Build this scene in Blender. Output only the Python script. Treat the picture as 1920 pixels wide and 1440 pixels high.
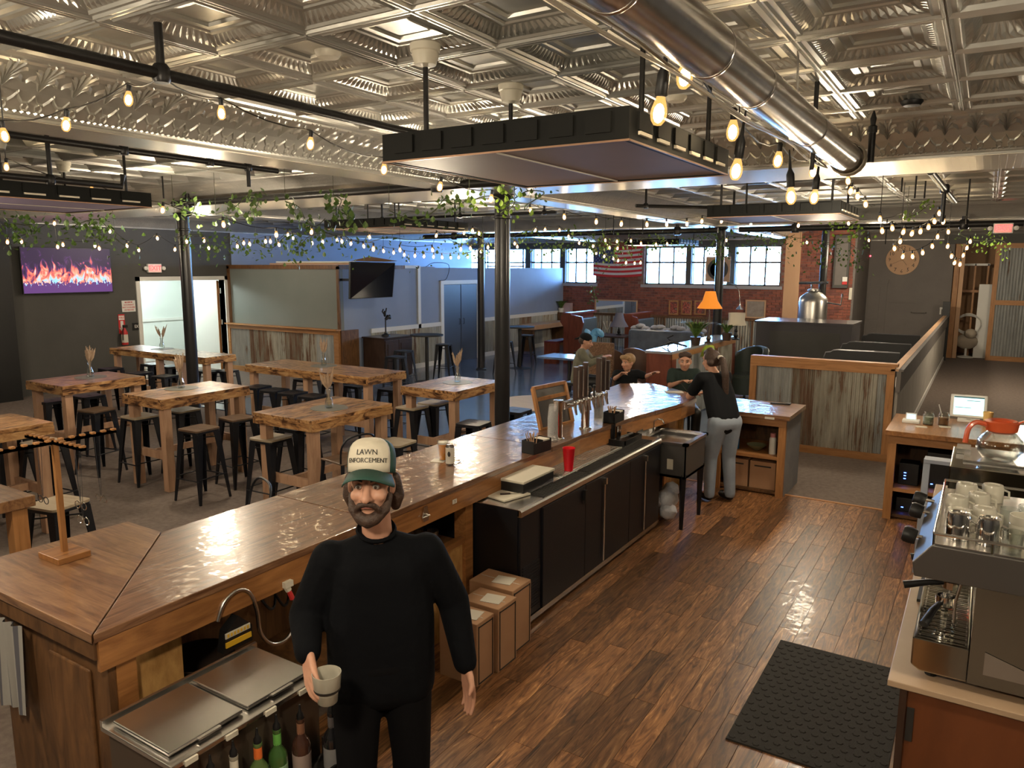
import bpy, math, random
from math import sin, cos, pi, radians as R
from mathutils import Vector as V, Matrix
random.seed(7)
SC = bpy.context.scene
for o in list(bpy.data.objects): bpy.data.objects.remove(o)
COL = SC.collection
# ---------------------------------------------------------------- camera
H = 2.5; FL = 1403.0; YAW = R(32.18); PITCH = R(8.89); ROLL = R(0.18)
cF = V((-sin(YAW)*cos(PITCH), cos(YAW)*cos(PITCH), -sin(PITCH)))
_r = V((cos(YAW), sin(YAW), 0)); _u = _r.cross(cF)
cR = _r*cos(ROLL)+_u*sin(ROLL); cU = _u*cos(ROLL)-_r*sin(ROLL)
cam = bpy.data.cameras.new('camera'); camo = bpy.data.objects.new('camera', cam); COL.objects.link(camo)
cam.sensor_width = 36; cam.lens = 36*FL/1920; cam.clip_end = 200; cam.clip_start = .05
camo.matrix_world = Matrix(((cR.x, cU.x, -cF.x, 0), (cR.y, cU.y, -cF.y, 0), (cR.z, cU.z, -cF.z, H), (0, 0, 0, 1)))
SC.camera = camo
SC.view_settings.view_transform = 'Standard'; SC.view_settings.look = 'None'
SC.view_settings.gamma = 1; SC.view_settings.use_curve_mapping = False
SC.view_settings.exposure = 1.42
# ---------------------------------------------------------------- sky: cool daylight outside the windows
wd = bpy.data.worlds.new('sky'); SC.world = wd; wd.use_nodes = True
bg = wd.node_tree.nodes['Background']; bg.inputs[0].default_value = (.26, .54, 1, 1); bg.inputs[1].default_value = 26.0
def lamp(name, kind, loc, energy, color, size=.1, rot=(0, 0, 0), sy=None):
    l = bpy.data.lights.new(name, kind); l.energy = energy; l.color = color
    if kind == 'AREA':
        l.size = size
        if sy: l.shape = 'RECTANGLE'; l.size_y = sy
    else: l.shadow_soft_size = size
    o = bpy.data.objects.new(name, l); o.location = loc; o.rotation_euler = rot; COL.objects.link(o); return o
WARM = (1, .84, .62)
# added point lights without fixtures, brightening the room behind and around the view
for i, (x, y, z, e, c) in enumerate([(-1.2, .2, 2.75, 40, WARM), (-4.0, .2, 2.75, 34, WARM), (1.3, 2.4, 2.7, 26, WARM), (-3.5, 4.4, 2.6, 16, WARM),
        (-7.5, 2.2, 2.75, 30, WARM), (-7.5, 5.4, 2.75, 26, WARM), (-12.6, 4.5, 2.75, 28, WARM), (-13.2, 9.5, 3.0, 26, (1, .85, .66)),
        (-7.6, 10.5, 2.8, 26, WARM), (-2.0, 11.5, 2.7, 30, WARM), (-1.2, 7.6, 2.7, 26, WARM), (.9, 17.5, 2.7, 52, WARM), (-2.2, 19.5, 2.8, 58, WARM), (-7.5, 18, 3.0, 26, WARM)]):
    lamp('fill_light', 'POINT', (x, y, z), e*1.35, c, .12)
def bz(px, py, z):
    d = cF+cR*((px-960)/FL)-cU*((py-720)/FL); return d*((z-H)/d.z)+V((0, 0, H))
def bx(px, py, x):
    d = cF+cR*((px-960)/FL)-cU*((py-720)/FL); return d*(x/d.x)+V((0, 0, H))
def by(px, py, y):
    d = cF+cR*((px-960)/FL)-cU*((py-720)/FL); return d*(y/d.y)+V((0, 0, H))
# ---------------------------------------------------------------- materials
def nt(name):
    m = bpy.data.materials.new(name); m.use_nodes = True
    t = m.node_tree; return m, t, t.nodes['Principled BSDF']
def N(t, kind, **kw):
    n = t.nodes.new(kind)
    for k, v in kw.items():
        if k in n.inputs.keys(): n.inputs[k].default_value = v
        else: setattr(n, k, v)
    return n
def L(t, a, b): t.links.new(a, b)
def c4(c): return (c[0], c[1], c[2], 1)
def mat(name, col, rough=.5, metal=0, var=None, scale=6, bump=0, bscale=40, spec=.5, coat=0, alpha=None, stretch=(1, 1, 1), trans=0, emis=None, es=0):
    m, t, p = nt(name)
    p.inputs['Base Color'].default_value = c4(col); p.inputs['Roughness'].default_value = rough; p.inputs['Metallic'].default_value = metal
    p.inputs['Specular IOR Level'].default_value = spec; p.inputs['Coat Weight'].default_value = coat; p.inputs['Coat Roughness'].default_value = .12
    if trans: p.inputs['Transmission Weight'].default_value = trans
    if emis: p.inputs['Emission Color'].default_value = c4(emis); p.inputs['Emission Strength'].default_value = es
    if var or bump:
        tc = N(t, 'ShaderNodeTexCoord'); mp = N(t, 'ShaderNodeMapping'); mp.inputs['Scale'].default_value = stretch
        L(t, tc.outputs['Object'], mp.inputs[0])
    if var:
        n = N(t, 'ShaderNodeTexNoise', Scale=scale, Detail=5.0, Roughness=.6); L(t, mp.outputs[0], n.inputs['Vector'])
        cr = N(t, 'ShaderNodeValToRGB'); cr.color_ramp.elements[0].position = .32; cr.color_ramp.elements[1].position = .68
        cr.color_ramp.elements[0].color = c4(col); cr.color_ramp.elements[1].color = c4(var)
        L(t, n.outputs[0], cr.inputs[0]); L(t, cr.outputs[0], p.inputs['Base Color'])
    if bump:
        n2 = N(t, 'ShaderNodeTexNoise', Scale=bscale, Detail=3.0); L(t, mp.outputs[0], n2.inputs['Vector'])
        b = N(t, 'ShaderNodeBump', Strength=bump, Distance=.01); L(t, n2.outputs[0], b.inputs['Height']); L(t, b.outputs[0], p.inputs['Normal'])
    return m
def wood(name, cols, axis='Y', scale=3.0, stretch=14, rough=.4, coat=0, bump=.15, dist=1.5, tone=.25, crough=.12):
    """grain runs along the axis; every object gets its own offset and a slightly different tone"""
    m, t, p = nt(name)
    tc = N(t, 'ShaderNodeTexCoord'); oi = N(t, 'ShaderNodeObjectInfo')
    sc = N(t, 'ShaderNodeVectorMath', operation='SCALE'); sc.inputs[0].default_value = (37, 23, 51); L(t, oi.outputs['Random'], sc.inputs['Scale'])
    ad = N(t, 'ShaderNodeVectorMath', operation='ADD'); L(t, tc.outputs['Object'], ad.inputs[0]); L(t, sc.outputs[0], ad.inputs[1])
    mp = N(t, 'ShaderNodeMapping'); s = [stretch]*3; s['XYZ'.index(axis)] = 1.0; mp.inputs['Scale'].default_value = s
    L(t, ad.outputs[0], mp.inputs[0])
    n = N(t, 'ShaderNodeTexNoise', Scale=scale, Detail=7.0, Roughness=.62, Distortion=dist); L(t, mp.outputs[0], n.inputs['Vector'])
    cr = N(t, 'ShaderNodeValToRGB'); e = cr.color_ramp.elements
    while len(e) < len(cols): e.new(.5)
    for i, c in enumerate(cols): e[i].position = .28+.44*i/(len(cols)-1); e[i].color = c4(c)
    L(t, n.outputs[0], cr.inputs[0])
    hs = N(t, 'ShaderNodeHueSaturation'); mr = N(t, 'ShaderNodeMapRange'); mr.inputs['To Min'].default_value = 1-tone; mr.inputs['To Max'].default_value = 1+tone
    L(t, oi.outputs['Random'], mr.inputs['Value']); L(t, mr.outputs[0], hs.inputs['Value']); L(t, cr.outputs[0], hs.inputs['Color']); L(t, hs.outputs[0], p.inputs['Base Color'])
    p.inputs['Roughness'].default_value = rough; p.inputs['Coat Weight'].default_value = coat; p.inputs['Coat Roughness'].default_value = crough
    if bump:
        b = N(t, 'ShaderNodeBump', Strength=bump, Distance=.01); L(t, n.outputs[0], b.inputs['Height']); L(t, b.outputs[0], p.inputs['Normal'])
        if coat:
            n3 = N(t, 'ShaderNodeTexNoise', Scale=9.0, Detail=2.0); L(t, tc.outputs['Object'], n3.inputs['Vector'])
            b3 = N(t, 'ShaderNodeBump', Strength=.25, Distance=.02); L(t, n3.outputs[0], b3.inputs['Height']); L(t, b3.outputs[0], p.inputs['Coat Normal'])
    return m
def glass(name, col=(1, 1, 1), t_=.8, rough=.03):
    m, t, p = nt(name); out = t.nodes['Material Output']
    g = N(t, 'ShaderNodeBsdfGlossy'); g.inputs['Roughness'].default_value = rough; g.inputs['Color'].default_value = (.9, .9, .9, 1)
    tr = N(t, 'ShaderNodeBsdfTransparent'); tr.inputs['Color'].default_value = c4(col)
    mx = N(t, 'ShaderNodeMixShader'); lw = N(t, 'ShaderNodeLayerWeight'); lw.inputs['Blend'].default_value = 1-t_
    L(t, lw.outputs['Facing'], mx.inputs[0]); L(t, tr.outputs[0], mx.inputs[1]); L(t, g.outputs[0], mx.inputs[2]); L(t, mx.outputs[0], out.inputs[0])
    t.nodes.remove(p); return m
M = {}
M['tin'] = mat('pressed_tin', (.43, .425, .39), .33, .75, var=(.56, .55, .51), scale=2.2, bump=.10, bscale=25)
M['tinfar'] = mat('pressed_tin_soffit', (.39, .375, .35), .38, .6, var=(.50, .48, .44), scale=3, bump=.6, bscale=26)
M['charcoal'] = mat('charcoal_paint', (.062, .060, .055), .75, var=(.075, .072, .066), scale=1.5, bump=.15, bscale=60)
M['greygreen'] = mat('grey_green_paint', (.17, .185, .165), .6, var=(.19, .20, .18), scale=1.2)
M['bluegrey'] = mat('slate_paint', (.24, .29, .40), .7, var=(.27, .32, .44), scale=1.2, bump=.2, bscale=80)
M['clockwall'] = mat('brown_grey_paint', (.14, .125, .115), .75, var=(.16, .142, .13), scale=2, bump=.25, bscale=50)
M['black'] = mat('black_paint', (.006, .006, .0065), .48, bump=.05)
M['blackmetal'] = mat('black_powder_coat', (.008, .009, .013), .42, .2, bump=.04, bscale=90)
M['ironpipe'] = mat('black_iron_pipe', (.022, .021, .021), .38, .5, bump=.15, bscale=60)
M['white'] = mat('white_paint', (.72, .71, .67), .5)
M['whitewall'] = mat('white_wall_paint', (.70, .74, .70), .6)
M['steel'] = mat('brushed_steel', (.62, .60, .57), .24, 1.0, bump=.04, bscale=120, stretch=(1, 12, 1))
M['chrome'] = mat('chrome', (.80, .78, .75), .08, 1.0)
M['duct'] = mat('galvanised_duct', (.66, .62, .58), .22, 1.0, var=(.55, .52, .48), scale=4, bump=.12, bscale=14)
M['carpet'] = mat('brown_carpet', (.125, .095, .078), .9, var=(.19, .15, .125), scale=18, bump=.5, bscale=160)
M['polished'] = mat('polished_blue_sheen', (.055, .085, .15), .2, 0, var=(.12, .18, .30), scale=2.5, bump=.12, bscale=5, coat=.3)  # blue window reflection is put into the base colour
M['floorplank'] = wood('rustic_acacia_floor', [(.028, .012, .006), (.10, .042, .016), (.20, .088, .034), (.30, .145, .058), (.55, .31, .14)], 'Y', 2.6, 9, .36, .10, .12, 2.4, .5)
M['bartop'] = wood('lacquered_bar_top', [(.050, .020, .010), (.13, .058, .028), (.22, .11, .055), (.31, .175, .095)], 'Y', 3.2, 13, .30, .9, .12, 1.2, .12, .10)
M['bartopx'] = wood('lacquered_bar_top_end', [(.085, .033, .014), (.17, .08, .038), (.26, .135, .062), (.34, .19, .09)], 'X', 2.4, 10, .30, .9, .12, 1.2, .12, .10)
M['barfront'] = wood('stained_bar_apron', [(.16, .062, .018), (.30, .13, .042), (.42, .19, .062)], 'Y', 2.2, 9, .38, .3, .08, .8, .12)
M['darkply'] = wood('dark_stained_plywood', [(.055, .025, .010), (.13, .060, .022), (.20, .095, .035)], 'Z', 2.0, 5, .5, 0, .08, 2, .15)
M['osb'] = mat('strand_board', (.34, .17, .05), .6, var=(.55, .32, .11), scale=22, bump=.3, bscale=40, stretch=(1, 1, .45))
M['burnt'] = wood('torched_pine', [(.015, .006, .003), (.07, .026, .010), (.36, .18, .07), (.50, .29, .125), (.60, .38, .18)], 'Y', 4.6, 3.6, .34, .45, .1, 1.2, .2)
M['burntx'] = wood('torched_pine_crosswise', [(.015, .006, .003), (.07, .026, .010), (.36, .18, .07), (.50, .29, .125), (.60, .38, .18)], 'X', 4.6, 3.6, .34, .45, .1, 1.2, .2)
M['pine'] = wood('stained_pine', [(.24, .10, .03), (.36, .165, .055), (.43, .21, .078)], 'X', 2.0, 9, .5, 0, .06, 1.2, .12)
M['pinez'] = wood('stained_pine_upright', [(.24, .10, .03), (.36, .165, .055), (.43, .21, .078)], 'Z', 2.0, 9, .5, 0, .06, 1.2, .12)
M['leg'] = wood('raw_fir_post', [(.30, .165, .095), (.42, .25, .155), (.50, .32, .20)], 'Z', 1.6, 9, .6, 0, .06, 1.0, .14)
M['cherry'] = wood('reddish_booth_wood', [(.10, .022, .012), (.17, .042, .022), (.22, .06, .03)], 'Z', 1.6, 6, .35, .3, .05, 1, .1)
M['plywood'] = mat('bare_plywood', (.46, .27, .15), .6, var=(.54, .33, .19), scale=2, stretch=(1, 1, .3))
M['darkwood'] = wood('dark_brown_wood', [(.018, .009, .007), (.035, .018, .012), (.05, .026, .018)], 'Z', 2, 7, .4, .2, .04, 1, .1)
M['paper'] = mat('cream_paper', (.62, .58, .50), .7)
M['cardboard'] = mat('brown_cardboard', (.40, .225, .12), .75, var=(.45, .26, .145), scale=3)
M['ink'] = mat('black_ink', (.02, .018, .016), .6)
M['redink'] = mat('red_ink', (.55, .03, .03), .5)
M['rubber'] = mat('black_rubber', (.018, .017, .015), .7, bump=.5, bscale=220)
M['glass'] = glass('clear_glass', (.93, .95, .94), .72)
def frosted(name, col, f):
    m, t, p = nt(name); out = t.nodes['Material Output']; p.inputs['Base Color'].default_value = c4(col); p.inputs['Roughness'].default_value = .25
    tr = N(t, 'ShaderNodeBsdfTransparent'); mx = N(t, 'ShaderNodeMixShader'); mx.inputs[0].default_value = f; L(t, tr.outputs[0], mx.inputs[1]); L(t, p.outputs[0], mx.inputs[2]); L(t, mx.outputs[0], out.inputs[0]); return m
M['cupclear'] = frosted('cloudy_plastic', (.75, .75, .74), .16)
M['pane'] = glass('window_glass', (.96, .98, 1), .9)
M['cream'] = mat('cream_plastic', (.62, .58, .48), .45)
M['leaf'] = mat('ivy_leaf', (.035, .085, .018), .45, var=(.12, .20, .035), scale=30)
M['stem'] = mat('vine_stem', (.06, .07, .03), .6)
M['grass'] = mat('dried_pampas', (.36, .25, .17), .8, var=(.46, .34, .24), scale=30)
M['cable'] = mat('black_cable', (.02, .018, .016), .5)
M['skin'] = mat('skin', (.52, .27, .18), .5, var=(.56, .30, .20), scale=9)
def galv(name, rust=.5, base=(.30, .30, .27), light=(.46, .46, .42)):
    m, t, p = nt(name); tc = N(t, 'ShaderNodeTexCoord'); mp = N(t, 'ShaderNodeMapping'); mp.inputs['Scale'].default_value = (4, 4, .5)
    L(t, tc.outputs['Object'], mp.inputs[0])
    n = N(t, 'ShaderNodeTexNoise', Scale=2.4, Detail=6.0, Roughness=.65); L(t, mp.outputs[0], n.inputs['Vector'])
    cr = N(t, 'ShaderNodeValToRGB'); e = cr.color_ramp.elements; e.new(.5); e.new(.6)
    for i, (ps, c) in enumerate([(.30, (.11, .05, .025)), (.30+.22*rust, (.19, .12, .08)), (.36+.22*rust, base), (.75, light)]): e[i].position = ps; e[i].color = c4(c)
    L(t, n.outputs[0], cr.inputs[0]); L(t, cr.outputs[0], p.inputs['Base Color'])
    p.inputs['Metallic'].default_value = .35; p.inputs['Roughness'].default_value = .5; return m
M['rusty'] = galv('rusty_corrugated_tin', .8, (.19, .16, .12), (.36, .33, .27)); M['galv'] = galv('galvanised_corrugated_tin', .15, (.27, .28, .27), (.44, .45, .44))
M['oldtin'] = galv('weathered_corrugated_tin', .45, (.31, .29, .24), (.50, .48, .41))
def emit(name, col, s):
    m, t, p = nt(name); p.inputs['Base Color'].default_value = (.8, .8, .8, 1); p.inputs['Emission Color'].default_value = c4(col); p.inputs['Emission Strength'].default_value = s; return m
M['core'] = emit('glowing_filament', (1, .76, .44), 42)
def bulbglass():
    m, t, p = nt('amber_bulb_glass'); out = t.nodes['Material Output']; e = N(t, 'ShaderNodeEmission'); e.inputs[0].default_value = (1, .46, .12, 1); e.inputs[1].default_value = .75
    tr = N(t, 'ShaderNodeBsdfTransparent'); mx = N(t, 'ShaderNodeMixShader'); mx.inputs[0].default_value = .45; L(t, tr.outputs[0], mx.inputs[1]); L(t, e.outputs[0], mx.inputs[2]); L(t, mx.outputs[0], out.inputs[0]); t.nodes.remove(p); return m
M['bulb'] = bulbglass()
M['exitred'] = emit('lit_exit_face', (1, .01, .02), .32)
# ---------------------------------------------------------------- mesh building
class MB:
    def __init__(s): s.v = []; s.f = []
    def add(s, vs, fs, m=None):
        o = len(s.v)
        s.v += [tuple(m @ V(v)) if m else tuple(v) for v in vs]; s.f += [tuple(i+o for i in f) for f in fs]; return s
    def box(s, x0, y0, z0, x1, y1, z1, m=None):
        return s.add([(x0, y0, z0), (x1, y0, z0), (x1, y1, z0), (x0, y1, z0), (x0, y0, z1), (x1, y0, z1), (x1, y1, z1), (x0, y1, z1)],
                     [(3, 2, 1, 0), (4, 5, 6, 7), (0, 1, 5, 4), (1, 2, 6, 5), (2, 3, 7, 6), (3, 0, 4, 7)], m)
    def cbox(s, c, d, rz=0, m=None):
        mm = Matrix.Translation(c) @ Matrix.Rotation(rz, 4, 'Z')
        if m: mm = m @ mm
        return s.box(-d[0]/2, -d[1]/2, -d[2]/2, d[0]/2, d[1]/2, d[2]/2, mm)
    def bar(s, a, b, w, h=None, up=(0, 0, 1)):
        a = V(a); b = V(b); h = h or w; d = (b-a).normalized(); u = V(up)
        if abs(d.dot(u)) > .98: u = V((1, 0, 0))
        x = d.cross(u).normalized()*w/2; y = x.cross(d).normalized()*h/2
        return s.add([a-x-y, a+x-y, a+x+y, a-x+y, b-x-y, b+x-y, b+x+y, b-x+y], [(3, 2, 1, 0), (4, 5, 6, 7), (0, 1, 5, 4), (1, 2, 6, 5), (2, 3, 7, 6), (3, 0, 4, 7)])
    def tube(s, pts, r, n=8, cap=True):
        pts = [V(p) for p in pts]; rr = r if isinstance(r, (list, tuple)) else [r]*len(pts); o = len(s.v); ref = None
        for i, p in enumerate(pts):
            d = (pts[min(i+1, len(pts)-1)]-pts[max(i-1, 0)]).normalized()
            if ref is None: ref = V((0, 0, 1)) if abs(d.z) < .9 else V((1, 0, 0))
            x = d.cross(ref).normalized(); y = x.cross(d).normalized(); ref = y
            for k in range(n): a = 2*pi*k/n; s.v.append(tuple(p+(x*cos(a)+y*sin(a))*rr[i]))
        for i in range(len(pts)-1):
            for k in range(n): s.f.append((o+i*n+k, o+i*n+(k+1) % n, o+(i+1)*n+(k+1) % n, o+(i+1)*n+k))
        if cap:
            s.f.append(tuple(o+k for k in range(n))[::-1]); e = o+(len(pts)-1)*n; s.f.append(tuple(e+k for k in range(n)))
        return s
    def lathe(s, prof, c=(0, 0, 0), n=16, m=None, sx=1, sy=1):
        o = len(s.v); vs = []
        for r, z in prof:
            for k in range(n): a = 2*pi*k/n; vs.append(V((c[0]+r*sx*cos(a), c[1]+r*sy*sin(a), c[2]+z)))
        fs = []
        for i in range(len(prof)-1):
            for k in range(n): fs.append((i*n+k, i*n+(k+1) % n, (i+1)*n+(k+1) % n, (i+1)*n+k))
        if prof[0][0] > 1e-5: fs.append(tuple(range(n))[::-1])
        if prof[-1][0] > 1e-5: fs.append(tuple((len(prof)-1)*n+k for k in range(n)))
        return s.add(vs, fs, m)
    def prism(s, poly, z0, z1, m=None):
        n = len(poly); vs = [(p[0], p[1], z0) for p in poly]+[(p[0], p[1], z1) for p in poly]
        return s.add(vs, [tuple(range(n))[::-1], tuple(range(n, 2*n))]+[(i, (i+1) % n, n+(i+1) % n, n+i) for i in range(n)], m)
    def plate(s, pts, th):
        """thin plate from a planar outline, th = thickness vector"""
        n = len(pts); t = V(th); return s.add([V(p) for p in pts]+[V(p)+t for p in pts], [tuple(range(n))[::-1], tuple(range(n, 2*n))]+[(i, (i+1) % n, n+(i+1) % n, n+i) for i in range(n)])
    def ell(s, c, r, n=12, k=8, m=None):
        o = []
        for i in range(k+1):
            a = -pi/2+pi*i/k; o.append((max(cos(a), 1e-6), sin(a)))
        mm = Matrix.Translation(c) @ Matrix.Diagonal((r[0], r[1], r[2], 1))
        if m: mm = Matrix.Translation(c) @ m @ Matrix.Diagonal((r[0], r[1], r[2], 1))
        return s.lathe(o, (0, 0, 0), n, mm)
    def build(s, name, m, parent=None, smooth=False, bevel=0, link=True):
        me = bpy.data.meshes.new(name); vs = s.v
        if parent is not None:
            off = V(parent.get('_w', (0, 0, 0))); vs = [tuple(V(v)-off) for v in s.v]
        me.from_pydata(vs, [], s.f); me.materials.append(M[m] if isinstance(m, str) else m); me.update()
        if smooth: me.polygons.foreach_set('use_smooth', [True]*len(me.polygons)); me.set_sharp_from_angle(angle=R(40))
        o = bpy.data.objects.new(name, me)
        if link: COL.objects.link(o)
        if parent is not None: o.parent = parent; o['_w'] = parent.get('_w', (0, 0, 0))
        if bevel:
            b = o.modifiers.new('bevel', 'BEVEL'); b.width = bevel; b.segments = 2; b.limit_method = 'ANGLE'
        return o
def tag(o, label=None, cat=None, group=None, kind=None):
    if label: o['label'] = label
    if cat: o['category'] = cat
    if group: o['group'] = group
    if kind: o['kind'] = kind
    return o
def thing(name, loc, label, cat, group=None, kind=None):
    o = bpy.data.objects.new(name, None); o.empty_display_size = .05; COL.objects.link(o); o.location = loc; o['_w'] = tuple(loc)
    return tag(o, label, cat, group, kind)
KIDS = {}
def kids(o): return [c for c in bpy.data.objects if c.parent == o]
def copy_tree(o, parent=None, ks=None):
    c = o.copy(); COL.objects.link(c)
    if parent is not None: c.parent = parent
    for k in kids(o): copy_tree(k, c)
    return c
def recenter(o):
    """single-mesh thing: move its origin to the centre of its base"""
    vs = [v.co.copy() for v in o.data.vertices]
    mn = V([min(v[i] for v in vs) for i in range(3)]); mx = V([max(v[i] for v in vs) for i in range(3)])
    c = V(((mn.x+mx.x)/2, (mn.y+mx.y)/2, mn.z))
    for v in o.data.vertices: v.co -= c
    o.location = c; o['_w'] = tuple(c); return o
def single(mb, name, m, label, cat, group=None, smooth=False, bevel=0):
    return tag(recenter(mb.build(name, m, None, smooth, bevel)), label, cat, group)
def text(body, size, mtx, m, parent=None, name='lettering', ext=.001, ax='CENTER', w=1.0, bold=0):
    cu = bpy.data.curves.new(name, 'FONT'); cu.body = body; cu.size = size; cu.align_x = ax; cu.align_y = 'CENTER'; cu.extrude = ext; cu.resolution_u = 1; cu.offset = bold; cu.space_line = .9
    o = bpy.data.objects.new(name, cu); COL.objects.link(o)
    dg = bpy.context.evaluated_depsgraph_get(); me = bpy.data.meshes.new_from_object(o.evaluated_get(dg)); bpy.data.objects.remove(o)
    me.transform(Matrix.Diagonal((w, 1, 1, 1)))
    off = V(parent.get('_w', (0, 0, 0))) if parent is not None else V((0, 0, 0))
    me.transform(Matrix.Translation(-off) @ mtx); me.materials.clear(); me.materials.append(M[m] if isinstance(m, str) else m)
    o = bpy.data.objects.new(name, me); COL.objects.link(o)
    if parent is not None: o.parent = parent; o['_w'] = parent.get('_w', (0, 0, 0))
    return o
def face(loc, normal, roll=0):
    """matrix whose local XY plane faces along normal, local Y up"""
    n = V(normal).normalized(); up = V((0, 0, 1)) if abs(n.z) < .9 else V((0, 1, 0))
    x = up.cross(n).normalized(); y = n.cross(x)
    return Matrix.Translation(loc) @ Matrix((x, y, n)).transposed().to_4x4() @ Matrix.Rotation(roll, 4, 'Z')
def struct(mb, name, m, parent=None, smooth=False, bevel=0):
    o = mb.build(name, m, parent, smooth, bevel)
    if parent is None: o['kind'] = 'structure'
    return o
def root(name): return thing(name, (0, 0, 0), None, None, None, 'structure')
# ================================================================= the room
XL, YB, XR, YF, ZC, ZS = -15.5, 21.9, 2.8, -3.0, 3.53, 3.29
XP, YP = -11.8, 11.75            # corner of the painted partition box
fl = struct(MB().box(XL-.2, YF, -.1, XR, YB+3.2, 0), 'floor', 'carpet')
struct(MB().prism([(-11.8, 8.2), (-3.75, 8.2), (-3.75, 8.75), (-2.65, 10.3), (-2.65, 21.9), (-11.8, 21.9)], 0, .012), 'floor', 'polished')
# plank floor behind the bar: every plank is a part
fw = root('floor'); 
pw, pl = .128, 1.22
mbp = MB().box(0, 0, 0, pw-.0025, pl-.003, .014); pm = mbp.build('plank', 'floorplank', fw); 
cnt = 0; first = True
nx = int(2.9/pw)+1
for i in range(nx):
    x = -2.95+i*pw; y = .35-((i*0.47) % 1)*pl
    while y < 8.37:
        y0, y1 = max(y, .2), min(y+pl, 8.37)
        if y1-y0 > .05:
            o = pm if first else pm.copy()
            if not first: COL.objects.link(o)
            first = False; o.location = (x, y0, 0); o.scale = (1, (y1-y0)/pl, 1); cnt += 1
        y += pl
struct(MB().box(-2.95, 8.37, 0, -.68, 8.41, .02), 'trim_1', 'pine')
# far and side walls
def rect_wall_y(mb, y, x0, x1, z0, z1, holes, th=.2):
    """wall in the plane y, facing -Y, with rectangular holes (x0,x1,z0,z1)"""
    xs = sorted({x0, x1, *[h[0] for h in holes], *[h[1] for h in holes]}); zs = sorted({z0, z1, *[h[2] for h in holes], *[h[3] for h in holes]})
    for a, b in zip(xs, xs[1:]):
        for c, d in zip(zs, zs[1:]):
            mx, mz = (a+b)/2, (c+d)/2
            if not any(h[0] < mx < h[1] and h[2] < mz < h[3] for h in holes): mb.box(a, y, c, b, y+th, d)
    return mb
def rect_wall_x(mb, x, y0, y1, z0, z1, holes, th=.2):
    ys = sorted({y0, y1, *[h[0] for h in holes], *[h[1] for h in holes]}); zs = sorted({z0, z1, *[h[2] for h in holes], *[h[3] for h in holes]})
    for a, b in zip(ys, ys[1:]):
        for c, d in zip(zs, zs[1:]):
            my, mz = (a+b)/2, (c+d)/2
            if not any(h[0] < my < h[1] and h[2] < mz < h[3] for h in holes): mb.box(x-th, a, c, x, b, d)
    return mb
# door opening in the left wall
dy0, dy1 = bx(266, 600, XL).y, bx(424, 600, XL).y
dz = bx(263, 527, XL).z
wl = struct(rect_wall_x(MB(), XL, YF, YB, 0, ZC+.2, [(dy0, dy1, 0, dz)]), 'wall_left', 'charcoal')
struct(MB().box(XL, YP+.13, 0, XL+.02, YB, ZS), 'wall_left_rear', 'bluegrey')
struct(MB().box(XR, YF, 0, XR+.2, 29.0, ZC+.3), 'wall_right', 'charcoal')
struct(MB().box(XL-.2, YF-.2, 0, XR+.2, YF, ZC+.2), 'wall_front', 'charcoal')
# corridor behind the opening: white walls, chair rail, timber door edge
cor = MB(); cor.box(XL-3.2, dy0-1.6, 0, XL-3.1, dy1+1.2, 2.9).box(XL-3.2, dy0-1.7, 0, XL-.2, dy0-1.6, 2.9).box(XL-3.2, dy1+1.2, 0, XL-.2, dy1+1.3, 2.9).box(XL-3.2, dy0-1.7, 2.9, XL-.2, dy1+1.3, 3.0)
struct(cor, 'wall_corridor', 'whitewall')
struct(MB().box(XL-3.1, dy0-1.6, 1.05, XL-3.07, dy1+1.2, 1.12).box(XL-3.1, dy0-1.6, 0, XL-3.08, dy1+1.2, .15), 'trim_2', 'white')
struct(MB().box(XL-3.2, dy0-1.6, -.08, XL-.2, dy1+1.2, 0), 'floor', 'carpet')
lamp('corridor_lamp_light', 'POINT', (XL-1.6, (dy0+dy1)/2, 2.6), 75, (.88, 1, .97), .2)
fr = root('door_1'); a = MB()
MB().box(XL-.22, dy0-.09, 0, XL+.03, dy0, dz+.09).box(XL-.22, dy1, 0, XL+.03, dy1+.09, dz+.09).box(XL-.22, dy0-.09, dz, XL+.03, dy1+.09, dz+.09).build('door_frame', 'white', fr)
MB().box(XL-1.1, dy1-.07, 0, XL-.2, dy1-.028, dz-.02).build('door_leaf', 'white', fr); MB().box(XL-.2, dy1-.075, 0, XL-.185, dy1-.02, dz-.02).build('door_edge', 'pinez', fr)
for z in (.3, 1.1, 1.85): MB().box(XL-.2, dy1-.03, z, XL-.1, dy1-.01, z+.12).build('hinge', 'steel', fr)
# black curtain edge and column at the far left
struct(MB().box(XL, 6.35, 0, XL+.35, bx(40, 600, XL+.35).y-.1, ZC), 'trim_3', 'black')
# partition box
pt = root('wall_partition')
MB().box(XL, YP, 0, XP, YP+.12, 2.5).build('end_face', 'greygreen', pt)
hole0, hole1 = bx(831, 600, XP).y, bx(893, 600, XP).y
MB().box(XP-.12, YP+.12, 0, XP, 15.1, 2.5).build('side_face', 'bluegrey', pt)
MB().box(XP-.12, 15.1, 0, XP, YB, 2.47).build('side_face', 'bluegrey', pt)
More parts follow.
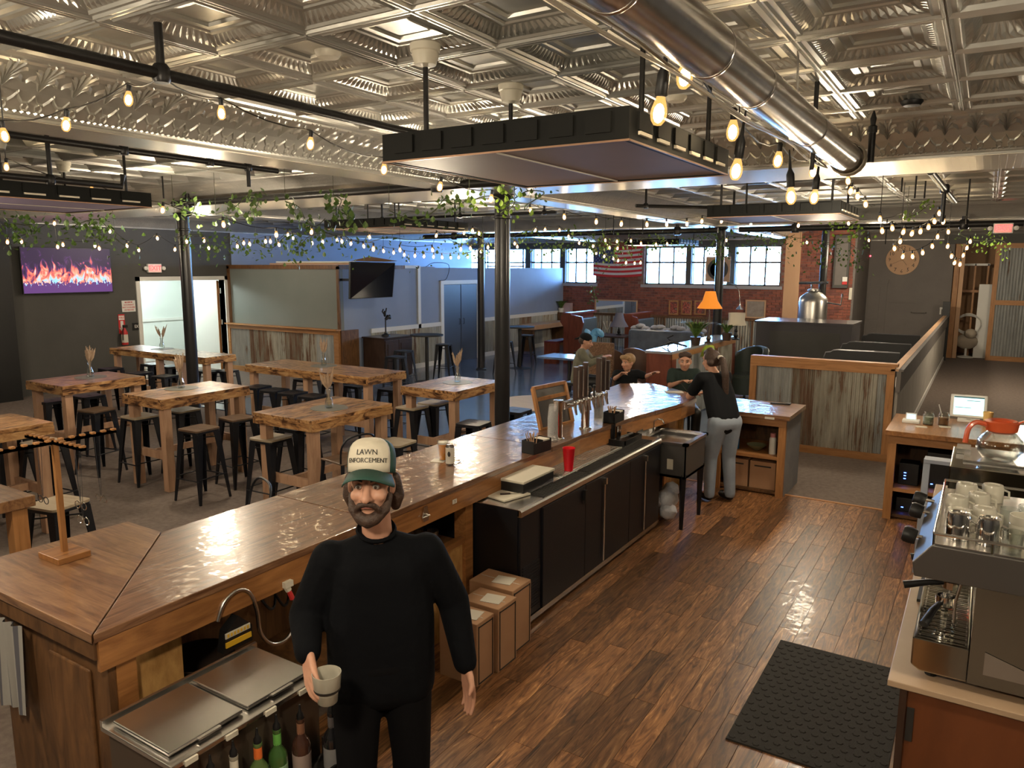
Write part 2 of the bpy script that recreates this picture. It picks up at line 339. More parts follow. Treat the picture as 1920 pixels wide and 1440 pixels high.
# stained timber edging round the painted end face
for a in ((XL+.02, YP-.03, 2.44, XP+.03, YP, 2.53), (XL+.02, YP-.03, 1.1, XL+.1, YP, 2.5), (XP-.05, YP-.03, 1.1, XP+.03, YP, 2.5)): MB().box(*a).build('edge_board', 'darkply', pt)
MB().box(XP, YP, 2.44, XP+.02, 13.9, 2.53).build('edge_board', 'darkply', pt)
yy = bx(785, 560, XP).y; MB().box(XP, yy-.05, 1.0, XP+.03, yy+.05, 2.52).build('edge_board', 'white', pt); MB().box(XP, 13.9, 2.46, XP+.03, yy, 2.53).build('edge_board', 'white', pt)
def corrugated(u0, u1, z0, z1, origin, axis, normal, name, m, parent, pitch=.076, amp=.016, n=None):
    """a corrugated sheet: u runs along axis from origin"""
    mb = MB(); ax = V(axis); nn = V(normal); k = int((u1-u0)/pitch*4)+1
    for i in range(k+1):
        u = u0+(u1-u0)*i/k; h = amp*sin(2*pi*u/pitch)
        for z in (z0, z1): mb.v.append(tuple(V(origin)+ax*u+nn*h+V((0, 0, z))))
    for i in range(k): mb.f.append((2*i, 2*i+2, 2*i+3, 2*i+1))
    return mb.build(name, m, parent, smooth=True)
# corrugated dado with pine rails on the end face
w = XP-XL
for a in ((XL+.0, YP-.09, 1.02, XP+.02, YP-.03, 1.12), (XL, YP-.09, 0, XL+.1, YP-.03, 1.02), (XP-.12, YP-.09, 0, XP+.02, YP-.03, 1.02), (XL+.1, YP-.09, 0, XP-.12, YP-.03, .12)): MB().box(*a).build('rail', 'pine', pt)
MB().box(XL, YP-.16, 1.12, XP+.04, YP-.02, 1.15).build('rail', 'pine', pt)
us = [.1, .75, 1.35, 2.0, 2.5, 3.0, w-.12]
for i, (a, b) in enumerate(zip(us, us[1:])): corrugated(a, b, .12, 1.02, (XL, YP-.045, 0), (1, 0, 0), (0, -1, 0), 'tin_sheet', ['galv', 'rusty', 'oldtin', 'rusty', 'oldtin', 'galv'][i], pt)
# dado along the slate side: whitewashed rail, tin sheets, baseboard
door0, door1 = hole0-.12, hole1+.12
for a, b in ((YP+.95, door0), (door1, YB)):
    MB().box(XP, a, 1.0, XP+.03, b, 1.1).build('rail', 'white', pt); MB().box(XP, a, .0, XP+.03, b, .13).build('rail', 'white', pt)
    k = max(2, int((b-a)/.66))
    for i in range(k):
        ya, yb_ = a+(b-a)*i/k, a+(b-a)*(i+1)/k
        corrugated(0, yb_-ya, .13, 1.0, (XP+.015, ya, 0), (0, 1, 0), (1, 0, 0), 'tin_sheet', ['galv', 'oldtin', 'galv', 'rusty'][i % 4], pt)
MB().box(XP-.1, YP-.03, 0, XP+.06, YP+.5, 1.12).build('end_panel', 'darkply', pt)
# slate double door in the partition
d2 = root('door_2')
zt = 2.05
MB().box(XP, hole0-.12, 0, XP+.035, hole0, zt+.1).box(XP, hole1, 0, XP+.035, hole1+.12, zt+.1).box(XP, hole0, zt, XP+.035, hole1, zt+.1).build('door_frame', 'white', d2)
ym = (hole0+hole1)/2
for a, b in ((hole0, ym-.006), (ym+.006, hole1)):
    dl = MB().box(XP, a+.01, .01, XP+.025, b-.01, zt-.01).build('door_leaf', mat('slate_door_paint', (.075, .10, .15), .4), d2, bevel=.004)
    MB().tube([(XP+.03, (ym*3+(a+b)/2)/4, 1.0), (XP+.06, (ym*3+(a+b)/2)/4, 1.0), (XP+.06, (ym*3+(a+b)/2)/4, 1.14), (XP+.03, (ym*3+(a+b)/2)/4, 1.14)], .008, 6).build('door_handle', 'black', dl)
# ---- back wall: brick, windows
wins = []
def wx(px): return by(px, 490, YB).x
zw0, zw1 = by(1200, 533, YB).z, 3.12
wins = [(wx(868), wx(986)), (wx(993), wx(1051)), (wx(1058), wx(1117)), (wx(1208), wx(1288)), (wx(1294), wx(1366)), (wx(1376), wx(1464))]
holes = [(wins[0][0], wins[2][1], zw0, zw1), (wins[3][0], wins[5][1], zw0, zw1), (-14.9, -13.4, 1.9, zw1)]
XBR = -3.05
wb = root('wall_back')
rect_wall_y(MB(), YB+.015, XL, XBR, 0, ZC+.2, holes, .32).build('mortar_face', mat('mortar', (.17, .10, .075), .9, var=(.24, .16, .13), scale=12), wb)
bm = mat('red_brick', (.19, .052, .032), .8, var=(.30, .10, .065), scale=9, bump=.3)
bm2 = mat('dark_red_brick', (.12, .035, .026), .8, var=(.22, .08, .06), scale=9, bump=.3)
random.seed(3)
mbs = [MB(), MB()]
z = 0.02; row = 0
while z < 3.5:
    x = XP-.02-(row % 2)*.11
    while x < XBR:
        a, b = x+.006, min(x+.212, XBR); ok = all(not (a < h[1] and b > h[0] and z+.03 < h[3] and z+.03 > h[2]) for h in holes)
        if ok and b-a > .03: mbs[random.random() < .35].box(a, YB+random.uniform(-.006, .004), z, b, YB+.02, z+.064)
        x += .22
    z += .076; row += 1
for k, b in enumerate(mbs): tag(b.build('brickwork', [bm, bm2][k], wb), kind='stuff')
for h in holes[:2]:
    MB().box(h[0]-.08, YB-.05, h[2]-.09, h[1]+.08, YB+.3, h[2]).build('window_sill', mat('stone_sill', (.34, .33, .34), .7), wb)
    MB().box(h[0]-.05, YB-.02, h[3], h[1]+.05, YB+.3, h[3]+.16).build('lintel', 'charcoal', wb)
wm = mat('window_frame_paint', (.10, .10, .11), .5)
for i, (a, b) in enumerate(wins):
    wr = root('window_%d' % (i+1)); y = YB+.13
    MB().box(a, y-.03, zw0, a+.04, y+.03, zw1).box(b-.04, y-.03, zw0, b, y+.03, zw1).box(a, y-.03, zw0, b, y+.03, zw0+.04).box(a, y-.03, zw1-.04, b, y+.03, zw1).build('window_frame', wm, wr)
    nn = 2 if i != 5 else 3; 
    nn = 3
    zm = by(1200, 492, YB).z
    g = MB().box(a, y-.03, zm-.025, b, y+.03, zm+.025)
    for k in range(1, nn): xx = a+(b-a)*k/nn; g.box(xx-.022, y-.03, zw0, xx+.022, y+.03, zw1)
    g.build('muntin', wm, wr)
    for k in range(nn):
        for (za, zb) in ((zw0, zm), (zm, zw1)): MB().box(a+(b-a)*k/nn+.01, y-.003, za+.01, a+(b-a)*(k+1)/nn-.01, y+.003, zb-.01).build('pane', 'pane', wr)
for a_, b_ in ((wins[0][1], wins[1][0]), (wins[1][1], wins[2][0]), (wins[3][1], wins[4][0]), (wins[4][1], wins[5][0])): MB().box(a_-.03, YB+.0, zw0, b_+.03, YB+.3, zw1).build('mullion', 'charcoal', wb)
wr = root('window_7'); MB().box(-14.9, YB+.1, 1.9, -14.86, YB+.16, zw1).box(-13.44, YB+.1, 1.9, -13.4, YB+.16, zw1).box(-14.9, YB+.1, 2.5, -13.4, YB+.16, 2.54).build('window_frame', wm, wr)
MB().box(-14.9, YB+.12, 1.9, -13.4, YB+.126, zw1).build('pane', 'pane', wr)
for x0, x1, z0 in ((holes[0][0], holes[0][1], zw0), (holes[1][0], holes[1][1], zw0), (-14.9, -13.4, 1.9)):
    lp = lamp('window_portal', 'AREA', ((x0+x1)/2, YB+.3, (z0+zw1)/2), 1, (1, 1, 1), x1-x0, (R(-90), 0, 0), zw1-z0); lp.data.cycles.is_portal = True
# tin wainscot and wood rail under the bricks
for k in range(10):
    a = XP+.03+k*.88; b = min(a+.87, XBR-.02)
    corrugated(0, b-a, .0, .98, (a, YB-.02, 0), (1, 0, 0), (0, -1, 0), 'tin_sheet', ['rusty', 'oldtin', 'galv', 'rusty', 'galv'][k % 5], wb)
    MB().box(a-.03, YB-.05, 0, a+.03, YB-.01, 1.0).build('batten', 'darkply', wb)
MB().box(XP, YB-.05, .98, XBR, YB-.0, 1.05).build('rail', 'darkply', wb)
# return wall and clock wall with its painted door
YK = 24.5
struct(MB().box(XBR-.01, YB, 0, XBR+.05, YK, ZC+.2), 'wall_return', 'clockwall')
x1k = by(1783, 550, YK).x
ck = struct(MB().box(XBR, YK, 0, x1k, YK+.15, ZC+.2), 'wall_clock', 'clockwall')
d3 = root('door_3')
ax_, bx_ = by(1622, 560, YK).x, by(1655, 560, YK).x; zt3 = by(1630, 530, YK).z
MB().box(ax_-.1, YK-.04, 0, ax_, YK, zt3+.1).box(bx_, YK-.04, 0, bx_+.1, YK, zt3+.1).box(ax_-.13, YK-.05, zt3, bx_+.13, YK, zt3+.1).build('door_frame', 'clockwall', d3)
MB().box(ax_, YK-.03, .01, bx_, YK, zt3).build('door_leaf', 'clockwall', d3)
MB().box(ax_+.08, YK-.045, .2, bx_-.08, YK-.03, .9).box(ax_+.08, YK-.045, 1.0, bx_-.08, YK-.03, zt3-.12).build('door_panel', 'clockwall', d3, bevel=.008)
# drawer like shelf lines and pull on the clock wall
MB_ = MB().box(bx_+.2, YK-.025, by(1700, 568, YK).z, bx_+.85, YK, by(1700, 568, YK).z+.02); struct(MB_, 'trim_4', 'clockwall')
# right hand storage opening beyond the passage
p0, p1 = by(1784, 560, YK-.05).x, by(1797, 560, YK-.05).x
zh = 3.17
struct(MB().box(p0, YK-.12, 0, p0+.13, YK+.02, zh), 'trim_5', 'pinez', bevel=.006)
struct(MB().box(p0+.14, YK-.1, 0, p0+.24, YK+.05, zh), 'trim_6', 'plywood')
struct(MB().box(p0-.3, YK-.15, zh, XR, YK+.1, ZC+.2), 'wall_header', 'charcoal')
struct(MB().box(p0, YK+1.6, 0, XR, YK+1.7, ZC), 'wall_storage', mat('storage_plywood', (.36, .20, .10), .7, var=(.42, .24, .12), scale=3))
struct(MB().box(XBR, YK+.15, 0, p0+.05, YK+1.7, ZC), 'wall_storage_side', 'plywood')
struct(MB().box(XL-.2, YB+3.2, -.1, XR+.2, YK+3.4, 0), 'floor', 'carpet')
# low plastered wall with timber cap that edges the passage
rw = root('wall_passage'); XW = -.86
y0, y1 = 10.72, 23.6
MB().box(XW-.12, y0, 0, XW, y1, .98).build('plaster_face', mat('pale_plaster', (.42, .39, .35), .8, var=(.50, .47, .42), scale=4), rw)
MB().box(XW-.02, y0-.12, .93, XW+.03, y1, 1.2).build('side_board', 'clockwall', rw)
MB().box(XW-.09, y0-.12, 1.2, XW-.0, y1, 1.225).build('cap', 'plywood', rw)
MB().box(XW+.0, y0-.12, 1.2, XW+.055, y1, 1.222).build('cap', 'clockwall', rw)
MB().box(XW, y0, 0, XW+.02, y1, .1).build('baseboard', 'white', rw)
MB().box(XW-.12, y1, 0, XW+.06, y1+.2, 1.6).build('end_post', 'black', rw)
# ================================================================= pressed tin ceiling
def tile_mesh(w, l, detail=1, style=0):
    """one pressed panel hanging below z=0, recessed square coffer; w along x, l along y"""
    mb = MB()
    def ring(a0, b0, z0, a1, b1, z1, n=1, amp=0.0, rows=1):
        for sx, sy, dx, dy in ((-1, -1, 1, 0), (1, -1, 0, 1), (1, 1, -1, 0), (-1, 1, 0, -1)):
            o = len(mb.v)
            for r in range(rows+1):
                f = r/rows; a = a0+(a1-a0)*f; b = b0+(b1-b0)*f; z = z0+(z1-z0)*f
                for k in range(n+1):
                    t = k/n; x = sx*a+dx*2*a*t; y = sy*b+dy*2*b*t
                    h = -amp*(1 if k % 2 else 0)*(1 if 0 < r < rows else 0) if n > 1 else 0
                    mb.v.append((x, y, z+h))
            for r in range(rows):
                for k in range(n): i = o+r*(n+1)+k; mb.f.append((i, i+1, i+n+2, i+n+1))
    W, K = w/2, l/2
    s = min(w, l)
    if style == 0:
        prof = [(0, 0, 1, 0), (.008, -.012, 1, 0), (.016, -.012, 1, 0), (.022, 0, 1, 0), (.045, 0, 1, 0), (.052, -.008, 1, 0), (.060, 0.004, 1, 0), (.115, .040, 26 if detail else 1, .013), (.130, .040, 1, 0), (.152, .040, 1, 0), (.158, .032, 1, 0), (.164, .040, 1, 0), (.195, .042, 1, 0), (.200, .056, 1, 0), (.302, .056, 1, 0)]
    else:
        prof = [(0, 0, 1, 0), (.010, -.014, 1, 0), (.020, 0, 1, 0), (.040, 0, 1, 0), (.048, -.01, 1, 0), (.055, .01, 1, 0), (.115, .075, 14 if detail else 1, .018), (.12, .075, 1, 0)]
    lim = min(W, K)-.01
    prof = [(min(p[0], lim), p[1], p[2], p[3]) for p in prof]
    for p, q in zip(prof, prof[1:]):
        if q[0] <= p[0]: continue
        ring(W-p[0], K-p[0], p[1], W-q[0], K-q[0], q[1], q[2], q[3], 2 if q[2] > 1 else 1)
    q = prof[-1]; a, b = W-q[0], K-q[0]; o = len(mb.v); mb.v += [(-a, -b, q[1]), (a, -b, q[1]), (a, b, q[1]), (-a, b, q[1])]; mb.f.append((o, o+1, o+2, o+3))
    return mb
ce = root('ceiling')
# closed slab above everything
MB().box(XL-.4, YF-.2, ZC+.085, XR+.2, YK+3.4, ZC+.25).build('slab', 'charcoal', ce)
XA, XB_ = -4.55, -4.93; YA, YA2 = 6.37, 7.30; XC, XC2 = -10.1, -10.55; YC_, YC2 = 14.55, 15.35
X0a, X0b = 1.05, 1.5
CV = [(0, 0), (.015, 0), (.015, .014), (.035, .018), (.040, .032), (.055, .036), (.075, .060), (.10, .088), (.14, .125), (.19, .158), (.25, .186), (.31, .205), (.36, .214), (.37, .226), (.39, .232), (.40, .24), (.45, .24)]
def cove_pt(v):
    """v 0..1 up the cove; returns inset, z rise, normal (inset, z)"""
    i = min(int(v*(len(CV)-1)), len(CV)-2); f = v*(len(CV)-1)-i; a, b = CV[i], CV[i+1]
    d = V((b[0]-a[0], b[1]-a[1])).normalized(); return a[0]+(b[0]-a[0])*f, a[1]+(b[1]-a[1])*f, (d.y, -d.x)
def bay(x0, x1, y0, y1, detail, name='cove', x_grid=-.235, y_grid=5.56, right_border=None):
    mb = MB(); n = len(CV)
    loops = [[(x0+i, y0+i, ZS+z), (x1-i, y0+i, ZS+z), (x1-i, y1-i, ZS+z), (x0+i, y1-i, ZS+z)] for i, z in CV]
    for a, b in zip(loops, loops[1:]):
        for k in range(4): mb.add([a[k], a[(k+1) % 4], b[(k+1) % 4], b[k]], [(0, 1, 2, 3)])
    mb.build('cove', 'tin' if detail else 'tinfar', ce, smooth=True)
    ix0, ix1, iy0, iy1 = x0+.45, x1-.45, y0+.45, y1-.45
    return ix0, ix1, iy0, iy1
# soffits of the beams
so = MB()
for a in ((XL, YA, XR, YA2), (XL, YC_, XR, YC2)): so.box(a[0], a[1], ZS-.005, a[2], a[3], ZS+.3)
for a, b in ((XB_, XA), (XC2, XC), (X0a, X0b)):
    for c, d in ((YF, YA), (YA2, YC_), (YC2, YK+1)): so.box(a, c, ZS-.005, b, d, ZS+.3)
def grid_soffit():
    m, t, p = nt('pressed_tin_small_squares'); tc = N(t, 'ShaderNodeTexCoord'); br = N(t, 'ShaderNodeTexBrick', Scale=1.0); br.offset = 0; br.inputs['Brick Width'].default_value = .05; br.inputs['Row Height'].default_value = .05; br.inputs['Mortar Size'].default_value = .006
    L(t, tc.outputs['Object'], br.inputs[0]); b = N(t, 'ShaderNodeBump', Strength=.9, Distance=.012); L(t, br.outputs['Fac'], b.inputs['Height']); L(t, b.outputs[0], p.inputs['Normal'])
    p.inputs['Base Color'].default_value = (.66, .62, .54, 1); p.inputs['Metallic'].default_value = .85; p.inputs['Roughness'].default_value = .32; return m
so.build('beam_soffit', grid_soffit(), ce)
# --- near bay with every panel a part
bay(XA, X0a, YF, YA, 1)
T = {}
def tiles(x0, x1, y0, y1, xs, ys, single_parts, detail):
    far = MB()
    for a, b in zip(xs, xs[1:]):
        for c, d in zip(ys, ys[1:]):
            w, l = b-a, d-c; st = 1 if min(w, l) < .5 else 0; key = (round(w, 3), round(l, 3), detail, st)
            if single_parts:
                if key not in T: T[key] = tile_mesh(w, l, detail, st).build('tin_panel', 'tin', ce, smooth=False); o = T[key]
                else: o = T[key].copy(); COL.objects.link(o)
                o.location = ((a+b)/2, (c+d)/2, ZC)
            else:
                t = tile_mesh(w, l, detail, st); far.add(t.v, t.f, Matrix.Translation(((a+b)/2, (c+d)/2, ZC)))
    if not single_parts: tag(far.build('tin_panel', 'tin', ce), kind='stuff')
xs = [-4.10, -3.895]+[-3.285+.61*k for k in range(6)]+[.15, .60]
ys = [-2.55, -1.76, -1.15, -.54, .07]+[.68+.61*k for k in range(9)]+[5.92]
tiles(0, 0, 0, 0, xs, ys[4:], True, 1); tiles(0, 0, 0, 0, xs, ys[:5], False, 0)
def spread(a, b, s=.61):
    n = max(1, round((b-a)/s)); return [a+(b-a)*i/n for i in range(n+1)]
for (x0, x1, y0, y1) in ((XC, XB_, YF, YA), (XL, XC2, YF, YA), (XC, XB_, YA2, YC_), (XL, XC2, YA2, YC_), (XA, X0a, YA2, YC_), (XA, X0a, YC2, YK), (XC, XB_, YC2, YB), (XL, XC2, YC2, YB), (X0b, XR, YF, YA), (X0b, XR, YA2, YC_), (X0b, XR, YC2, YK)):
    a = bay(x0, x1, y0, y1, 0)
    if a[1] > a[0]: tiles(0, 0, 0, 0, spread(a[0], a[1]), spread(a[2], a[3]), False, 0)
# --- palmettes stamped in the near coves
def palmette():
    mb = MB()
    def ridge(pts, w, h):
        o = len(mb.v); n = len(pts)
        for i, (u, v) in enumerate(pts):
            d = V((pts[min(i+1, n-1)][0]-pts[max(i-1, 0)][0], pts[min(i+1, n-1)][1]-pts[max(i-1, 0)][1])).normalized(); ww = w*(1-.75*abs(2*i/(n-1)-1.15)) if n > 2 else w
            for s_, hh in ((-1, 0), (0, h), (1, 0)):
                uu = u-d.y*ww*s_; vv = v+d.x*ww*s_
                r_, z_, nn = cove_pt(min(max(vv/.48, 0.0), .999)); mb.v.append((uu*.76, r_+nn[0]*hh*.62, z_+nn[1]*hh*.62))
        for i in range(n-1):
            for k in (0, 1): a = o+i*3+k; mb.f.append((a, a+1, a+4, a+3))
    for k in range(-3, 4):
        a = k*.42; ln = .165-.012*abs(k)
        ridge([(sin(a*f**.7)*ln*f*.85, .235+cos(a*f)*ln*f) for f in (.12, .4, .7, .9, 1.0)], .015, .020)
    for s_ in (-1, 1):
        ridge([(s_*x, y) for x, y in ((0, .23), (.03, .20), (.07, .195), (.10, .215), (.125, .24))], .010, .015)
        ridge([(s_*(.045+.024*cos(t)), .175+.024*sin(t)) for t in (1.5, 2.8, 4.0, 5.2, 6.2, 7.0)], .008, .014)
    for k in range(-2, 3):
        ridge([(k*.046, .115), (k*.046+.008, .13), (k*.046, .15)], .014, .018)
    return mb
pp = palmette().build('palmette', 'tin', ce, smooth=True); pp.location = (0, YA, ZS)
def place_p(o, loc, rz): o.location = loc; o.rotation_euler = (0, 0, rz)
sp = .18; first = True
for k in range(30):
    x = -4.3+k*sp; o = pp if first else pp.copy()
    if not first: COL.objects.link(o)
    first = False; place_p(o, (x, YA, ZS), pi)
for k in range(34):
    y = .4+k*sp; o = pp.copy(); COL.objects.link(o); place_p(o, (XA, y, ZS), -pi/2)
# ================================================================= the bar
bar = thing('bar_counter', (-3.2, 4.8, 0), 'long L-shaped bar with glossy lacquered plank top and orange-brown stained apron', 'bar')
main = [(-2.83, 1.44), (-2.83, 5.6), (-2.77, 6.6), (-2.62, 7.55), (-2.60, 7.95), (-2.84, 8.3), (-3.4, 8.69), (-3.74, 8.46), (-3.66, 7.0), (-3.66, 2.27)]
endp = [(-2.835, 1.435), (-3.668, 2.268), (-3.98, 2.27), (-4.02, 1.435)]
# top laid in lengths, a thin joint between them
def clip_y(poly, y0, y1):
    def cl(p, f, side):
        o = []
        for i in range(len(p)):
            a, b = p[i], p[(i+1) % len(p)]; ia, ib = side*(a[1]-f) >= 0, side*(b[1]-f) >= 0
            if ia: o.append(a)
            if ia != ib: t = (f-a[1])/(b[1]-a[1]); o.append((a[0]+(b[0]-a[0])*t, f))
        return o
    return cl(cl(poly, y0, 1), y1, -1)
for a, b in ((1.4, 3.05), (3.054, 5.1), (5.104, 7.0), (7.004, 8.8)):
    p = clip_y(main, a, b); MB().prism(p, 1.04, 1.08).build('bar_top', 'bartop', bar, bevel=.004)
MB().prism(endp, 1.04, 1.08).build('bar_top', 'bartopx', bar, bevel=.004)
for (a, b) in (((-2.845, 1.46), (-2.845, 5.6)), ((-2.845, 5.6), (-2.79, 6.6)), ((-2.79, 6.6), (-2.64, 7.55)), ((-2.64, 7.55), (-2.62, 7.93)), ((-2.62, 7.93), (-2.86, 8.27)), ((-2.86, 8.27), (-3.4, 8.66))):
    MB().bar((a[0], a[1], .975), (b[0], b[1], .975), .022, .13).build('apron', 'barfront', bar)
MB().bar((-2.85, 1.46, 1.0), (-4.0, 1.46, 1.0), .022, .08).build('apron', 'darkply', bar)
MB().bar((-4.0, 1.46, .99), (-3.97, 2.25, .99), .022, .10).build('apron', 'barfront', bar); MB().bar((-3.66, 2.28, .99), (-3.66, 8.4, .99), .022, .10).build('apron', 'barfront', bar)
# carcass: guest side panel, end panels, posts, shelves
MB().box(-3.46, 1.52, 0, -3.43, 8.2, 1.04).build('guest_panel', 'darkply', bar)
MB().box(-3.75, 1.50, 0, -2.86, 1.53, .96).build('end_panel', 'darkply', bar)
MB().box(-3.30, 1.485, .08, -2.98, 1.50, .86).build('end_panel', 'darkply', bar, bevel=.01)
for x, y in ((-2.90, 1.532), (-2.92, 3.18), (-2.92, 3.98), (-2.86, 6.9), (-2.80, 7.45)): MB().box(x-.05, y, 0, x+.045, y+.085, .92).build('post', 'barfront', bar)
MB().box(-2.93, 1.59, .0, -2.91, 1.86, .90).build('strand_panel', 'osb', bar)
MB().box(-2.925, 3.27, 0, -2.905, 3.98, .64).build('strand_panel', 'osb', bar); MB().box(-2.93, 3.27, .63, -2.88, 3.98, .67).build('rail', 'barfront', bar)
MB().box(-3.42, 3.2, .60, -2.93, 4.02, .625).build('shelf', 'darkply', bar)
MB().box(-3.42, 1.6, .30, -2.95, 3.2, .32).build('shelf', 'darkply', bar)
MB().box(-2.90, 6.98, 0, -2.88, 7.46, .9).build('strand_panel', 'osb', bar)
MB().box(-3.43, 8.1, 0, -2.8, 8.13, .96).build('end_panel', 'osb', bar)
MB().bar((-2.78, 7.55, .45), (-2.86, 8.12, .45), .02, .9).build('strand_panel', 'osb', bar)
# number labels and bottle openers screwed to the apron
def lab(px, py, s, x=-2.83):
    p = bx(px, py, x); o = single(MB().box(x, p.y-.022, p.z-.014, x+.004, p.y+.022, p.z+.014), 'price_label', 'paper', 'white number label reading %s on the bar apron, %s' % (s, {'3': 'near the man', '7': 'below the far caddy', '8': 'near the leaning woman'}[s]), 'label', 'number labels on the bar apron')
    text(s, .024, face((x+.005, p.y, p.z), (1, 0, 0)), 'ink', o, 'number', .0005)
for k, (px, py, s) in enumerate(((852, 940, '3'), (1123, 826, '7'), (1232, 782, '8'))): lab(px, py, s, (-2.83, -2.83, -2.74)[k])
def opener(p, n, lb):
    t = thing('bottle_opener', p, lb, 'bottle opener', 'openers on the bar apron')
    x, y, z = p
    MB().plate([(x, y-.016, z+.045), (x, y+.016, z+.045), (x, y+.02, z+.01), (x, y+.035, z-.02), (x, y+.022, z-.05), (x, y-.022, z-.05), (x, y-.035, z-.02), (x, y-.02, z+.01)], (.006, 0, 0)).build('plate', 'steel', t)
    MB().tube([(x+.006, y-.028, z-.02), (x+.022, y-.015, z-.012), (x+.022, y+.015, z-.012), (x+.006, y+.028, z-.02)], .005, 6).build('claw', 'chrome', t)
opener(tuple(bx(796, 962, -2.832)+V((.006, 0, 0))), 1, 'steel wall bottle opener on the apron near the glass shelf')
opener(tuple(bx(1254, 772, -2.70)+V((.012, 0, 0))), 2, 'steel wall bottle opener on the apron near the far end of the bar')
# ---- glasses on the shelf under the bar
gl = None
for i in range(4):
    for j in range(3):
        x, y = -3.0-j*.12, 3.36+i*.14
        if gl is None:
            gl = single(MB().lathe([(.028, 0), (.030, .006), (.034, .06), (.04, .13), (.037, .13), (.031, .06), (.026, .012), (.0, .012)], (x, y, .627), 12), 'tumbler', 'glass', 'clear tumbler standing on the shelf under the bar', 'glass', 'tumblers on the shelf under the bar', True)
        else: o = gl.copy(); COL.objects.link(o); o.location = (x, y, .627)
# ---- back bar cooler
ck_ = thing('bar_cooler', (-2.87, 5.42, 0), 'long black three-door bar cooler with stainless top', 'cooler')
C0, C1, CX = 4.08, 6.63, -2.49
MB().box(-3.3, C0+.005, .09, CX-.035, C1-.005, .855).build('body', 'blackmetal', ck_)
MB().box(-3.3, C0, .855, CX-.02, C1, .895).box(-3.2, C0+.02, .0, CX-.06, C1-.02, .09).build('top_frame', 'blackmetal', ck_)
MB().prism([(CX, .85), (CX, .885), (CX-.008, .897), (CX-.03, .90), (-3.3, .90), (-3.3, .893), (CX-.03, .893), (CX-.03, .85)], C0, C1, Matrix(((1, 0, 0, 0), (0, 0, 1, 0), (0, 1, 0, 0), (0, 0, 0, 1)))).build('worktop', 'steel', ck_)
ds = [bx(1018, 1040, CX).y, bx(1097, 1000, CX).y, bx(1180, 950, CX).y, C1-.02]
MB().box(CX-.035, C0+.015, .1, CX-.015, ds[0]-.006, .84).build('grille', 'blackmetal', ck_)
for k in range(16): MB().box(CX-.015, C0+.04, .14+k*.022, CX-.009, ds[0]-.03, .15+k*.022).build('louvre', 'blackmetal', ck_)
hpos = [None, bx(1130, 1000, CX).y, bx(1206, 950, CX).y]
for k in range(3):
    d = MB().box(CX-.035, ds[k]+.003, .1, CX, ds[k+1]-.003, .84).build('door', 'blackmetal', ck_, bevel=.003)
    if k: MB().tube([(CX+.012, hpos[k], .12), (CX+.012, hpos[k], .80)], .008, 8).box(CX-.01, hpos[k]-.016, .77, CX+.03, hpos[k]+.012, .82).build('door_handle', 'steel', d)
    else: MB().box(CX, ds[1]-.05, .73, CX+.025, ds[1]-.02, .81).tube([(CX+.012, ds[1]-.035, .70), (CX+.012, ds[1]-.035, .73)], .007).build('door_lock', 'black', d)
MB().box(CX-.04, C0, .05, CX-.01, C1, .09).build('kick_strip', 'steel', ck_)
# things on the cooler
cb = thing('cutting_board', tuple(bz(952, 930, .9)), 'small cream cutting board carrying a paring knife at the near end of the cooler', 'cutting board')
x, y, z = cb.location
MB().cbox((x, y, .91), (.20, .26, .014), R(-14)).build('board', 'cream', cb, bevel=.004)
kn = thing('paring_knife', (x+.01, y-.02, .918), 'paring knife with brown handle on the cream cutting board', 'knife')
MB().bar((x-.03, y-.05, .922), (x+.02, y+.0, .922), .016, .010).build('handle', 'darkwood', kn); MB().plate([(x+.02, y, .922), (x+.03, y-.008, .922), (x+.09, y+.06, .922)], (0, 0, .002)).build('blade', 'steel', kn)
bm0 = [(4.36, 5.0), (5.02, 5.66), (5.68, 6.05)]
for i, (a, b) in enumerate(((4.42, 5.12), (5.14, 5.80), (5.82, 6.45))):
    o = MB().box(-2.62, a, .90, -2.515, b, .91)
    for k in range(26): o.box(-2.615+.0, a+.01+k*(b-a-.02)/26, .91, -2.52, a+.01+k*(b-a-.02)/26+.010, .916)
    single(o, 'bar_mat', 'rubber', ['black rubber bar mat at the near end of the cooler top', 'black rubber bar mat in the middle of the cooler top, beside the drip tray', 'black rubber bar mat at the far end of the cooler top'][i], 'bar mat', 'rubber mats on the cooler')
cd = thing('condiment_tray', (-2.74, 4.56, .9), 'black bar caddy with a cream lid near the red cup', 'caddy')
MB().box(-2.84, 4.36, .90, -2.645, 4.80, .985).build('tray', 'black', cd, bevel=.006); MB().box(-2.845, 4.355, .985, -2.64, 4.81, 1.003).build('lid', 'cream', cd, bevel=.004)
rc = bz(1066, 884, .905); tc_ = thing('red_cup', (rc.x, rc.y, .905), 'tall translucent red plastic cup standing on the cooler', 'cup')
MB().lathe([(.032, 0), (.034, .004), (.050, .19), (.052, .192), (.049, .19), (.031, .006), (0, .006)], (rc.x, rc.y, .905), 20).build('cup', mat('red_plastic', (.70, .008, .02), .3, spec=.6), tc_, smooth=True)
dt = thing('drip_tray', (-2.72, 5.4, .9), 'perforated stainless drip tray with round drain under the beer taps', 'drip tray')
MB().box(-2.84, 4.93, .90, -2.64, 6.05, .914).build('tray', 'steel', dt, bevel=.003)
g = MB()
for i in range(44):
    y = 4.95+i*.0249; g.box(-2.83, y, .914, -2.65, y+.006, .918)
for i in range(7): g.box(-2.83+i*.029, 4.95, .913, -2.825+i*.029, 6.03, .917)
tag(g.build('grate', 'chrome', dt), kind='stuff'); MB().lathe([(.045, 0), (.045, .006), (.03, .006), (.02, .003), (0, .003)], (-2.74, 5.45, .914), 20).build('drain', 'steel', dt)
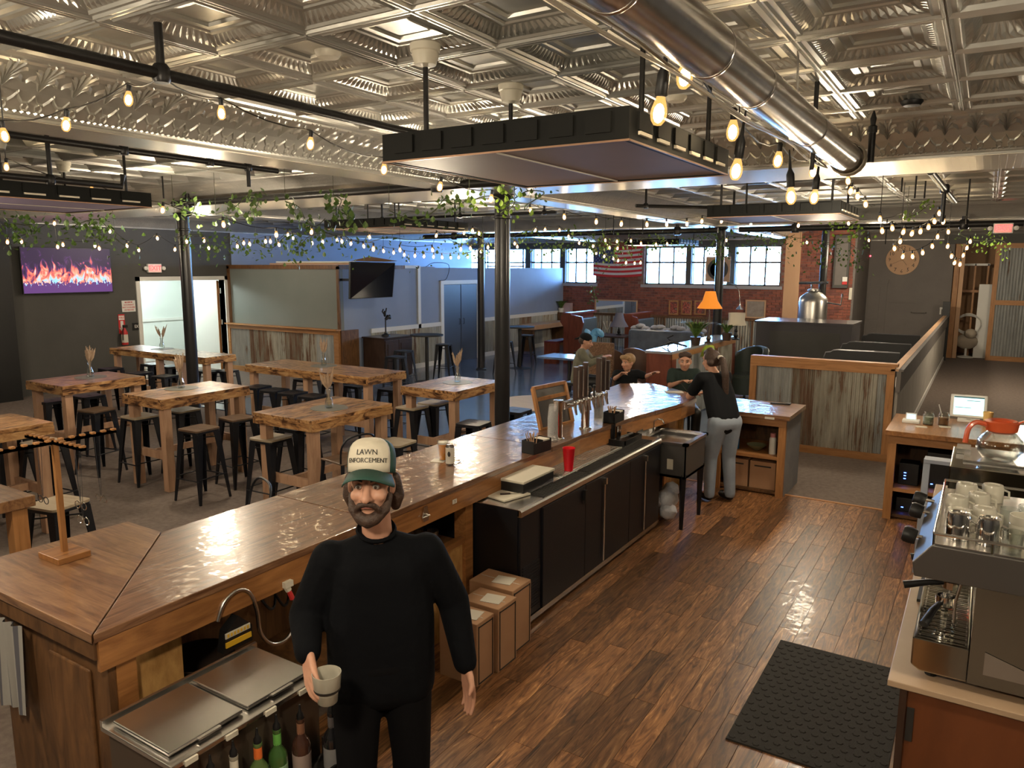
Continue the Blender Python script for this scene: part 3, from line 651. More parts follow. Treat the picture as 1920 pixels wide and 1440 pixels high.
tt = bz(1195, 815, .905); tr = thing('tool_tray', (-2.74, 6.3, .9), 'shallow black tray of bar tools at the far end of the cooler', 'tray')
MB().box(-2.84, 6.12, .90, -2.64, 6.50, .91).box(-2.84, 6.12, .91, -2.83, 6.5, .95).box(-2.65, 6.12, .91, -2.64, 6.5, .95).box(-2.84, 6.12, .91, -2.64, 6.13, .95).box(-2.84, 6.49, .91, -2.64, 6.5, .95).build('tray', 'black', tr)
MB().tube([(-2.8, 6.2, .93), (-2.7, 6.42, .96)], .012).build('handle', 'chrome', tr)
for i, (dx, dy, hh) in enumerate(((0, 0, .17), (.03, .07, .14), (-.01, .12, .12))):
    single(MB().lathe([(.022, 0), (.024, .004), (.030, hh), (.027, hh), (.020, .006), (0, .006)], (-2.80+dx, 6.18+dy, .912), 14), 'jigger', 'chrome' if i else 'black', ['black shaker tin in the tool tray', 'taller steel jigger in the tool tray', 'shorter steel jigger in the tool tray'][i], 'jigger', 'bar tools', True)
# ---- beer tower
ta, tb = bz(1055, 826, 1.08), bz(1092, 806, 1.08); tx = -2.93
tw = thing('beer_tap_tower', (tx, (ta.y+tb.y)/2, 1.08), 'chrome two-column beer tower with dark wooden tap handles', 'beer tap')
y0, y1 = bx(1062, 740, tx).y, bx(1121, 735, tx).y
cy = [ta.y+.03, tb.y+.08, ]
for y in cy: MB().lathe([(.055, 0), (.055, .006), (.038, .012), (.038, .30), (.042, .31), (.042, .33), (0, .335)], (tx, y, 1.08), 20).build('column', 'chrome', tw, smooth=True)
MB().tube([(tx, y0-.05, 1.35), (tx, y1+.05, 1.35)], .036, 16).build('header', 'chrome', tw, smooth=True)
n = 8; hts = [.28, .28, .30, .24, .20, .31, .31, .27]
for k in range(n):
    y = y0+(y1-y0)*k/(n-1)
    f = MB().tube([(tx+.03, y, 1.355), (tx+.085, y, 1.355)], .013, 10).tube([(tx+.085, y, 1.37), (tx+.085, y, 1.33), (tx+.10, y, 1.27)], [.016, .016, .008], 10).ell((tx+.085, y, 1.375), (.014, .014, .014)).build('faucet', 'chrome', tw, smooth=True)
    if k in (0, 1, 2, 5, 6, 7): MB().prism([(-.022, -.017), (.022, -.017), (.022, .017), (-.022, .017)], 0, hts[k], Matrix.Translation((tx+.09, y, 1.40))).build('tap_handle', 'darkwood', tw, bevel=.004); MB().box(tx+.112, y-.012, 1.42, tx+.1145, y+.010, 1.40+hts[k]-.03).build('handle_badge', 'steel', tw)
    else: MB().tube([(tx+.088, y, 1.38), (tx+.09, y, 1.46)], [.012, .008], 8).ell((tx+.09, y, 1.47), (.014, .014, .014)).build('tap_handle', 'black', tw)
# stacks of cups
def cupstack(px, py, n, lb, r=.045, m='cupclear', nm='cup_stack'):
    p = bz(px, py, 1.08); t = thing(nm, (p.x, p.y, 1.08), lb, 'cups', 'cup stacks by the taps')
    for k in range(n):
        z = 1.08+k*.016; MB().lathe([(r, z-1.08+0), (r*.72, z-1.08+.12), (.0, z-1.08+.12)], (p.x, p.y, 1.08), 16).build('plastic_cup', m, t, smooth=True)
cupstack(1036, 828, 13, 'stack of clear plastic cups upside down between the caddy and the taps'); cupstack(1122, 796, 13, 'stack of clear plastic cups upside down behind the black napkin caddy')
# chalk menu board
mbd = thing('menu_board', tuple(bz(1040, 812, 1.08)), 'wood-framed dark menu board leaning behind the beer taps', 'menu board')
A, B, C_, D = bz(1012, 812, 1.081), bz(1075, 792, 1.081), None, None
A = V((-3.22, A.y+.10, 1.083)); B = V((-3.16, A.y+.48, 1.083)); up = V((-.10, .02, .36))
MB().plate([A, B, B+up, A+up], (-.012, 0, 0)).build('board', mat('smoky_panel', (.07, .066, .06), .35, var=(.12, .11, .10), scale=5), mbd)
for p, q in ((A, B), (A+up, B+up), (A, A+up), (B, B+up), (A+up*.72, B+up*.72)): MB().bar(p+V((.008, 0, 0)), q+V((.008, 0, 0)), .03, .03).build('frame_rail', 'pinez', mbd)
MB().bar(B+up*.9, B+V((-.16, 0, 0)), .02).build('rear_leg', 'pinez', mbd)
# napkin caddies with straws
def caddy(px, py, lb, rz=0):
    p = bz(px, py, 1.08); x, y = p.x, p.y; t = thing('napkin_caddy', (x, y, 1.08), lb, 'caddy', 'napkin caddies on the bar edge')
    m4 = Matrix.Translation((x, y, 1.08)) @ Matrix.Rotation(rz, 4, 'Z')
    b = MB()
    for a in ((-.06, -.11, 0, .06, .11, .005), (-.06, -.11, 0, -.055, .11, .10), (.055, -.11, 0, .06, .11, .085), (-.06, -.11, 0, .06, -.105, .10), (-.06, .105, 0, .06, .11, .10), (-.06, .0, 0, .06, .005, .10)): b.box(*a, m=m4)
    b.build('box', 'black', t)
    MB().box(-.05, .012, .01, .05, .10, .095, m4).build('napkins', 'paper', t)
    for k in range(9):
        a = R(random.uniform(-14, 14)); c = R(random.uniform(-14, 14)); q = V((random.uniform(-.03, .03), -.055+random.uniform(-.03, .03), .02))
        e = q+V((sin(a), sin(c), 1))*.135; MB().tube([tuple(m4 @ q), tuple(m4 @ e)], .0035, 6).build('stirrer', 'plywood', t)
caddy(1006, 846, 'black napkin caddy with wooden stirrers, the nearer of two, beside the red cup', R(-8)); caddy(1150, 790, 'black napkin caddy on the bar edge beyond the beer taps')
# glass of beer and can
p = bz(831, 863, 1.08); t = thing('beer_glass', (p.x, p.y, 1.08), 'pint glass of amber beer standing on the bar', 'glass')
MB().lathe([(.029, 0), (.031, .005), (.043, .150), (.0405, .150), (.029, .008), (0, .008)], (p.x, p.y, 1.08), 24).build('glass', 'glass', t, smooth=True)
MB().lathe([(.0285, .009), (.0385, .125), (0, .125)], (p.x, p.y, 1.08), 24).build('beer', mat('amber_beer', (.75, .27, .02), .15, emis=(.8, .3, .03), es=.0), t, smooth=True); MB().lathe([(.0385, .125), (.040, .140), (0, .141)], (p.x, p.y, 1.08), 24).build('foam', 'paper', t, smooth=True)
q = bz(844, 871, 1.08); t = thing('beer_can', (q.x, q.y, 1.08), 'tall beer can with a cream paper label beside the pint glass', 'can')
MB().lathe([(.026, 0), (.032, .008), (.032, .135), (.026, .150), (.027, .153), (.024, .150), (0, .149)], (q.x, q.y, 1.08), 20).build('can', 'steel', t, smooth=True)
MB().lathe([(.0325, .012), (.0325, .130)], (q.x, q.y, 1.08), 20).build('can_label', 'paper', t, smooth=True); MB().ell((q.x+.012, q.y-.030, 1.165), (.014, .004, .02)).build('label_badge', 'ink', t)
single(MB().cbox((p.x-.02, p.y-.03, 1.0815), (.10, .10, .003), R(20)), 'coaster', 'paper', 'pale square coaster under the pint glass', 'coaster')
single(MB().tube([(q.x+.02, q.y-.04, 1.084), (q.x+.03, q.y+.09, 1.084)], .003, 6), 'pen', 'black', 'black pen lying behind the beer can', 'pen')
# ---- sink stand at the far end of the cooler
s = thing('sink_stand', (-2.5, 6.95, 0), 'grey steel bar sink standing on four tapered black legs', 'sink')
s0, s1, sx0, sx1 = 6.66, 7.24, -2.74, -2.26
MB().box(sx0, s0, .52, sx1, s1, .545).box(sx0, s0, .52, sx0+.012, s1, .84).box(sx1-.012, s0, .52, sx1, s1, .84).box(sx0, s0, .52, sx1, s0+.012, .84).box(sx0, s1-.012, .52, sx1, s1, .84).build('basin', mat('dull_grey_steel', (.13, .125, .12), .38, .6), s)
MB().box(sx0-.02, s0-.02, .84, sx1+.02, s0+.03, .865).box(sx0-.02, s1-.03, .84, sx1+.02, s1+.02, .865).box(sx0-.02, s0-.02, .84, sx0+.03, s1+.02, .865).box(sx1-.03, s0-.02, .84, sx1+.02, s1+.02, .865).build('rim', 'steel', s)
MB().box(sx0+.03, s0+.03, .80, sx1-.03, s1-.03, .815).build('drainboard', 'steel', s)
for x, y in ((sx0+.03, s0+.03), (sx1-.03, s0+.03), (sx0+.03, s1-.03), (sx1-.03, s1-.03)): MB().tube([(x, y, 0), (x, y, .56)], [.018, .034], 4).build('leg', 'blackmetal', s)
MB().box(sx0-.022, s0+.0, .866, sx0-.008, s1-.0, .93).build('splash', 'steel', s)
MB().tube([(sx0+.02, 7.0, .865), (sx0+.02, 7.0, .97), (sx0+.05, 7.0, 1.0), (sx0+.11, 7.0, 1.0), (sx0+.13, 7.0, .96)], .009, 8).build('tap', 'chrome', s, smooth=True)
lbl = MB().box(-2.44, s0-.004, .60, -2.38, s0, .70).build('warning_label', 'cream', s)
bag = MB()
random.seed(11)
for k in range(9): bag.ell((-2.52+random.uniform(-.07, .07), 6.95+random.uniform(-.14, .14), .10+random.uniform(0, .16)), (random.uniform(.05, .10), random.uniform(.06, .12), random.uniform(.05, .10)), 8, 5, Matrix.Rotation(random.uniform(0, 3), 4, 'X'))
single(bag, 'crumpled_bag', mat('crumpled_plastic', (.42, .43, .47), .3, var=(.65, .66, .7), scale=14), 'crumpled grey plastic bag on the floor under the sink stand', 'bag', None, True)
# ---- cardboard cartons on the floor
def carton(a, b, lb, x0=-2.64, x1=-2.36, h=.43):
    t = thing('cardboard_carton', ((x0+x1)/2, (a+b)/2, 0), lb, 'box', 'cartons on the floor beside the cooler')
    MB().box(x0, a, 0, x1, b, h).build('carton', 'cardboard', t, bevel=.004)
    MB().box(x0+.02, (a+b)/2-.002, h, x1-.02, (a+b)/2+.002, h+.002).build('tape', 'paper', t)
    MB().box(x1, a+.015, .02, x1+.003, a+.022, h-.02).box(x1, b-.022, .02, x1+.003, b-.015, h-.02).box(x1, a+.015, .02, x1+.003, b-.015, .027).box(x1, a+.015, h-.03, x1+.003, b-.015, h-.023).build('printed_border', 'ink', t)
    MB().cbox(((x0+x1)/2+.03, (a+b)/2, h+.002), (.13, .12, .003), R(10)).build('shipping_label', 'paper', t)
carton(3.83, 4.06, 'brown cardboard carton nearest the cooler, with a torn top', -2.74, -2.40, .45); carton(3.60, 3.815, 'brown cardboard carton in the middle of the row beside the cooler'); carton(3.40, 3.585, 'brown cardboard carton at the near end of the row', -2.66, -2.38, .41)
# ---- ice bin with two steel lids
ib = thing('ice_bin', (-2.5, 1.75, 0), 'stainless ice bin with two flat lids below the bar corner', 'ice bin')
MB().box(-2.66, 1.38, .0, -2.27, 2.06, .77).build('body', mat('dark_steel_side', (.10, .075, .055), .35, .5), ib)
MB().box(-2.68, 1.36, .77, -2.24, 2.07, .79).build('rim', 'steel', ib, bevel=.003)
for a, b in ((1.385, 1.70), (1.72, 2.045)): MB().box(-2.64, a, .795, -2.29, b, .812).build('lid', 'steel', ib, bevel=.005); MB().box(-2.30, a+.11, .80, -2.275, b-.11, .808).build('lid_handle', 'steel', ib)
MB().box(-2.68, 1.36, .79, -2.665, 2.07, .815).build('back_splash', 'steel', ib)
for y in (1.43, 1.6, 1.78, 1.95): MB().box(-2.24, y-.02, .765, -2.232, y+.03, .785).build('clip', 'cream', ib)
MB().box(-2.27, 1.38, .40, -2.08, 2.08, .415).box(-2.09, 1.38, .415, -2.08, 2.08, .49).box(-2.27, 1.38, .41, -2.08, 1.39, .49).box(-2.27, 2.07, .41, -2.08, 2.08, .49).build('speed_rail', 'dark' if 'dark' in M else 'black', ib)
# soda gun holster and hose
hp = bx(412, 1180, -2.93)
sh = thing('soda_gun_holster', (-2.9, hp.y, hp.z-.06), 'black and yellow soda gun holster mounted under the bar apron', 'soda gun')
x, y, z = -2.86, hp.y, hp.z+.02
MB().plate([(x, y-.07, z-.08), (x, y+.09, z-.08), (x, y+.09, z), (x, y+.02, z+.07), (x, y-.05, z+.02)], (.05, 0, 0)).build('body', 'black', sh)
ylw = mat('yellow_decal', (.75, .45, .03), .4)
MB().box(x+.05, y-.06, z-.01, x+.056, y+.075, z+.015).build('button_strip', 'paper', sh); MB().box(x+.05, y-.06, z-.055, x+.056, y+.08, z-.03).build('decal', ylw, sh)
for k in range(7): MB().box(x+.056, y-.052+k*.018, z-.005, x+.058, y-.042+k*.018, z+.010).build('button', ylw, sh)
HX = -2.83
hpts = [bx(a, b, HX) for a, b in ((408, 1165), (420, 1130), (445, 1107), (468, 1112), (482, 1145), (488, 1185), (508, 1207), (535, 1200), (555, 1170), (558, 1140), (548, 1122))]
hs = thing('soda_hose', tuple(hpts[6]), 'braided steel hose looping between the holster and a valve', 'hose')
# smooth the run
def smooth_path(p, n=4):
    o = []
    for i in range(len(p)-1):
        a, b, c, d = p[max(i-1, 0)], p[i], p[i+1], p[min(i+2, len(p)-1)]
        for k in range(n):
            t = k/n; o.append(.5*((2*b)+(-a+c)*t+(2*a-5*b+4*c-d)*t*t+(-a+3*b-3*c+d)*t**3))
    return o+[p[-1]]
MB().tube(smooth_path(hpts), .0105, 10).build('hose', 'steel', hs, smooth=True)
e = hpts[-1]; MB().tube([e, e+V((0, -.02, .05))], [.014, .012], 8).build('collar', 'redink', hs)
MB().tube([e+V((0, -.02, .05)), e+V((-.01, -.04, .10))], [.016, .02], 8).cbox(tuple(e+V((0, -.03, .09))), (.04, .05, .03)).build('valve', 'cream', hs)
for k in range(5):
    y = 2.3+k*.09; 
    single(MB().tube(smooth_path([V((-2.95, y, .90)), V((-2.92, y+.05, .80-.02*k)), V((-2.96, y+.12, .78)), V((-3.0, y+.16, .86))]), .007, 6), 'plastic_tube', 'black', 'black beverage tube hanging under the bar beside the hose valve', 'tube', 'tubes under the bar', True)
bn = single(MB().lathe([(.13, 0), (.14, .01), (.16, .62), (.165, .63), (.155, .63), (.13, .02), (0, .02)], (-3.06, 2.04, .02), 24), 'waste_bin', mat('dark_brown_plastic', (.03, .018, .012), .5), 'dark round waste bin standing under the bar behind the ice bin', 'bin', None, True)
# towel hung at the end of the bar
tw_ = MB(); xs0, n = -3.46, 16
for i in range(n+1):
    for j in range(9):
        tw_.v.append((-3.68+i*.013, 1.455-.014*sin(i*1.1)-.02*j/8*sin(i*.5), .93-.42*j/8))
for i in range(n):
    for j in range(8): a = i*9+j; tw_.f.append((a, a+9, a+10, a+1))
def stripes():
    m, t, p = nt('striped_towel'); tc = N(t, 'ShaderNodeTexCoord'); w = N(t, 'ShaderNodeTexWave', Scale=6.0); w.bands_direction = 'X'; L(t, tc.outputs['Object'], w.inputs[0])
    cr = N(t, 'ShaderNodeValToRGB'); cr.color_ramp.interpolation = 'CONSTANT'; cr.color_ramp.elements[1].position = .8; cr.color_ramp.elements[0].color = (.30, .29, .27, 1); cr.color_ramp.elements[1].color = (.10, .10, .12, 1)
    L(t, w.outputs[1], cr.inputs[0]); L(t, cr.outputs[0], p.inputs['Base Color']); p.inputs['Roughness'].default_value = .9; return m
single(tw_, 'bar_towel', stripes(), 'pale striped towel hanging on the end of the bar', 'towel', None, True)
# ---- bottles in the speed rail
bottles = [(427, 1392, (.45, .02, .02), (.6, .03, .03), 'red bottle with black pourer, leftmost in the speed rail'), (468, 1368, (.32, .30, .24), (.7, .66, .55), 'clear bottle with a cream neck label in the speed rail'),
           (511, 1347, (.10, .16, .05), (.75, .16, .03), 'olive bottle with an orange neck label in the speed rail'), (547, 1322, (.05, .12, .03), (.14, .42, .08), 'green bottle with a green neck label in the speed rail'),
           (583, 1308, (.07, .03, .02), (.30, .14, .08), 'dark brown bottle with a copper neck label in the speed rail'), (615, 1366, (.012, .012, .014), (.10, .09, .09), 'black bottle with a white ring, rightmost in the speed rail')]
for i, (px, py, c, c2, lb) in enumerate(bottles):
    top = .76; p = bz(px, py, top); x, y = p.x, p.y
    x = min(max(x, -2.225), -2.12); y = 1.50+i*.098
    t = thing('liquor_bottle', (x, y, .416), lb, 'bottle', 'bottles in the speed rail'); o = (x, y, .416)
    MB().lathe([(.034, 0), (.037, .006), (.037, .17), (.032, .19), (.016, .215), (.0145, .27), (.017, .272), (.017, .285), (0, .286)], o, 18).build('glass_body', mat('bottle_glass', c, .08, spec=.8, coat=.6), t, smooth=True)
    MB().lathe([(.0160, .222), (.0155, .268)], o, 14).build('neck_label', mat('neck_label', c2, .5), t, smooth=True)
    MB().lathe([(.0378, .05), (.0378, .14)], o, 18).build('label', mat('bottle_label', (c2[0]*.6+.2, c2[1]*.6+.2, c2[2]*.6+.2), .6), t, smooth=True)
    MB().lathe([(.015, .285), (.015, .30), (.007, .315), (.004, .345), (0, .346)], o, 10).build('pourer', 'black', t, smooth=True)
# ---- wooden rack on the bar corner
rb = bz(122, 1044, 1.08); gx, gy = rb.x, rb.y
rk = thing('glasses_rack', (gx, gy, 1.08), 'wooden cross-armed display stand with notched arms on the bar corner', 'rack')
MB().cbox((gx, gy, 1.095), (.19, .155, .03)).build('base', 'barfront', rk, bevel=.003)
hz = .555
MB().cbox((gx, gy, 1.11+hz/2), (.024, .024, hz)).build('post', 'pinez', rk)
for k, (dx, dy) in enumerate(((1, 0), (-1, 0), (0, 1), (0, -1))):
    a = MB(); ln = .26 if dx else .30; z = 1.11+hz
    for j in range(2):
        o = (-.011 if j == 0 else .011)
        a.cbox((gx+dx*ln/2+abs(dy)*0, gy+dy*ln/2, z-.006), (ln if dx else .024, ln if dy else .024, .014))
    for j in range(6):
        d = .03+j*(ln-.04)/5; a.cbox((gx+dx*d, gy+dy*d, z+.005), (.02 if dx else .024, .02 if dy else .024, .010))
    a.build('arm', 'pinez', rk)
for k, (dx, dy, ln, col) in enumerate(((.20, .0, .36, 'chrome'), (.15, .02, .30, 'chrome'), (.0, .2, .34, 'chrome'), (-.16, .0, .32, 'black'))):
    z = 1.11+hz-.01; px_, py_ = gx+dx, gy+dy
    t = thing('hanging_glasses', (px_, py_, z-ln), ['pair of wire glasses hanging from the right arm of the rack', 'second pair of wire glasses hanging beside the post of the rack', 'pair of glasses hanging from the far arm of the rack', 'dark pair of glasses hanging from the left arm of the rack'][k], 'glasses', 'glasses on the rack')
    MB().tube([(px_-.02, py_, z), (px_-.004, py_, z-ln+.03)], .0012, 4).tube([(px_+.03, py_, z), (px_+.004, py_, z-ln+.03)], .0012, 4).build('cord', 'cable', t)
    for s_ in (-1, 1): MB().tube([(px_+s_*.028+.022*cos(a), py_, z-ln+.01+.018*sin(a)) for a in [i*pi/6 for i in range(13)]], .0022, 5).build('rim', col, t)
    MB().tube([(px_-.006, py_, z-ln+.014), (px_, py_, z-ln+.022), (px_+.006, py_, z-ln+.014)], .002, 5).build('bridge', col, t)
# ================================================================= high tables and stools
def high_table(L_, F_, R_, label, along='Y', zt=1.06, vase=None):
    """corner pixels of the top: far left, nearest, right"""
    l, f, r = bz(*L_, zt), bz(*F_, zt), bz(*R_, zt)
    x0, x1 = (l.x, f.x)
    if along == 'Y': y0, y1 = f.y, r.y; x0, x1 = l.x, f.x
    else: y0, y1 = f.y, r.y; x0, x1 = l.x, f.x
    return box_table(x0, x1, y0, y1, label, along, zt)
def box_table(x0, x1, y0, y1, label, along='Y', zt=1.06):
    t = thing('high_table', ((x0+x1)/2, (y0+y1)/2, 0), label, 'table', 'torched pine high tables')
    bm_, bc = ('burnt', 'burntx') if along == 'Y' else ('burntx', 'burnt')
    w = (x1-x0) if along == 'Y' else (y1-y0); n = 5
    for k in range(n):
        a, b = k*w/n+.0015, (k+1)*w/n-.0015
        (MB().box(x0+a, y0, zt-.035, x0+b, y1, zt) if along == 'Y' else MB().box(x0, y0+a, zt-.035, x1, y0+b, zt)).build('top_plank', bm_, t, bevel=.002)
    ap = .11
    MB().box(x0-.003, y0-.003, zt-ap, x0+.035, y1+.003, zt-.036).build('apron_board', 'burnt', t); MB().box(x1-.035, y0-.003, zt-ap, x1+.003, y1+.003, zt-.036).build('apron_board', 'burnt', t)
    MB().box(x0+.036, y0-.003, zt-ap, x1-.036, y0+.035, zt-.036).build('apron_board', 'burntx', t); MB().box(x0+.036, y1-.035, zt-ap, x1-.036, y1+.003, zt-.036).build('apron_board', 'burntx', t)
    q = .092
    for sx in (0, 1):
        for sy in (0, 1):
            x = x0+.04 if sx == 0 else x1-.04-q; y = y0+.04 if sy == 0 else y1-.04-q
            MB().box(x, y, 0, x+q, y+q, zt-.112).build('leg', 'leg', t, bevel=.003)
    for y in (y0+.055, y1-.055-.04): MB().box(x0+.04+q, y, .36, x1-.04-q, y+.04, .45).build('stretcher', 'leg', t)
    xm = (x0+x1)/2; MB().box(xm-.02, y0+.1, .37, xm+.02, y1-.1, .44).build('stretcher', 'leg', t)
    if (x1-x0) > 1.6: 
        for y in (y0+.04, y1-.04-q): MB().box(xm-q/2, y, 0, xm+q/2, y+q, zt-.112).build('leg', 'leg', t)
    return x0, x1, y0, y1
TB = {}
TB[1] = high_table((184, 654), (384, 671), (428, 663), 'long torched pine high table against the doorway by the left wall', 'X')
TB[2] = high_table((54, 713), (117, 725), (277, 706), 'torched pine high table left of the first iron column, in front of the television wall')
TB[3] = high_table((222, 739), (303, 750), (461, 723), 'torched pine high table standing in front of the left iron column')
TB[4] = high_table((452, 684), (690, 708), (766, 696), 'longest torched pine high table, before the tin clad partition', 'X')
TB[5] = high_table((482, 771), (585, 790), (743, 757), 'torched pine high table directly behind the man in the cap')
TB[6] = high_table((759, 722), (854, 735), (945, 714), 'torched pine high table touching the iron column by the bar')
r = bz(100, 791, 1.06); TB[7] = box_table(r.x-.78, r.x, r.y-1.25, r.y, 'torched pine high table cut by the left frame edge, lit violet')
r = bz(66, 928, 1.06); 
t8 = thing('side_table', (r.x-.45, r.y-.37, 0), 'glossy dark brown table corner at the left frame edge, nearest the bar', 'table')
MB().box(r.x-.9, r.y-.75, .99, r.x, r.y, 1.06).build('top', 'bartopx', t8, bevel=.004)
for dx in (-.85, -.12):
    for dy in (-.71, -.13): MB().box(r.x+dx, r.y+dy, 0, r.x+dx+.09, r.y+dy+.09, .99).build('leg', 'pinez', t8)
# vases with pampas on grey round mats
M['mat_slate'] = mat('slate_placemat', (.16, .16, .14), .5)
vl = {1: 'far long table by the doorway', 2: 'table before the television wall', 3: 'table in front of the left column', 4: 'longest table by the partition', 5: 'table behind the man', 6: 'table beside the column'}
random.seed(5)
for k, (px, py) in {1: (304, 654), 2: (170, 707), 3: (340, 728), 4: (607, 686), 5: (617, 765), 6: (858, 717)}.items():
    p = bz(px, py, 1.06); x, y = p.x, p.y
    pm_ = single(MB().lathe([(.19, 0), (.19, .004), (0, .004)], (x, y, 1.06), 28, None, 1, 1), 'round_placemat', 'mat_slate', 'round slate grey placemat on the %s' % vl[k], 'placemat', 'placemats under the vases')
    t = thing('vase', (x, y, 1.064), 'clear glass bottle vase of dried pampas on the %s' % vl[k], 'vase', 'pampas vases')
    MB().lathe([(.038, 0), (.042, .01), (.040, .07), (.022, .12), (.020, .15), (.030, .19), (.028, .19), (.018, .15), (.020, .12), (.036, .07), (.036, .01), (0, .01)], (x, y, 1.064), 16).build('glass_body', 'glass', t, smooth=True)
    for j in range(6):
        a = random.uniform(0, 6.28); d = random.uniform(.03, .11); h = random.uniform(.30, .40); c = V((x, y, 1.08)); e = c+V((cos(a)*d, sin(a)*d, h)); m_ = c+V((cos(a)*d*.25, sin(a)*d*.25, h*.5))
        st = MB().tube([c, m_, e], .0018, 4).build('grass_stem', 'grass', t)
        pl = MB(); up = (e-m_).normalized(); pl.tube([m_+up*.02, m_+up*.07, m_+up*.13, e+up*.02], [.003, .017, .014, .002], 6)
        for q in range(14):
            f = random.random(); b = m_+up*(.04+f*.12); dd = V((random.uniform(-1, 1), random.uniform(-1, 1), .6)).normalized()*.03; pl.add([b, b+dd+up*.015, b+up*.02], [(0, 1, 2)])
        pl.build('plume', 'grass', st)
# stools
def stool_proto(wood_seat, seat_mat='blackmetal', zs=.78):
    t = thing('metal_stool', (0, 0, 0), None, None)
    b = MB(); s = .155; n = 4
    poly = []
    for cx, cy, a0 in ((s-.035, s-.035, 0), (-s+.035, s-.035, 90), (-s+.035, -s+.035, 180), (s-.035, -s+.035, 270)):
        for k in range(n+1): a = R(a0+90*k/n); poly.append((cx+.035*cos(a), cy+.035*sin(a)))
    b.prism(poly, zs-.035, zs-(.012 if wood_seat else 0)); b.build('seat_pan', 'blackmetal', t, bevel=.003)
    if wood_seat: MB().prism([(p[0]*1.01, p[1]*1.01) for p in poly], zs-.012, zs+.008).build('seat', seat_mat, t, bevel=.003)
    else: 
        MB().prism([(p[0]*.25, p[1]*.12) for p in poly], zs, zs+.001).build('grip_slot', 'ink', t)
    for sx in (-1, 1):
        for sy in (-1, 1):
            lg = MB(); tp = V((sx*(s-.03), sy*(s-.03), zs-.03)); bt = V((sx*.205, sy*.205, 0))
            for a, b_, w0, w1 in ((tp, bt, .075, .022),):
                ux = V((-sx, 0, 0)); uy = V((0, -sy, 0)); o = V((sx*.022, sy*.022, 0))
                for u in (ux, uy): lg.add([tp+o, tp+o+u*w0, bt+u*w1, bt, tp+o-V((sx*.006, sy*.006, 0)), tp+o+u*w0-V((sx*.006, sy*.006, 0)), bt+u*w1-V((sx*.006, sy*.006, 0)), bt-V((sx*.006, sy*.006, 0))], [(0, 1, 2, 3), (7, 6, 5, 4), (0, 4, 5, 1), (1, 5, 6, 2), (2, 6, 7, 3), (3, 7, 4, 0)])
            lg.build('leg', 'blackmetal', t)
    for (z, q) in ((.25, .183), (.27, .181)):
        if z == .25: br = ((q, -q, -q, -q), (q, q, -q, q))
        else: br = ((-q, -q, -q, q), (q, -q, q, q))
        for a in br: MB().tube([(a[0], a[1], z), (a[2], a[3], z)], .007, 6).build('stretcher', 'blackmetal', t)
    for i in (0, 1):
        a = .153; z = zs-.1; q = ((-a, -a, z, a, a, z) if i else (-a, a, z-.01, a, -a, z-.01)); MB().tube([q[:3], q[3:]], .006, 6).build('brace', 'blackmetal', t)
    return t
M['brownseat'] = wood('brown_stool_seat', [(.06, .035, .02), (.11, .065, .038), (.15, .09, .055)], 'X', 2, 8, .45, .1, .05, 1, .12)
M['tanseat'] = wood('tan_stool_seat', [(.25, .19, .12), (.34, .27, .18), (.40, .32, .22)], 'X', 2, 8, .5, .1, .05, 1, .1)
pA, pB, pC = stool_proto(False), stool_proto(True, 'brownseat'), stool_proto(True, 'tanseat')
used = {}
def stool(px, py, kind, lb, rz=0, z=.78):
    p = bz(px, py, z); pr = {'a': pA, 'b': pB, 'c': pC}[kind]
    if kind not in used: o = pr; used[kind] = 1
    else: o = copy_tree(pr)
    o.location = (p.x, p.y, 0); o.rotation_euler = (0, 0, rz); sc = z/.78; o.scale = (1, 1, sc); o['_w'] = (0, 0, 0)
    tag(o, lb, 'stool', 'metal stools at the high tables'); return o
bpy.context.view_layer.update()
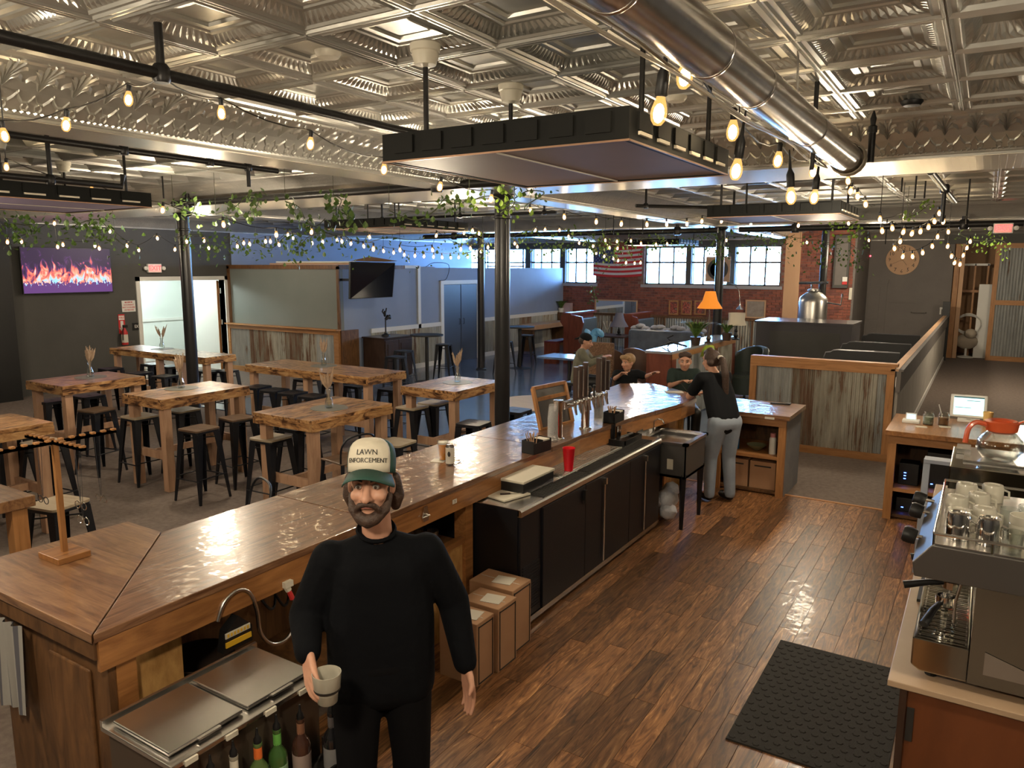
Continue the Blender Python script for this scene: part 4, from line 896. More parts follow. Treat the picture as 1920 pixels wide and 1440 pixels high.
ST = [(373, 803, 'b', 'black metal stool with dark brown wooden seat, in front of the left column table', R(4)), (445, 783, 'b', 'black metal stool with brown wooden seat, at the right end of the left column table', R(-6)),
 (262, 780, 'c', 'metal stool tucked under the near end of the left column table', 0), (342, 768, 'c', 'metal stool with pale seat tucked under the middle of the left column table', 0),
 (310, 704, 'a', 'black backless metal stool between the left column table and the far long table', R(8)), (286, 682, 'a', 'black metal stool at the near side of the far long table, left of centre', 0), (320, 686, 'a', 'black metal stool at the near side of the far long table, left of the column', 0), (394, 695, 'a', 'black metal stool at the far long table just right of the column', 0), (424, 694, 'a', 'black metal stool at the right end of the far long table', 0), (208, 690, 'a', 'black metal stool at the left end of the far long table', 0), (262, 698, 'a', 'black metal stool in the gap behind the television wall table', 0),
 (167, 741, 'a', 'grey topped metal stool under the far side of the television wall table', 0), (97, 750, 'a', 'grey topped metal stool under the near end of the television wall table', 0), (181, 768, 'b', 'metal stool with worn brown wooden seat behind the wooden rack', R(10)),
 (482, 724, 'a', 'black metal stool, first from the left in the row before the longest table', R(5)), (515, 730, 'a', 'black metal stool, second from the left in the row before the longest table', R(5)), (549, 735, 'a', 'black metal stool, third from the left in the row before the longest table', R(5)), (587, 741, 'a', 'black metal stool, fourth from the left in the row before the longest table', R(5)),
 (575, 710, 'a', 'black metal stool tucked under the longest table, leftmost of the hidden row', 0), (630, 716, 'a', 'black metal stool tucked under the longest table, near its middle', 0), (671, 722, 'a', 'black metal stool tucked under the longest table, near its right leg', 0), (735, 728, 'a', 'black metal stool at the right end of the longest table', 0),
 (508, 820, 'c', 'metal stool with cream seat at the left end of the table behind the man', R(3)), (742, 829, 'c', 'metal stool with tan seat just right of the white cap', R(3)), (560, 800, 'a', 'black metal stool hidden under the table behind the man', 0),
 (773, 763, 'c', 'metal stool with tan seat under the left end of the table beside the column', 0), (813, 755, 'c', 'metal stool with tan seat under the middle of the table beside the column', 0), (888, 792, 'a', 'dark grey metal stool between the column table and the bar', R(5)), (967, 768, 'a', 'metal stool with a light catching seat right of the big column', 0),
 (15, 817, 'a', 'black metal stool cut by the left frame edge under the violet lit table', 0), (82, 829, 'c', 'metal stool with tan seat between the violet lit table and the rack post', R(4)), (108, 943, 'c', 'metal stool with cream seat nearest the bar corner', R(12))]
for a in ST: stool(*a)
# stools with wire loop backs by the bar
def loop_chair(px, py, lb, rz, m='brownseat'):
    z = .76; p = bz(px, py, z); t = thing('loop_back_stool', (0, 0, 0), lb, 'stool', 'loop backed stools at the bar')
    s = .17; MB().box(-s, -s, z-.02, s, s, z).build('seat', m, t, bevel=.01)
    for sx in (-1, 1):
        for sy in (-1, 1): MB().tube([(sx*(s-.02), sy*(s-.02), z-.02), (sx*.21, sy*.21, 0)], [.018, .011], 6).build('leg', 'blackmetal', t)
    MB().tube(smooth_path([V((-s, s-.02, z)), V((-s-.01, s+.02, z+.16)), V((-s*.6, s+.05, z+.24)), V((s*.6, s+.05, z+.24)), V((s+.01, s+.02, z+.16)), V((s, s-.02, z))]), .009, 8).build('loop_back', 'blackmetal', t, smooth=True)
    MB().tube([(-.19, -.19, .28), (.19, -.19, .28)], .007, 6).tube([(-.19, .19, .28), (.19, .19, .28)], .007, 6).build('stretcher', 'blackmetal', t)
    t.location = (p.x, p.y, 0); t.rotation_euler = (0, 0, rz)
loop_chair(650, 858, 'navy stool with brown wooden seat and low back left of the cap', R(-100))
loop_chair(440, 975, 'dark stool with a wire loop back showing above the bar edge', R(-20), 'blackmetal'); loop_chair(652, 915, 'dark stool with a wire loop back behind the white cap brim', R(-20), 'blackmetal')
# iron columns
def column(x, y, lb, zc=ZS):
    t = thing('iron_column', (x, y, 0), lb, 'column', 'black iron columns')
    MB().lathe([(.13, 0), (.13, .03), (.088, .06), (.086, 3.02), (.098, 3.03), (.098, 3.05), (.086, 3.06), (.086, zc-.06), (.12, zc-.04), (.14, zc-.006)], (x, y, 0), 24).build('shaft', M['colpaint'], t, smooth=True)
M['colpaint'] = mat('dark_column_enamel', (.022, .022, .024), .28, .2, bump=.06, bscale=20)
column(-4.60, 7.1, 'big dark iron column rising behind the bar'); column(-10.33, 7.1, 'dark iron column behind the left high tables')
column(-10.33, 15.0, 'slim dark iron column standing left of the big column'); column(-4.55, 15.0, 'dark iron column beside the orange lamp')
column(1.25, 15.0, 'dark iron column outside the frame on the right') if False else None
# ================================================================= bar end cabinet, till counter, partition, booths
def shelf_unit(name, x0, x1, y0, y1, zt, zs, label, top_m, posts, panel_m=None):
    t = thing(name, ((x0+x1)/2, (y0+y1)/2, 0), label, 'cabinet')
    MB().box(x0-.03, y0-.04, zt-.05, x1+.04, y1+.03, zt).build('top', top_m, t, bevel=.004)
    MB().box(x0, y0, zt-.13, x1, y0+.03, zt-.051).build('front_rail', 'pine', t)
    for x in posts: MB().box(x, y0-.003, 0, x+.075, y0+.045, zt-.131).build('post', 'pinez', t)
    MB().box(x0, y0+.05, 0, x0+.025, y1, zt-.051).build('side_panel', 'osb', t); MB().box(x1-.025, y0+.05, 0, x1, y1, zt-.051).build('side_panel', panel_m or 'osb', t)
    MB().box(x0+.026, y1-.02, 0, x1-.026, y1, zt-.051).build('back_panel', 'darkply', t)
    MB().box(x0+.026, y0+.005, zs-.035, x1-.026, y1-.021, zs).build('shelf', 'pine', t); MB().box(x0+.026, y0+.046, .03, x1-.026, y1-.021, .06).build('shelf', 'darkply', t)
    return t
b1 = shelf_unit('bar_end_cabinet', -2.47, -1.70, 8.24, 9.02, .93, .46, 'open pine shelf cabinet closing the far end of the bar, blue reflections on its top', 'bartopx', (-2.47, -1.775), mat('chalky_grey_panel', (.20, .22, .25), .7, var=(.28, .30, .33), scale=4))
for i, (a, b) in enumerate(((-2.37, -2.10), (-2.08, -1.80))):
    o = single(MB().box(a, 8.32, .061, b, 8.62, .37), 'storage_carton', 'cardboard', ['left brown carton on the bottom shelf of the bar end cabinet', 'right brown carton on the bottom shelf of the bar end cabinet'][i], 'box', 'cartons in the bar end cabinet', False, .003)
    MB().box(a+.05, 8.318, .31, b-.05, 8.32, .325).build('printed_line', 'ink', o)
t = thing('water_bottle', (-1.86, 8.38, .46), 'white water bottle with pink lid on the upper shelf of the bar end cabinet', 'bottle'); MB().lathe([(.036, 0), (.038, .01), (.038, .17), (.028, .195), (0, .196)], (-1.86, 8.38, .46), 16).build('body', 'white', t, smooth=True); MB().lathe([(.030, .19), (.030, .235), (0, .237)], (-1.86, 8.38, .46), 14).build('lid', mat('pink_plastic', (.55, .22, .22), .5), t, smooth=True)
t = thing('blue_jug', (-2.28, 8.42, .46), 'blue plastic bottle at the left of the upper shelf', 'bottle'); MB().lathe([(.04, 0), (.045, .01), (.045, .11), (.018, .15), (.018, .18), (0, .18)], (-2.28, 8.42, .46), 14).build('body', mat('blue_plastic', (.02, .16, .42), .35), t, smooth=True)
single(MB().lathe([(.02, 0), (.09, .05), (.11, .07), (.105, .07), (.085, .05), (0, .01)], (-2.05, 8.45, .46), 18), 'bowl', mat('olive_ceramic', (.18, .18, .10), .5), 'olive bowl in the middle of the upper shelf', 'bowl', None, True)
p = bz(1462, 758, .93); t = thing('wrench', (p.x, p.y, .93), 'small black tool lying on the bar end cabinet', 'tool'); MB().bar((p.x-.10, p.y-.02, .938), (p.x+.10, p.y+.02, .938), .035, .014).build('body', 'black', t); MB().cbox((p.x+.09, p.y+.03, .94), (.05, .07, .016)).build('head', 'black', t)
for px, py in ((1356, 776), (1443, 784)): q = by(px, py, 8.2); single(MB().box(q.x-.05, 8.195, q.z-.012, q.x+.05, 8.199, q.z+.012), 'shelf_label', 'paper', 'paper strip label on the %s edge of the bar end cabinet top' % ('left front' if px < 1400 else 'right front'), 'label')
# till counter
b2 = shelf_unit('till_counter', -.70, .95, 8.12, 9.08, .92, .34, 'pine counter with open shelves carrying the till tablet', 'barfront', (-.70, -.06, .875))
p = bz(1815, 795, .92); x, y = p.x, p.y+.12; t = thing('till_tablet', (x, y, .92), 'white framed tablet till with glowing pale screen on the counter', 'tablet')
MB().plate([(x-.10, y-.02, .92), (x+.10, y-.02, .92), (x+.10, y+.12, .92), (x-.10, y+.12, .92)], (0, 0, .02)).plate([(x-.02, y+.02, .93), (x+.02, y+.02, .93), (x+.02, y+.08, 1.06), (x-.02, y+.08, 1.06)], (0, .03, 0)).build('stand', 'white', t)
tl = Matrix.Translation((x-.01, y+.03, 1.08)) @ Matrix.Rotation(R(4), 4, 'Z') @ Matrix.Rotation(R(-18), 4, 'X')
MB().box(-.165, -.01, -.12, .165, .012, .12, tl).build('frame', 'white', t, bevel=.008); MB().box(-.135, -.013, -.095, .135, -.0102, .098, tl).build('screen', emit('lit_till_screen', (.42, .95, 1), 0.42), t)
MB().box(-.135, -.0145, .085, .135, -.0132, .098, tl).box(-.02, -.0145, .055, .10, -.0132, .06, tl).box(-.12, -.0145, -.02, .02, -.0132, -.016, tl).build('menu_bar', mat('screen_grey', (.05, .16, .2), .4), t)
p = bz(1708, 792, .92); t = thing('card_reader', (p.x, p.y, .92), 'small white card reader with lit screen left of the jars', 'card reader'); MB().cbox((p.x, p.y, .935), (.16, .13, .03)).build('base', 'white', t, bevel=.006); MB().box(p.x-.05, p.y-.02, .95, p.x+.05, p.y, 1.02).build('body', 'white', t); MB().box(p.x-.04, p.y-.023, .96, p.x+.04, p.y-.0205, 1.012).build('screen', emit('lit_reader_screen', (.35, .75, .9), .35), t)
def jar(px, py, lb, fill, h=.13):
    p = bz(px, py, .92); t = thing('glass_jar', (p.x, p.y, .92), lb, 'jar', 'jars by the till')
    MB().lathe([(.05, 0), (.052, .008), (.052, h-.03), (.040, h-.01), (.043, h), (.038, h), (.036, h-.012), (.047, h-.034), (.047, .010), (0, .008)], (p.x, p.y, .92), 18).build('glass_body', 'glass', t, smooth=True)
    MB().lathe([(.046, .011), (.046, h*.62), (0, h*.63)], (p.x, p.y, .92), 16).build('contents', fill, t, smooth=True); return p
jar(1740, 796, 'glass jar of folded notes beside the card reader', mat('green_notes', (.16, .19, .12), .8, var=(.35, .36, .28), scale=40))
q = jar(1768, 797, 'glass of iced coffee with a straw beside the tablet', mat('iced_coffee', (.24, .12, .05), .5)); single(MB().tube([(q.x, q.y, .96), (q.x-.05, q.y-.01, 1.13)], .005, 8), 'drinking_straw', 'white', 'white straw in the iced coffee', 'straw')
for i, (px, w, lb) in enumerate(((1728, .10, 'folded receipt below the jar of notes'), (1772, .10, 'paper card below the iced coffee'), (1855, .12, 'yellow lit paper cup holder behind the tablet'))): q = bz(px, 800 if i < 2 else 792, .92); single(MB().cbox((q.x, q.y-.04, .925), (w, .06, .008), R(8)), 'receipt', 'paper', lb, 'paper')
t = thing('yellow_cup', tuple(bz(1851, 796, .92)), 'yellow paper cup right behind the tablet', 'cup'); q = t.location; MB().lathe([(.035, 0), (.047, .13), (.044, .13), (0, .01)], tuple(q), 16).build('cup', mat('yellow_paper', (.75, .48, .16), .6), t, smooth=True)
for i, (a, b, z0, h, d, lb) in enumerate(((-.60, -.42, .341, .22, .2, 'black router box at the left of the upper till shelf'), (-.36, -.10, .341, .36, .3, 'black receipt printer on the upper till shelf'), (-.60, -.35, .061, .14, .3, 'black battery box on the lower till shelf'), (.05, .5, .341, .3, .35, 'black equipment case right of the till shelf post'))):
    t = thing('black_box', ((a+b)/2, 8.45, z0), lb, 'electronics', 'equipment under the till'); MB().box(a, 8.30, z0, b, 8.30+d, z0+h).build('case', 'black', t, bevel=.006)
    for k in range(3 if i == 0 else 2): MB().box(a+.05+(0 if i == 0 else k*.08), 8.296, z0+.06+(k*.03 if i == 0 else -.02), a+.07+(0 if i == 0 else k*.08), 8.2995, z0+.067+(k*.03 if i == 0 else -.02)).build('status_light', M.setdefault('led', emit('blue_led', (.05, .15, 1), 6)), t)
for k in range(4): single(MB().tube(smooth_path([V((-.32+k*.06, 8.35, .30-.0*k)), V((-.30+k*.05, 8.27, .2)), V((-.25+k*.07, 8.3, .10)), V((-.2+k*.04, 8.35, .065))]), .005, 5), 'power_cable', 'white' if k % 2 else 'cable', '%s cable drooping from the till shelf, %s' % (['black', 'white'][k % 2], ['leftmost', 'second from the left', 'third from the left', 'rightmost'][k]), 'cable', 'cables under the till', True)
single(MB().plate([(-.12, 8.18, .345), (.02, 8.2, .345), (.0, 8.25, .44), (-.1, 8.24, .42)], (0, .01, 0)), 'crumpled_paper', 'paper', 'crumpled cream paper on the upper till shelf', 'paper')
# pale grey step ladder leaning by the machines
t = thing('step_ladder', (-.16, 7.0, 0), 'pale grey folding step ladder standing behind the coffee machines', 'ladder'); lg = mat('pale_grey_enamel', (.34, .38, .46), .5)
for x in (-.30, -.02): MB().bar((x, 6.75, 0), (x, 7.0, .93), .05, .03).build('rail', lg, t); MB().bar((x, 7.35, 0), (x, 7.02, .9), .04, .03).build('rear_leg', lg, t)
for z in (.28, .55, .92): MB().cbox((-.16, 6.76+z*.26, z), (.32, .14, .03)).build('step', lg, t)
# ---- tin clad partition facing the bar
t = thing('tin_partition', (-1.8, 10.62, 0), 'pine framed half wall clad with weathered corrugated tin, nearest the plank floor', 'partition')
x0, x1, y, zt = -2.72, -.90, 10.6, 1.25
MB().box(x0, y, zt, x1+.03, y+.14, zt+.04).build('cap', 'pine', t, bevel=.004)
MB().box(x0, y, zt-.1, x1, y+.03, zt-.001).build('rail', 'pine', t); MB().box(x0, y, 0, x1, y+.03, .1).build('rail', 'pine', t)
MB().box(x0, y, .101, x0+.09, y+.03, zt-.101).build('post', 'pinez', t); MB().box(x1-.09, y, .101, x1, y+.03, zt-.101).build('post', 'pinez', t)
MB().box(x1-.03, y+.031, 0, x1, y+.13, zt-.001).build('side_board', 'darkply', t); MB().box(x0, y+.031, 0, x0+.03, y+.13, zt-.001).build('side_board', 'darkply', t); MB().box(x0, y+.1, 0, x1, y+.13, zt-.001).build('back_board', 'charcoal', t)
for k, (a, b, m_) in enumerate(((.09, .58, 'galv'), (.56, .88, 'rusty'), (.86, 1.63, 'oldtin'), (1.62, 1.74, 'galv'))): corrugated(a, b, .1, zt-.1, (x0, y+.028-(.012 if k == 2 else 0), 0), (1, 0, 0), (0, -1, 0), 'tin_sheet', m_, t, .05, .010)
# black high backed booths with scalloped edge
for i, (yy, px, py) in enumerate(((12.6, 1546, 655), (14.6, 1578, 640), (16.8, 1616, 625))):
    a = by(px, py, yy); zt = a.z; x0, x1 = a.x, -1.03
    t = thing('black_booth', ((x0+x1)/2, yy, 0), 'black booth bench with scalloped high back, %s of three behind the tin partition' % ['nearest', 'middle', 'farthest'][i], 'booth', 'black booths')
    sc_ = [(x0, 0), (x0, zt-.12), (x0+.02, zt-.05), (x0+.09, zt-.04), (x0+.13, zt-.01), (x0+.2, zt), (x1, zt), (x1, 0)]
    MB().add([(q[0], yy, q[1]) for q in sc_]+[(q[0], yy+.06, q[1]) for q in sc_], [tuple(range(8)), tuple(range(15, 7, -1))]+[(k, 8+k, 8+(k+1) % 8, (k+1) % 8) for k in range(8)]).build('backrest', 'black', t)
    MB().tube([(q[0], yy+.03, q[1]) for q in sc_[1:7]], .015, 6).build('top_bead', mat('worn_black_edge', (.10, .10, .11), .3), t)
    MB().box(x0+.02, yy+.061, 0, x1, yy+.5, .40).build('seat_base', 'black', t); MB().box(x0+.02, yy+.061, .40, x1, yy+.52, .47).build('cushion', 'black', t, bevel=.02)
# dark low counter with steel tank
zz = by(1500, 604, 16.2).z
a, b = by(1418, 602, 16.2), by(1598, 604, 16.2); t = thing('dark_counter', ((a.x+b.x)/2, 16.6, 0), 'long dark grey panelled counter in front of the steel tank', 'counter')
MB().box(a.x, 16.2, 0, b.x, 17.4, zz-.04).build('body', mat('dark_counter_paint', (.055, .05, .055), .6), t); MB().box(a.x-.03, 16.17, zz-.04, b.x+.03, 17.43, zz).build('top', mat('dark_counter_top', (.05, .045, .055), .3, coat=.3), t)
MB().box(a.x+.3, 16.19, .15, b.x-.2, 16.2, zz-.2).build('front_panel', 'charcoal', t); 
yt = 18.2; c = by(1523, 590, yt); rr = (by(1550, 590, yt).x-by(1496, 590, yt).x)/2; z0, z1 = .0, by(1523, 566, yt).z
t = thing('steel_tank', (c.x, yt, 0), 'stainless brewing tank with handwheel and domed lid behind the dark counter', 'tank')
MB().lathe([(rr*.9, 0), (rr, .05), (rr, z1), (rr*.93, z1+.10), (rr*.6, z1+.2), (rr*.35, z1+.24), (rr*.35, z1+.3), (0, z1+.3)], (c.x, yt, 0), 32).build('vessel', mat('tank_steel', (.55, .53, .50), .3, 1.0), t, smooth=True)
MB().tube([(c.x-.33, yt, z1+.42), (c.x+.30, yt, z1+.44)], .03, 8).tube([(c.x-.05, yt, z1+.28), (c.x-.05, yt, z1+.42)], .02, 8).build('clamp_arm', 'steel', t)
MB().lathe([(rr*.45, 0), (rr*.45, .03), (rr*.38, .03), (rr*.38, 0)], (c.x, yt, z1+.25), 20).build('hatch_ring', 'steel', t)
MB().tube([(c.x+rr*.8, yt, z1+.0), (c.x+rr+.28, yt, z1-.05), (c.x+rr+.30, yt, z1+.2)], .02, 8).build('valve', 'steel', t)
q = by(1541, 555, 19.2); single(MB().tube([(q.x, 19.2, .002), (q.x, 19.2, ZC-.004)], .085, 16), 'flue_pipe', 'ironpipe', 'thick black vertical pipe rising behind the steel tank', 'pipe', None, True)
a, b, c = by(1468, 560, 20.6), by(1496, 560, 20.6), by(1480, 450, 20.6); single(MB().box(a.x, 20.6, 0.001, b.x, 20.64, ZS+.12), 'plywood_board', 'plywood', 'tall bare plywood board standing against the brick wall', 'board')
a, b = by(1560, 540, YB-.1), by(1600, 440, YB-.1); t = thing('electric_panel', ((a.x+b.x)/2, YB-.1, a.z), 'dark grey electrical panel on the brick wall beside the clock wall', 'panel'); MB().box(a.x, YB-.12, a.z, b.x-.05, YB-.002, b.z).build('box', 'charcoal', t, bevel=.01); MB().box(a.x+.05, YB-.13, a.z+.08, b.x-.10, YB-.121, b.z-.08).build('panel_door', 'clockwall', t)
# ---- the passage end: sliding door and stored things
t = root('door_4'); x0, x1 = by(1858, 560, YK-.15).x, by(1990, 560, YK-.15).x; y = YK-.17; zt = 3.15
for a in ((x0, 0, x0+.11, zt), (x1-.11, 0, x1, zt)): MB().box(a[0], y-.04, a[1], a[2], y+.01, a[3]).build('stile', 'pinez', t)
for z in (.0, 1.52, zt-.11): MB().box(x0+.11, y-.04, z, x1-.11, y+.01, z+.13).build('rail', 'pine', t)
corrugated(.11, x1-x0-.11, .13, 1.52, (x0, y-.01, 0), (1, 0, 0), (0, -1, 0), 'tin_sheet', 'galv', t, .07, .012); corrugated(.11, x1-x0-.11, 1.65, zt-.11, (x0, y-.01, 0), (1, 0, 0), (0, -1, 0), 'tin_sheet', 'galv', t, .07, .012)
q0, q1 = by(1830, 600, YK+.3), by(1858, 600, YK+.3); single(MB().box(q0.x, YK+.3, 0, q1.x+.05, YK+.34, by(1840, 533, YK+.3).z), 'leaning_panel', 'white', 'pale panel leaning inside the storage opening', 'board')
t = thing('storage_rack', (by(1815, 500, YK+.5).x, YK+.6, 0), 'timber shelf rack inside the storage opening', 'rack'); xa, xb = by(1800, 500, YK+.5).x, by(1856, 500, YK+.5).x; zr = by(1815, 545, YK+.5).z
MB().box(xa, YK+.5, zr-.05, xb, YK+.8, zr+.02).build('shelf', 'pine', t)
for x in (xa, (xa+xb)/2, xb-.05): MB().box(x, YK+.5, zr+.02, x+.04, YK+.54, zr+.75).build('upright', 'pinez', t); MB().box(x, YK+.5, 0, x+.05, YK+.56, zr-.05).build('leg', 'pinez', t)
MB().box(xa, YK+.5, zr+.7, xb, YK+.53, zr+.76).build('rail', 'white', t)
t = thing('covered_fan', (by(1814, 620, YK+.2).x, YK+.25, 0), 'white pedestal fan wrapped in cloth inside the storage opening', 'fan'); x = t.location.x
MB().lathe([(.2, 0), (.2, .03), (.03, .06), (.03, .5)], (x, YK+.25, 0), 16).build('stand', 'white', t, smooth=True)
cg = MB()
for k in range(6): cg.tube([(x+.30*cos(a), YK+.22+.02*k, .95+.30*sin(a)*(1-.05*k)) for a in [i*pi/12 for i in range(25)]], .006, 4)
cg.build('cage', 'white', t); MB().ell((x, YK+.3, .45), (.28, .16, .22)).ell((x+.08, YK+.2, .68), (.16, .14, .14)).build('cloth', mat('beige_cloth', (.40, .34, .27), .9), t, smooth=True)
# ---- coffee counter and machines
t = thing('coffee_counter', (.5, 4.6, 0), 'reddish brown side of the coffee counter with tan laminate top', 'counter')
rd = wood('reddish_laminate', [(.10, .030, .009), (.135, .040, .012), (.17, .052, .016)], 'Z', 1.2, 3, .45, .15, .03, .6, .02)
MB().box(-.155, 3.12, 0, 1.2, 6.25, .875).build('carcass', rd, t); MB().box(-.20, 3.10, .875, 1.25, 6.3, .90).build('top', mat('tan_laminate', (.36, .25, .16), .4, var=(.42, .30, .2), scale=3), t, bevel=.003)
MB().box(-.125, 3.114, .66, -.10, 3.12, .80).build('hand_slot', 'ink', t); MB().box(-.155, 3.105, 0, -.13, 3.12, .874).build('edge_strip', 'darkwood', t)
q = thing('espresso_machine', (.2, 3.6, .9), 'large mirror-sided espresso machine with cups stacked on its roof', 'coffee machine')
mirror = mat('polished_steel_panel', (.42, .40, .34), .10, 1.0); dkst = mat('dark_satin_steel', (.16, .15, .14), .35, .8)
for x in (-.06, .35):
    for y in (3.24, 3.92): MB().lathe([(.022, 0), (.022, .04)], (x, y, .90), 12).build('foot', 'black', q)
Y0, Y1 = 3.16, 4.02
def yprism(poly, y0, y1): n = len(poly); return MB().add([(p[0], y0, p[1]) for p in poly]+[(p[0], y1, p[1]) for p in poly], [tuple(range(n)), tuple(range(2*n-1, n-1, -1))]+[(i, n+i, n+(i+1) % n, (i+1) % n) for i in range(n)])
yprism([(-.10, .94), (.06, .94), (.06, 1.075), (-.13, 1.075), (-.13, .96)], Y0, Y1).build('tray_housing', mirror, q, bevel=.006)
yprism([(.062, .94), (.55, .94), (.55, 1.33), (.062, 1.33)], Y0, Y1).build('body', mirror, q)
yprism([(.11, .99), (.5, .99), (.5, 1.06), (.24, 1.04), (.11, 1.08)], Y0-.004, Y0-.001).build('side_emblem', 'chrome', q)
yprism([(-.145, 1.325), (.56, 1.325), (.56, 1.46), (-.095, 1.46), (-.155, 1.38)], Y0-.01, Y1+.01).build('upper_housing', dkst, q, bevel=.004)
MB().box(-.09, Y0+.0, 1.461, .55, Y1, 1.466).build('cup_tray', 'steel', q)
rl = MB(); rl.tube([(-.09, Y0, 1.505), (-.09, Y1, 1.505), (.55, Y1, 1.505)], .006, 8).tube([(-.09, Y0, 1.505), (.55, Y0, 1.505)], .006, 8)
for y in (Y0, (Y0+Y1)/2, Y1): rl.tube([(-.09, y, 1.46), (-.09, y, 1.505)], .005, 6)
for x in (.1, .3): rl.tube([(x, Y0, 1.46), (x, Y0, 1.505)], .005, 6)
rl.build('gallery_rail', 'chrome', q)
gr = MB()
for k in range(20): gr.box(-.115, Y0+.03+k*.04, 1.078, .05, Y0+.036+k*.04, 1.083)
for x in (-.11, -.03, .045): gr.box(x, Y0+.02, 1.076, x+.006, Y1-.02, 1.08)
gr.build('drip_grate', 'chrome', q)
for k, y in enumerate((3.42, 3.78)):
    gh = MB().lathe([(.034, 0), (.034, .08)], (-.02, y, 1.24), 18).build('group_head', 'chrome', q, smooth=True)
    MB().lathe([(.032, 0), (.034, .03), (0, .03)], (-.02, y, 1.205), 18).build('portafilter', 'chrome', gh); MB().tube([(-.05, y, 1.222), (-.10, y-.01, 1.215), (-.19, y-.03, 1.19)], [.010, .013, .016], 10).build('portafilter_handle', 'black', gh, smooth=True)
MB().tube([(.02, 3.3, 1.32), (.0, 3.3, 1.2), (.0, 3.29, 1.10)], .006, 8).build('steam_wand', 'chrome', q)
for y, z in ((3.42, 1.40), (3.76, 1.41), (3.93, 1.42)):
    k_ = MB().lathe([(.012, -.03), (.03, -.03), (.034, -.01), (.034, .012), (.028, .022), (0, .024)], (0, 0, 0), 16, Matrix.Translation((-.19, y, z)) @ Matrix.Rotation(R(-78), 4, 'Y')).build('steam_knob', 'black', q, smooth=True)
    MB().tube([(-.165, y, z), (-.12, y, z-.005)], .008, 8).build('spindle', 'chrome', k_)
MB().lathe([(.006, 0), (.006, .012)], (.02, Y0+.3, 1.30), 10).build('brew_light', emit('red_button', (1, .05, .03), 2), q)
# separate portafilter resting on the grate
pf = thing('spare_portafilter', (-.05, 3.34, 1.083), 'portafilter with black handle resting on the drip grate', 'portafilter')
MB().lathe([(.028, 0), (.036, .008), (.036, .045), (.031, .045), (.028, .012), (0, .012)], (-.035, 3.40, 1.13), 20).build('basket', 'chrome', pf, smooth=True); MB().tube([(-.055, 3.37, 1.148), (-.075, 3.31, 1.135), (-.10, 3.24, 1.10)], [.010, .014, .017], 10).build('handle', 'black', pf, smooth=True); MB().tube([(-.035, 3.40, 1.13), (-.035, 3.40, 1.083)], .012, 8).build('spout', 'chrome', pf)
# little drip mat on the counter behind
single(MB().box(-.16, 3.95, .901, -.02, 4.32, .915), 'tamping_mat', 'rubber', 'black tamping mat on the counter behind the espresso machine', 'mat')
# cups on the machine roof
random.seed(9)
def mug(x, y, r, h, m, lb, up=False, handle=True, z=1.467, g='cups on the espresso machine'):
    t = thing('mug', (x, y, z), lb, 'mug', g)
    pr = [(r, 0), (r*.99, h*.85), (r*.9, h), (r*.6, h+.002), (r*.55, h-.004), (0, h-.003)] if not up else [(r*.7, 0), (r, h*.4), (r, h), (r*.93, h), (r*.9, h*.4), (0, .01)]
    MB().lathe(pr, (x, y, z), 20).build('body', m, t, smooth=True)
    if handle: MB().tube([(x+r*.95, y-.0, z+h*.75), (x+r*1.4, y-.012, z+h*.7), (x+r*1.45, y-.012, z+h*.35), (x+r*.95, y, z+h*.25)], .005, 6).build('handle', m, t, smooth=True)
    return t
M['cupwhite'] = mat('cream_ceramic', (.42, .40, .33), .25, coat=.5)
mug(-.015, 3.28, .042, .10, 'chrome', 'mirror-steel mug upside down at the left front of the machine roof'); mug(.085, 3.27, .042, .10, 'chrome', 'mirror-steel mug with square handle, second from the left on the roof')
cups = [(-.03, 3.62, 'nearest the rail at the left'), (-.02, 3.42, 'behind the left steel mug'), (.07, 3.50, 'behind the right steel mug'), (.05, 3.72, 'in the middle row'), (.0, 3.86, 'at the far left corner'), (.10, 3.90, 'at the far edge')]
for x, y, w in cups: mug(x, y, .043, .075, 'cupwhite', 'cream ceramic cup upside down %s of the machine roof' % w)
for i, (x, y) in enumerate(((.19, 3.30), (.20, 3.42), (.28, 3.36))):
    for k in range(3 if i != 1 else 2): mug(x, y, .045, .05, 'cupwhite', 'cream bowl-shaped cup, %s in the %s stack on the right of the roof' % (['lowest', 'second', 'topmost'][k], ['front', 'middle', 'right'][i]), True, False, 1.467+k*.035)
for i, (x, y) in enumerate(((.16, 3.21), (.155, 3.52), (.22, 3.60), (.30, 3.52))): single(MB().lathe([(.030, 0), (.036, .08), (.034, .08), (.028, .005), (0, .005)], (x, y, 1.467), 18), 'small_glass', 'glass', 'small clear glass on the machine roof, %s' % ['nearest the front rail', 'behind the steel mugs', 'behind the cup stacks', 'rightmost'][i], 'glass', 'small glasses on the espresso machine', True)
# filter coffee brewer with carafe
t = thing('coffee_brewer', (.2, 4.9, .9), 'low steel filter coffee brewer behind the espresso machine', 'coffee brewer')
MB().box(-.09, 4.62, 1.26, .62, 5.15, 1.44).build('upper_housing', mirror, t, bevel=.006); MB().box(.10, 4.66, .90, .60, 5.12, 1.259).build('body', dkst, t); MB().box(-.03, 4.75, 1.441, .45, 5.12, 1.452).build('warmer_top', 'steel', t); MB().box(-.07, 4.95, 1.441, .0, 5.1, 1.47).build('filter_cover', 'steel', t)
MB().tube([(-.05, 4.60, 1.30), (.02, 4.58, 1.33)], .010, 8).build('lever', 'redink', t)
cx_, cy_, cz = .135, 4.86, 1.452; t = thing('coffee_carafe', (cx_, cy_, cz), 'round glass coffee carafe with orange-red collar and handle on the brewer', 'carafe'); og = mat('orange_red_plastic', (.62, .10, .03), .35, coat=.3)
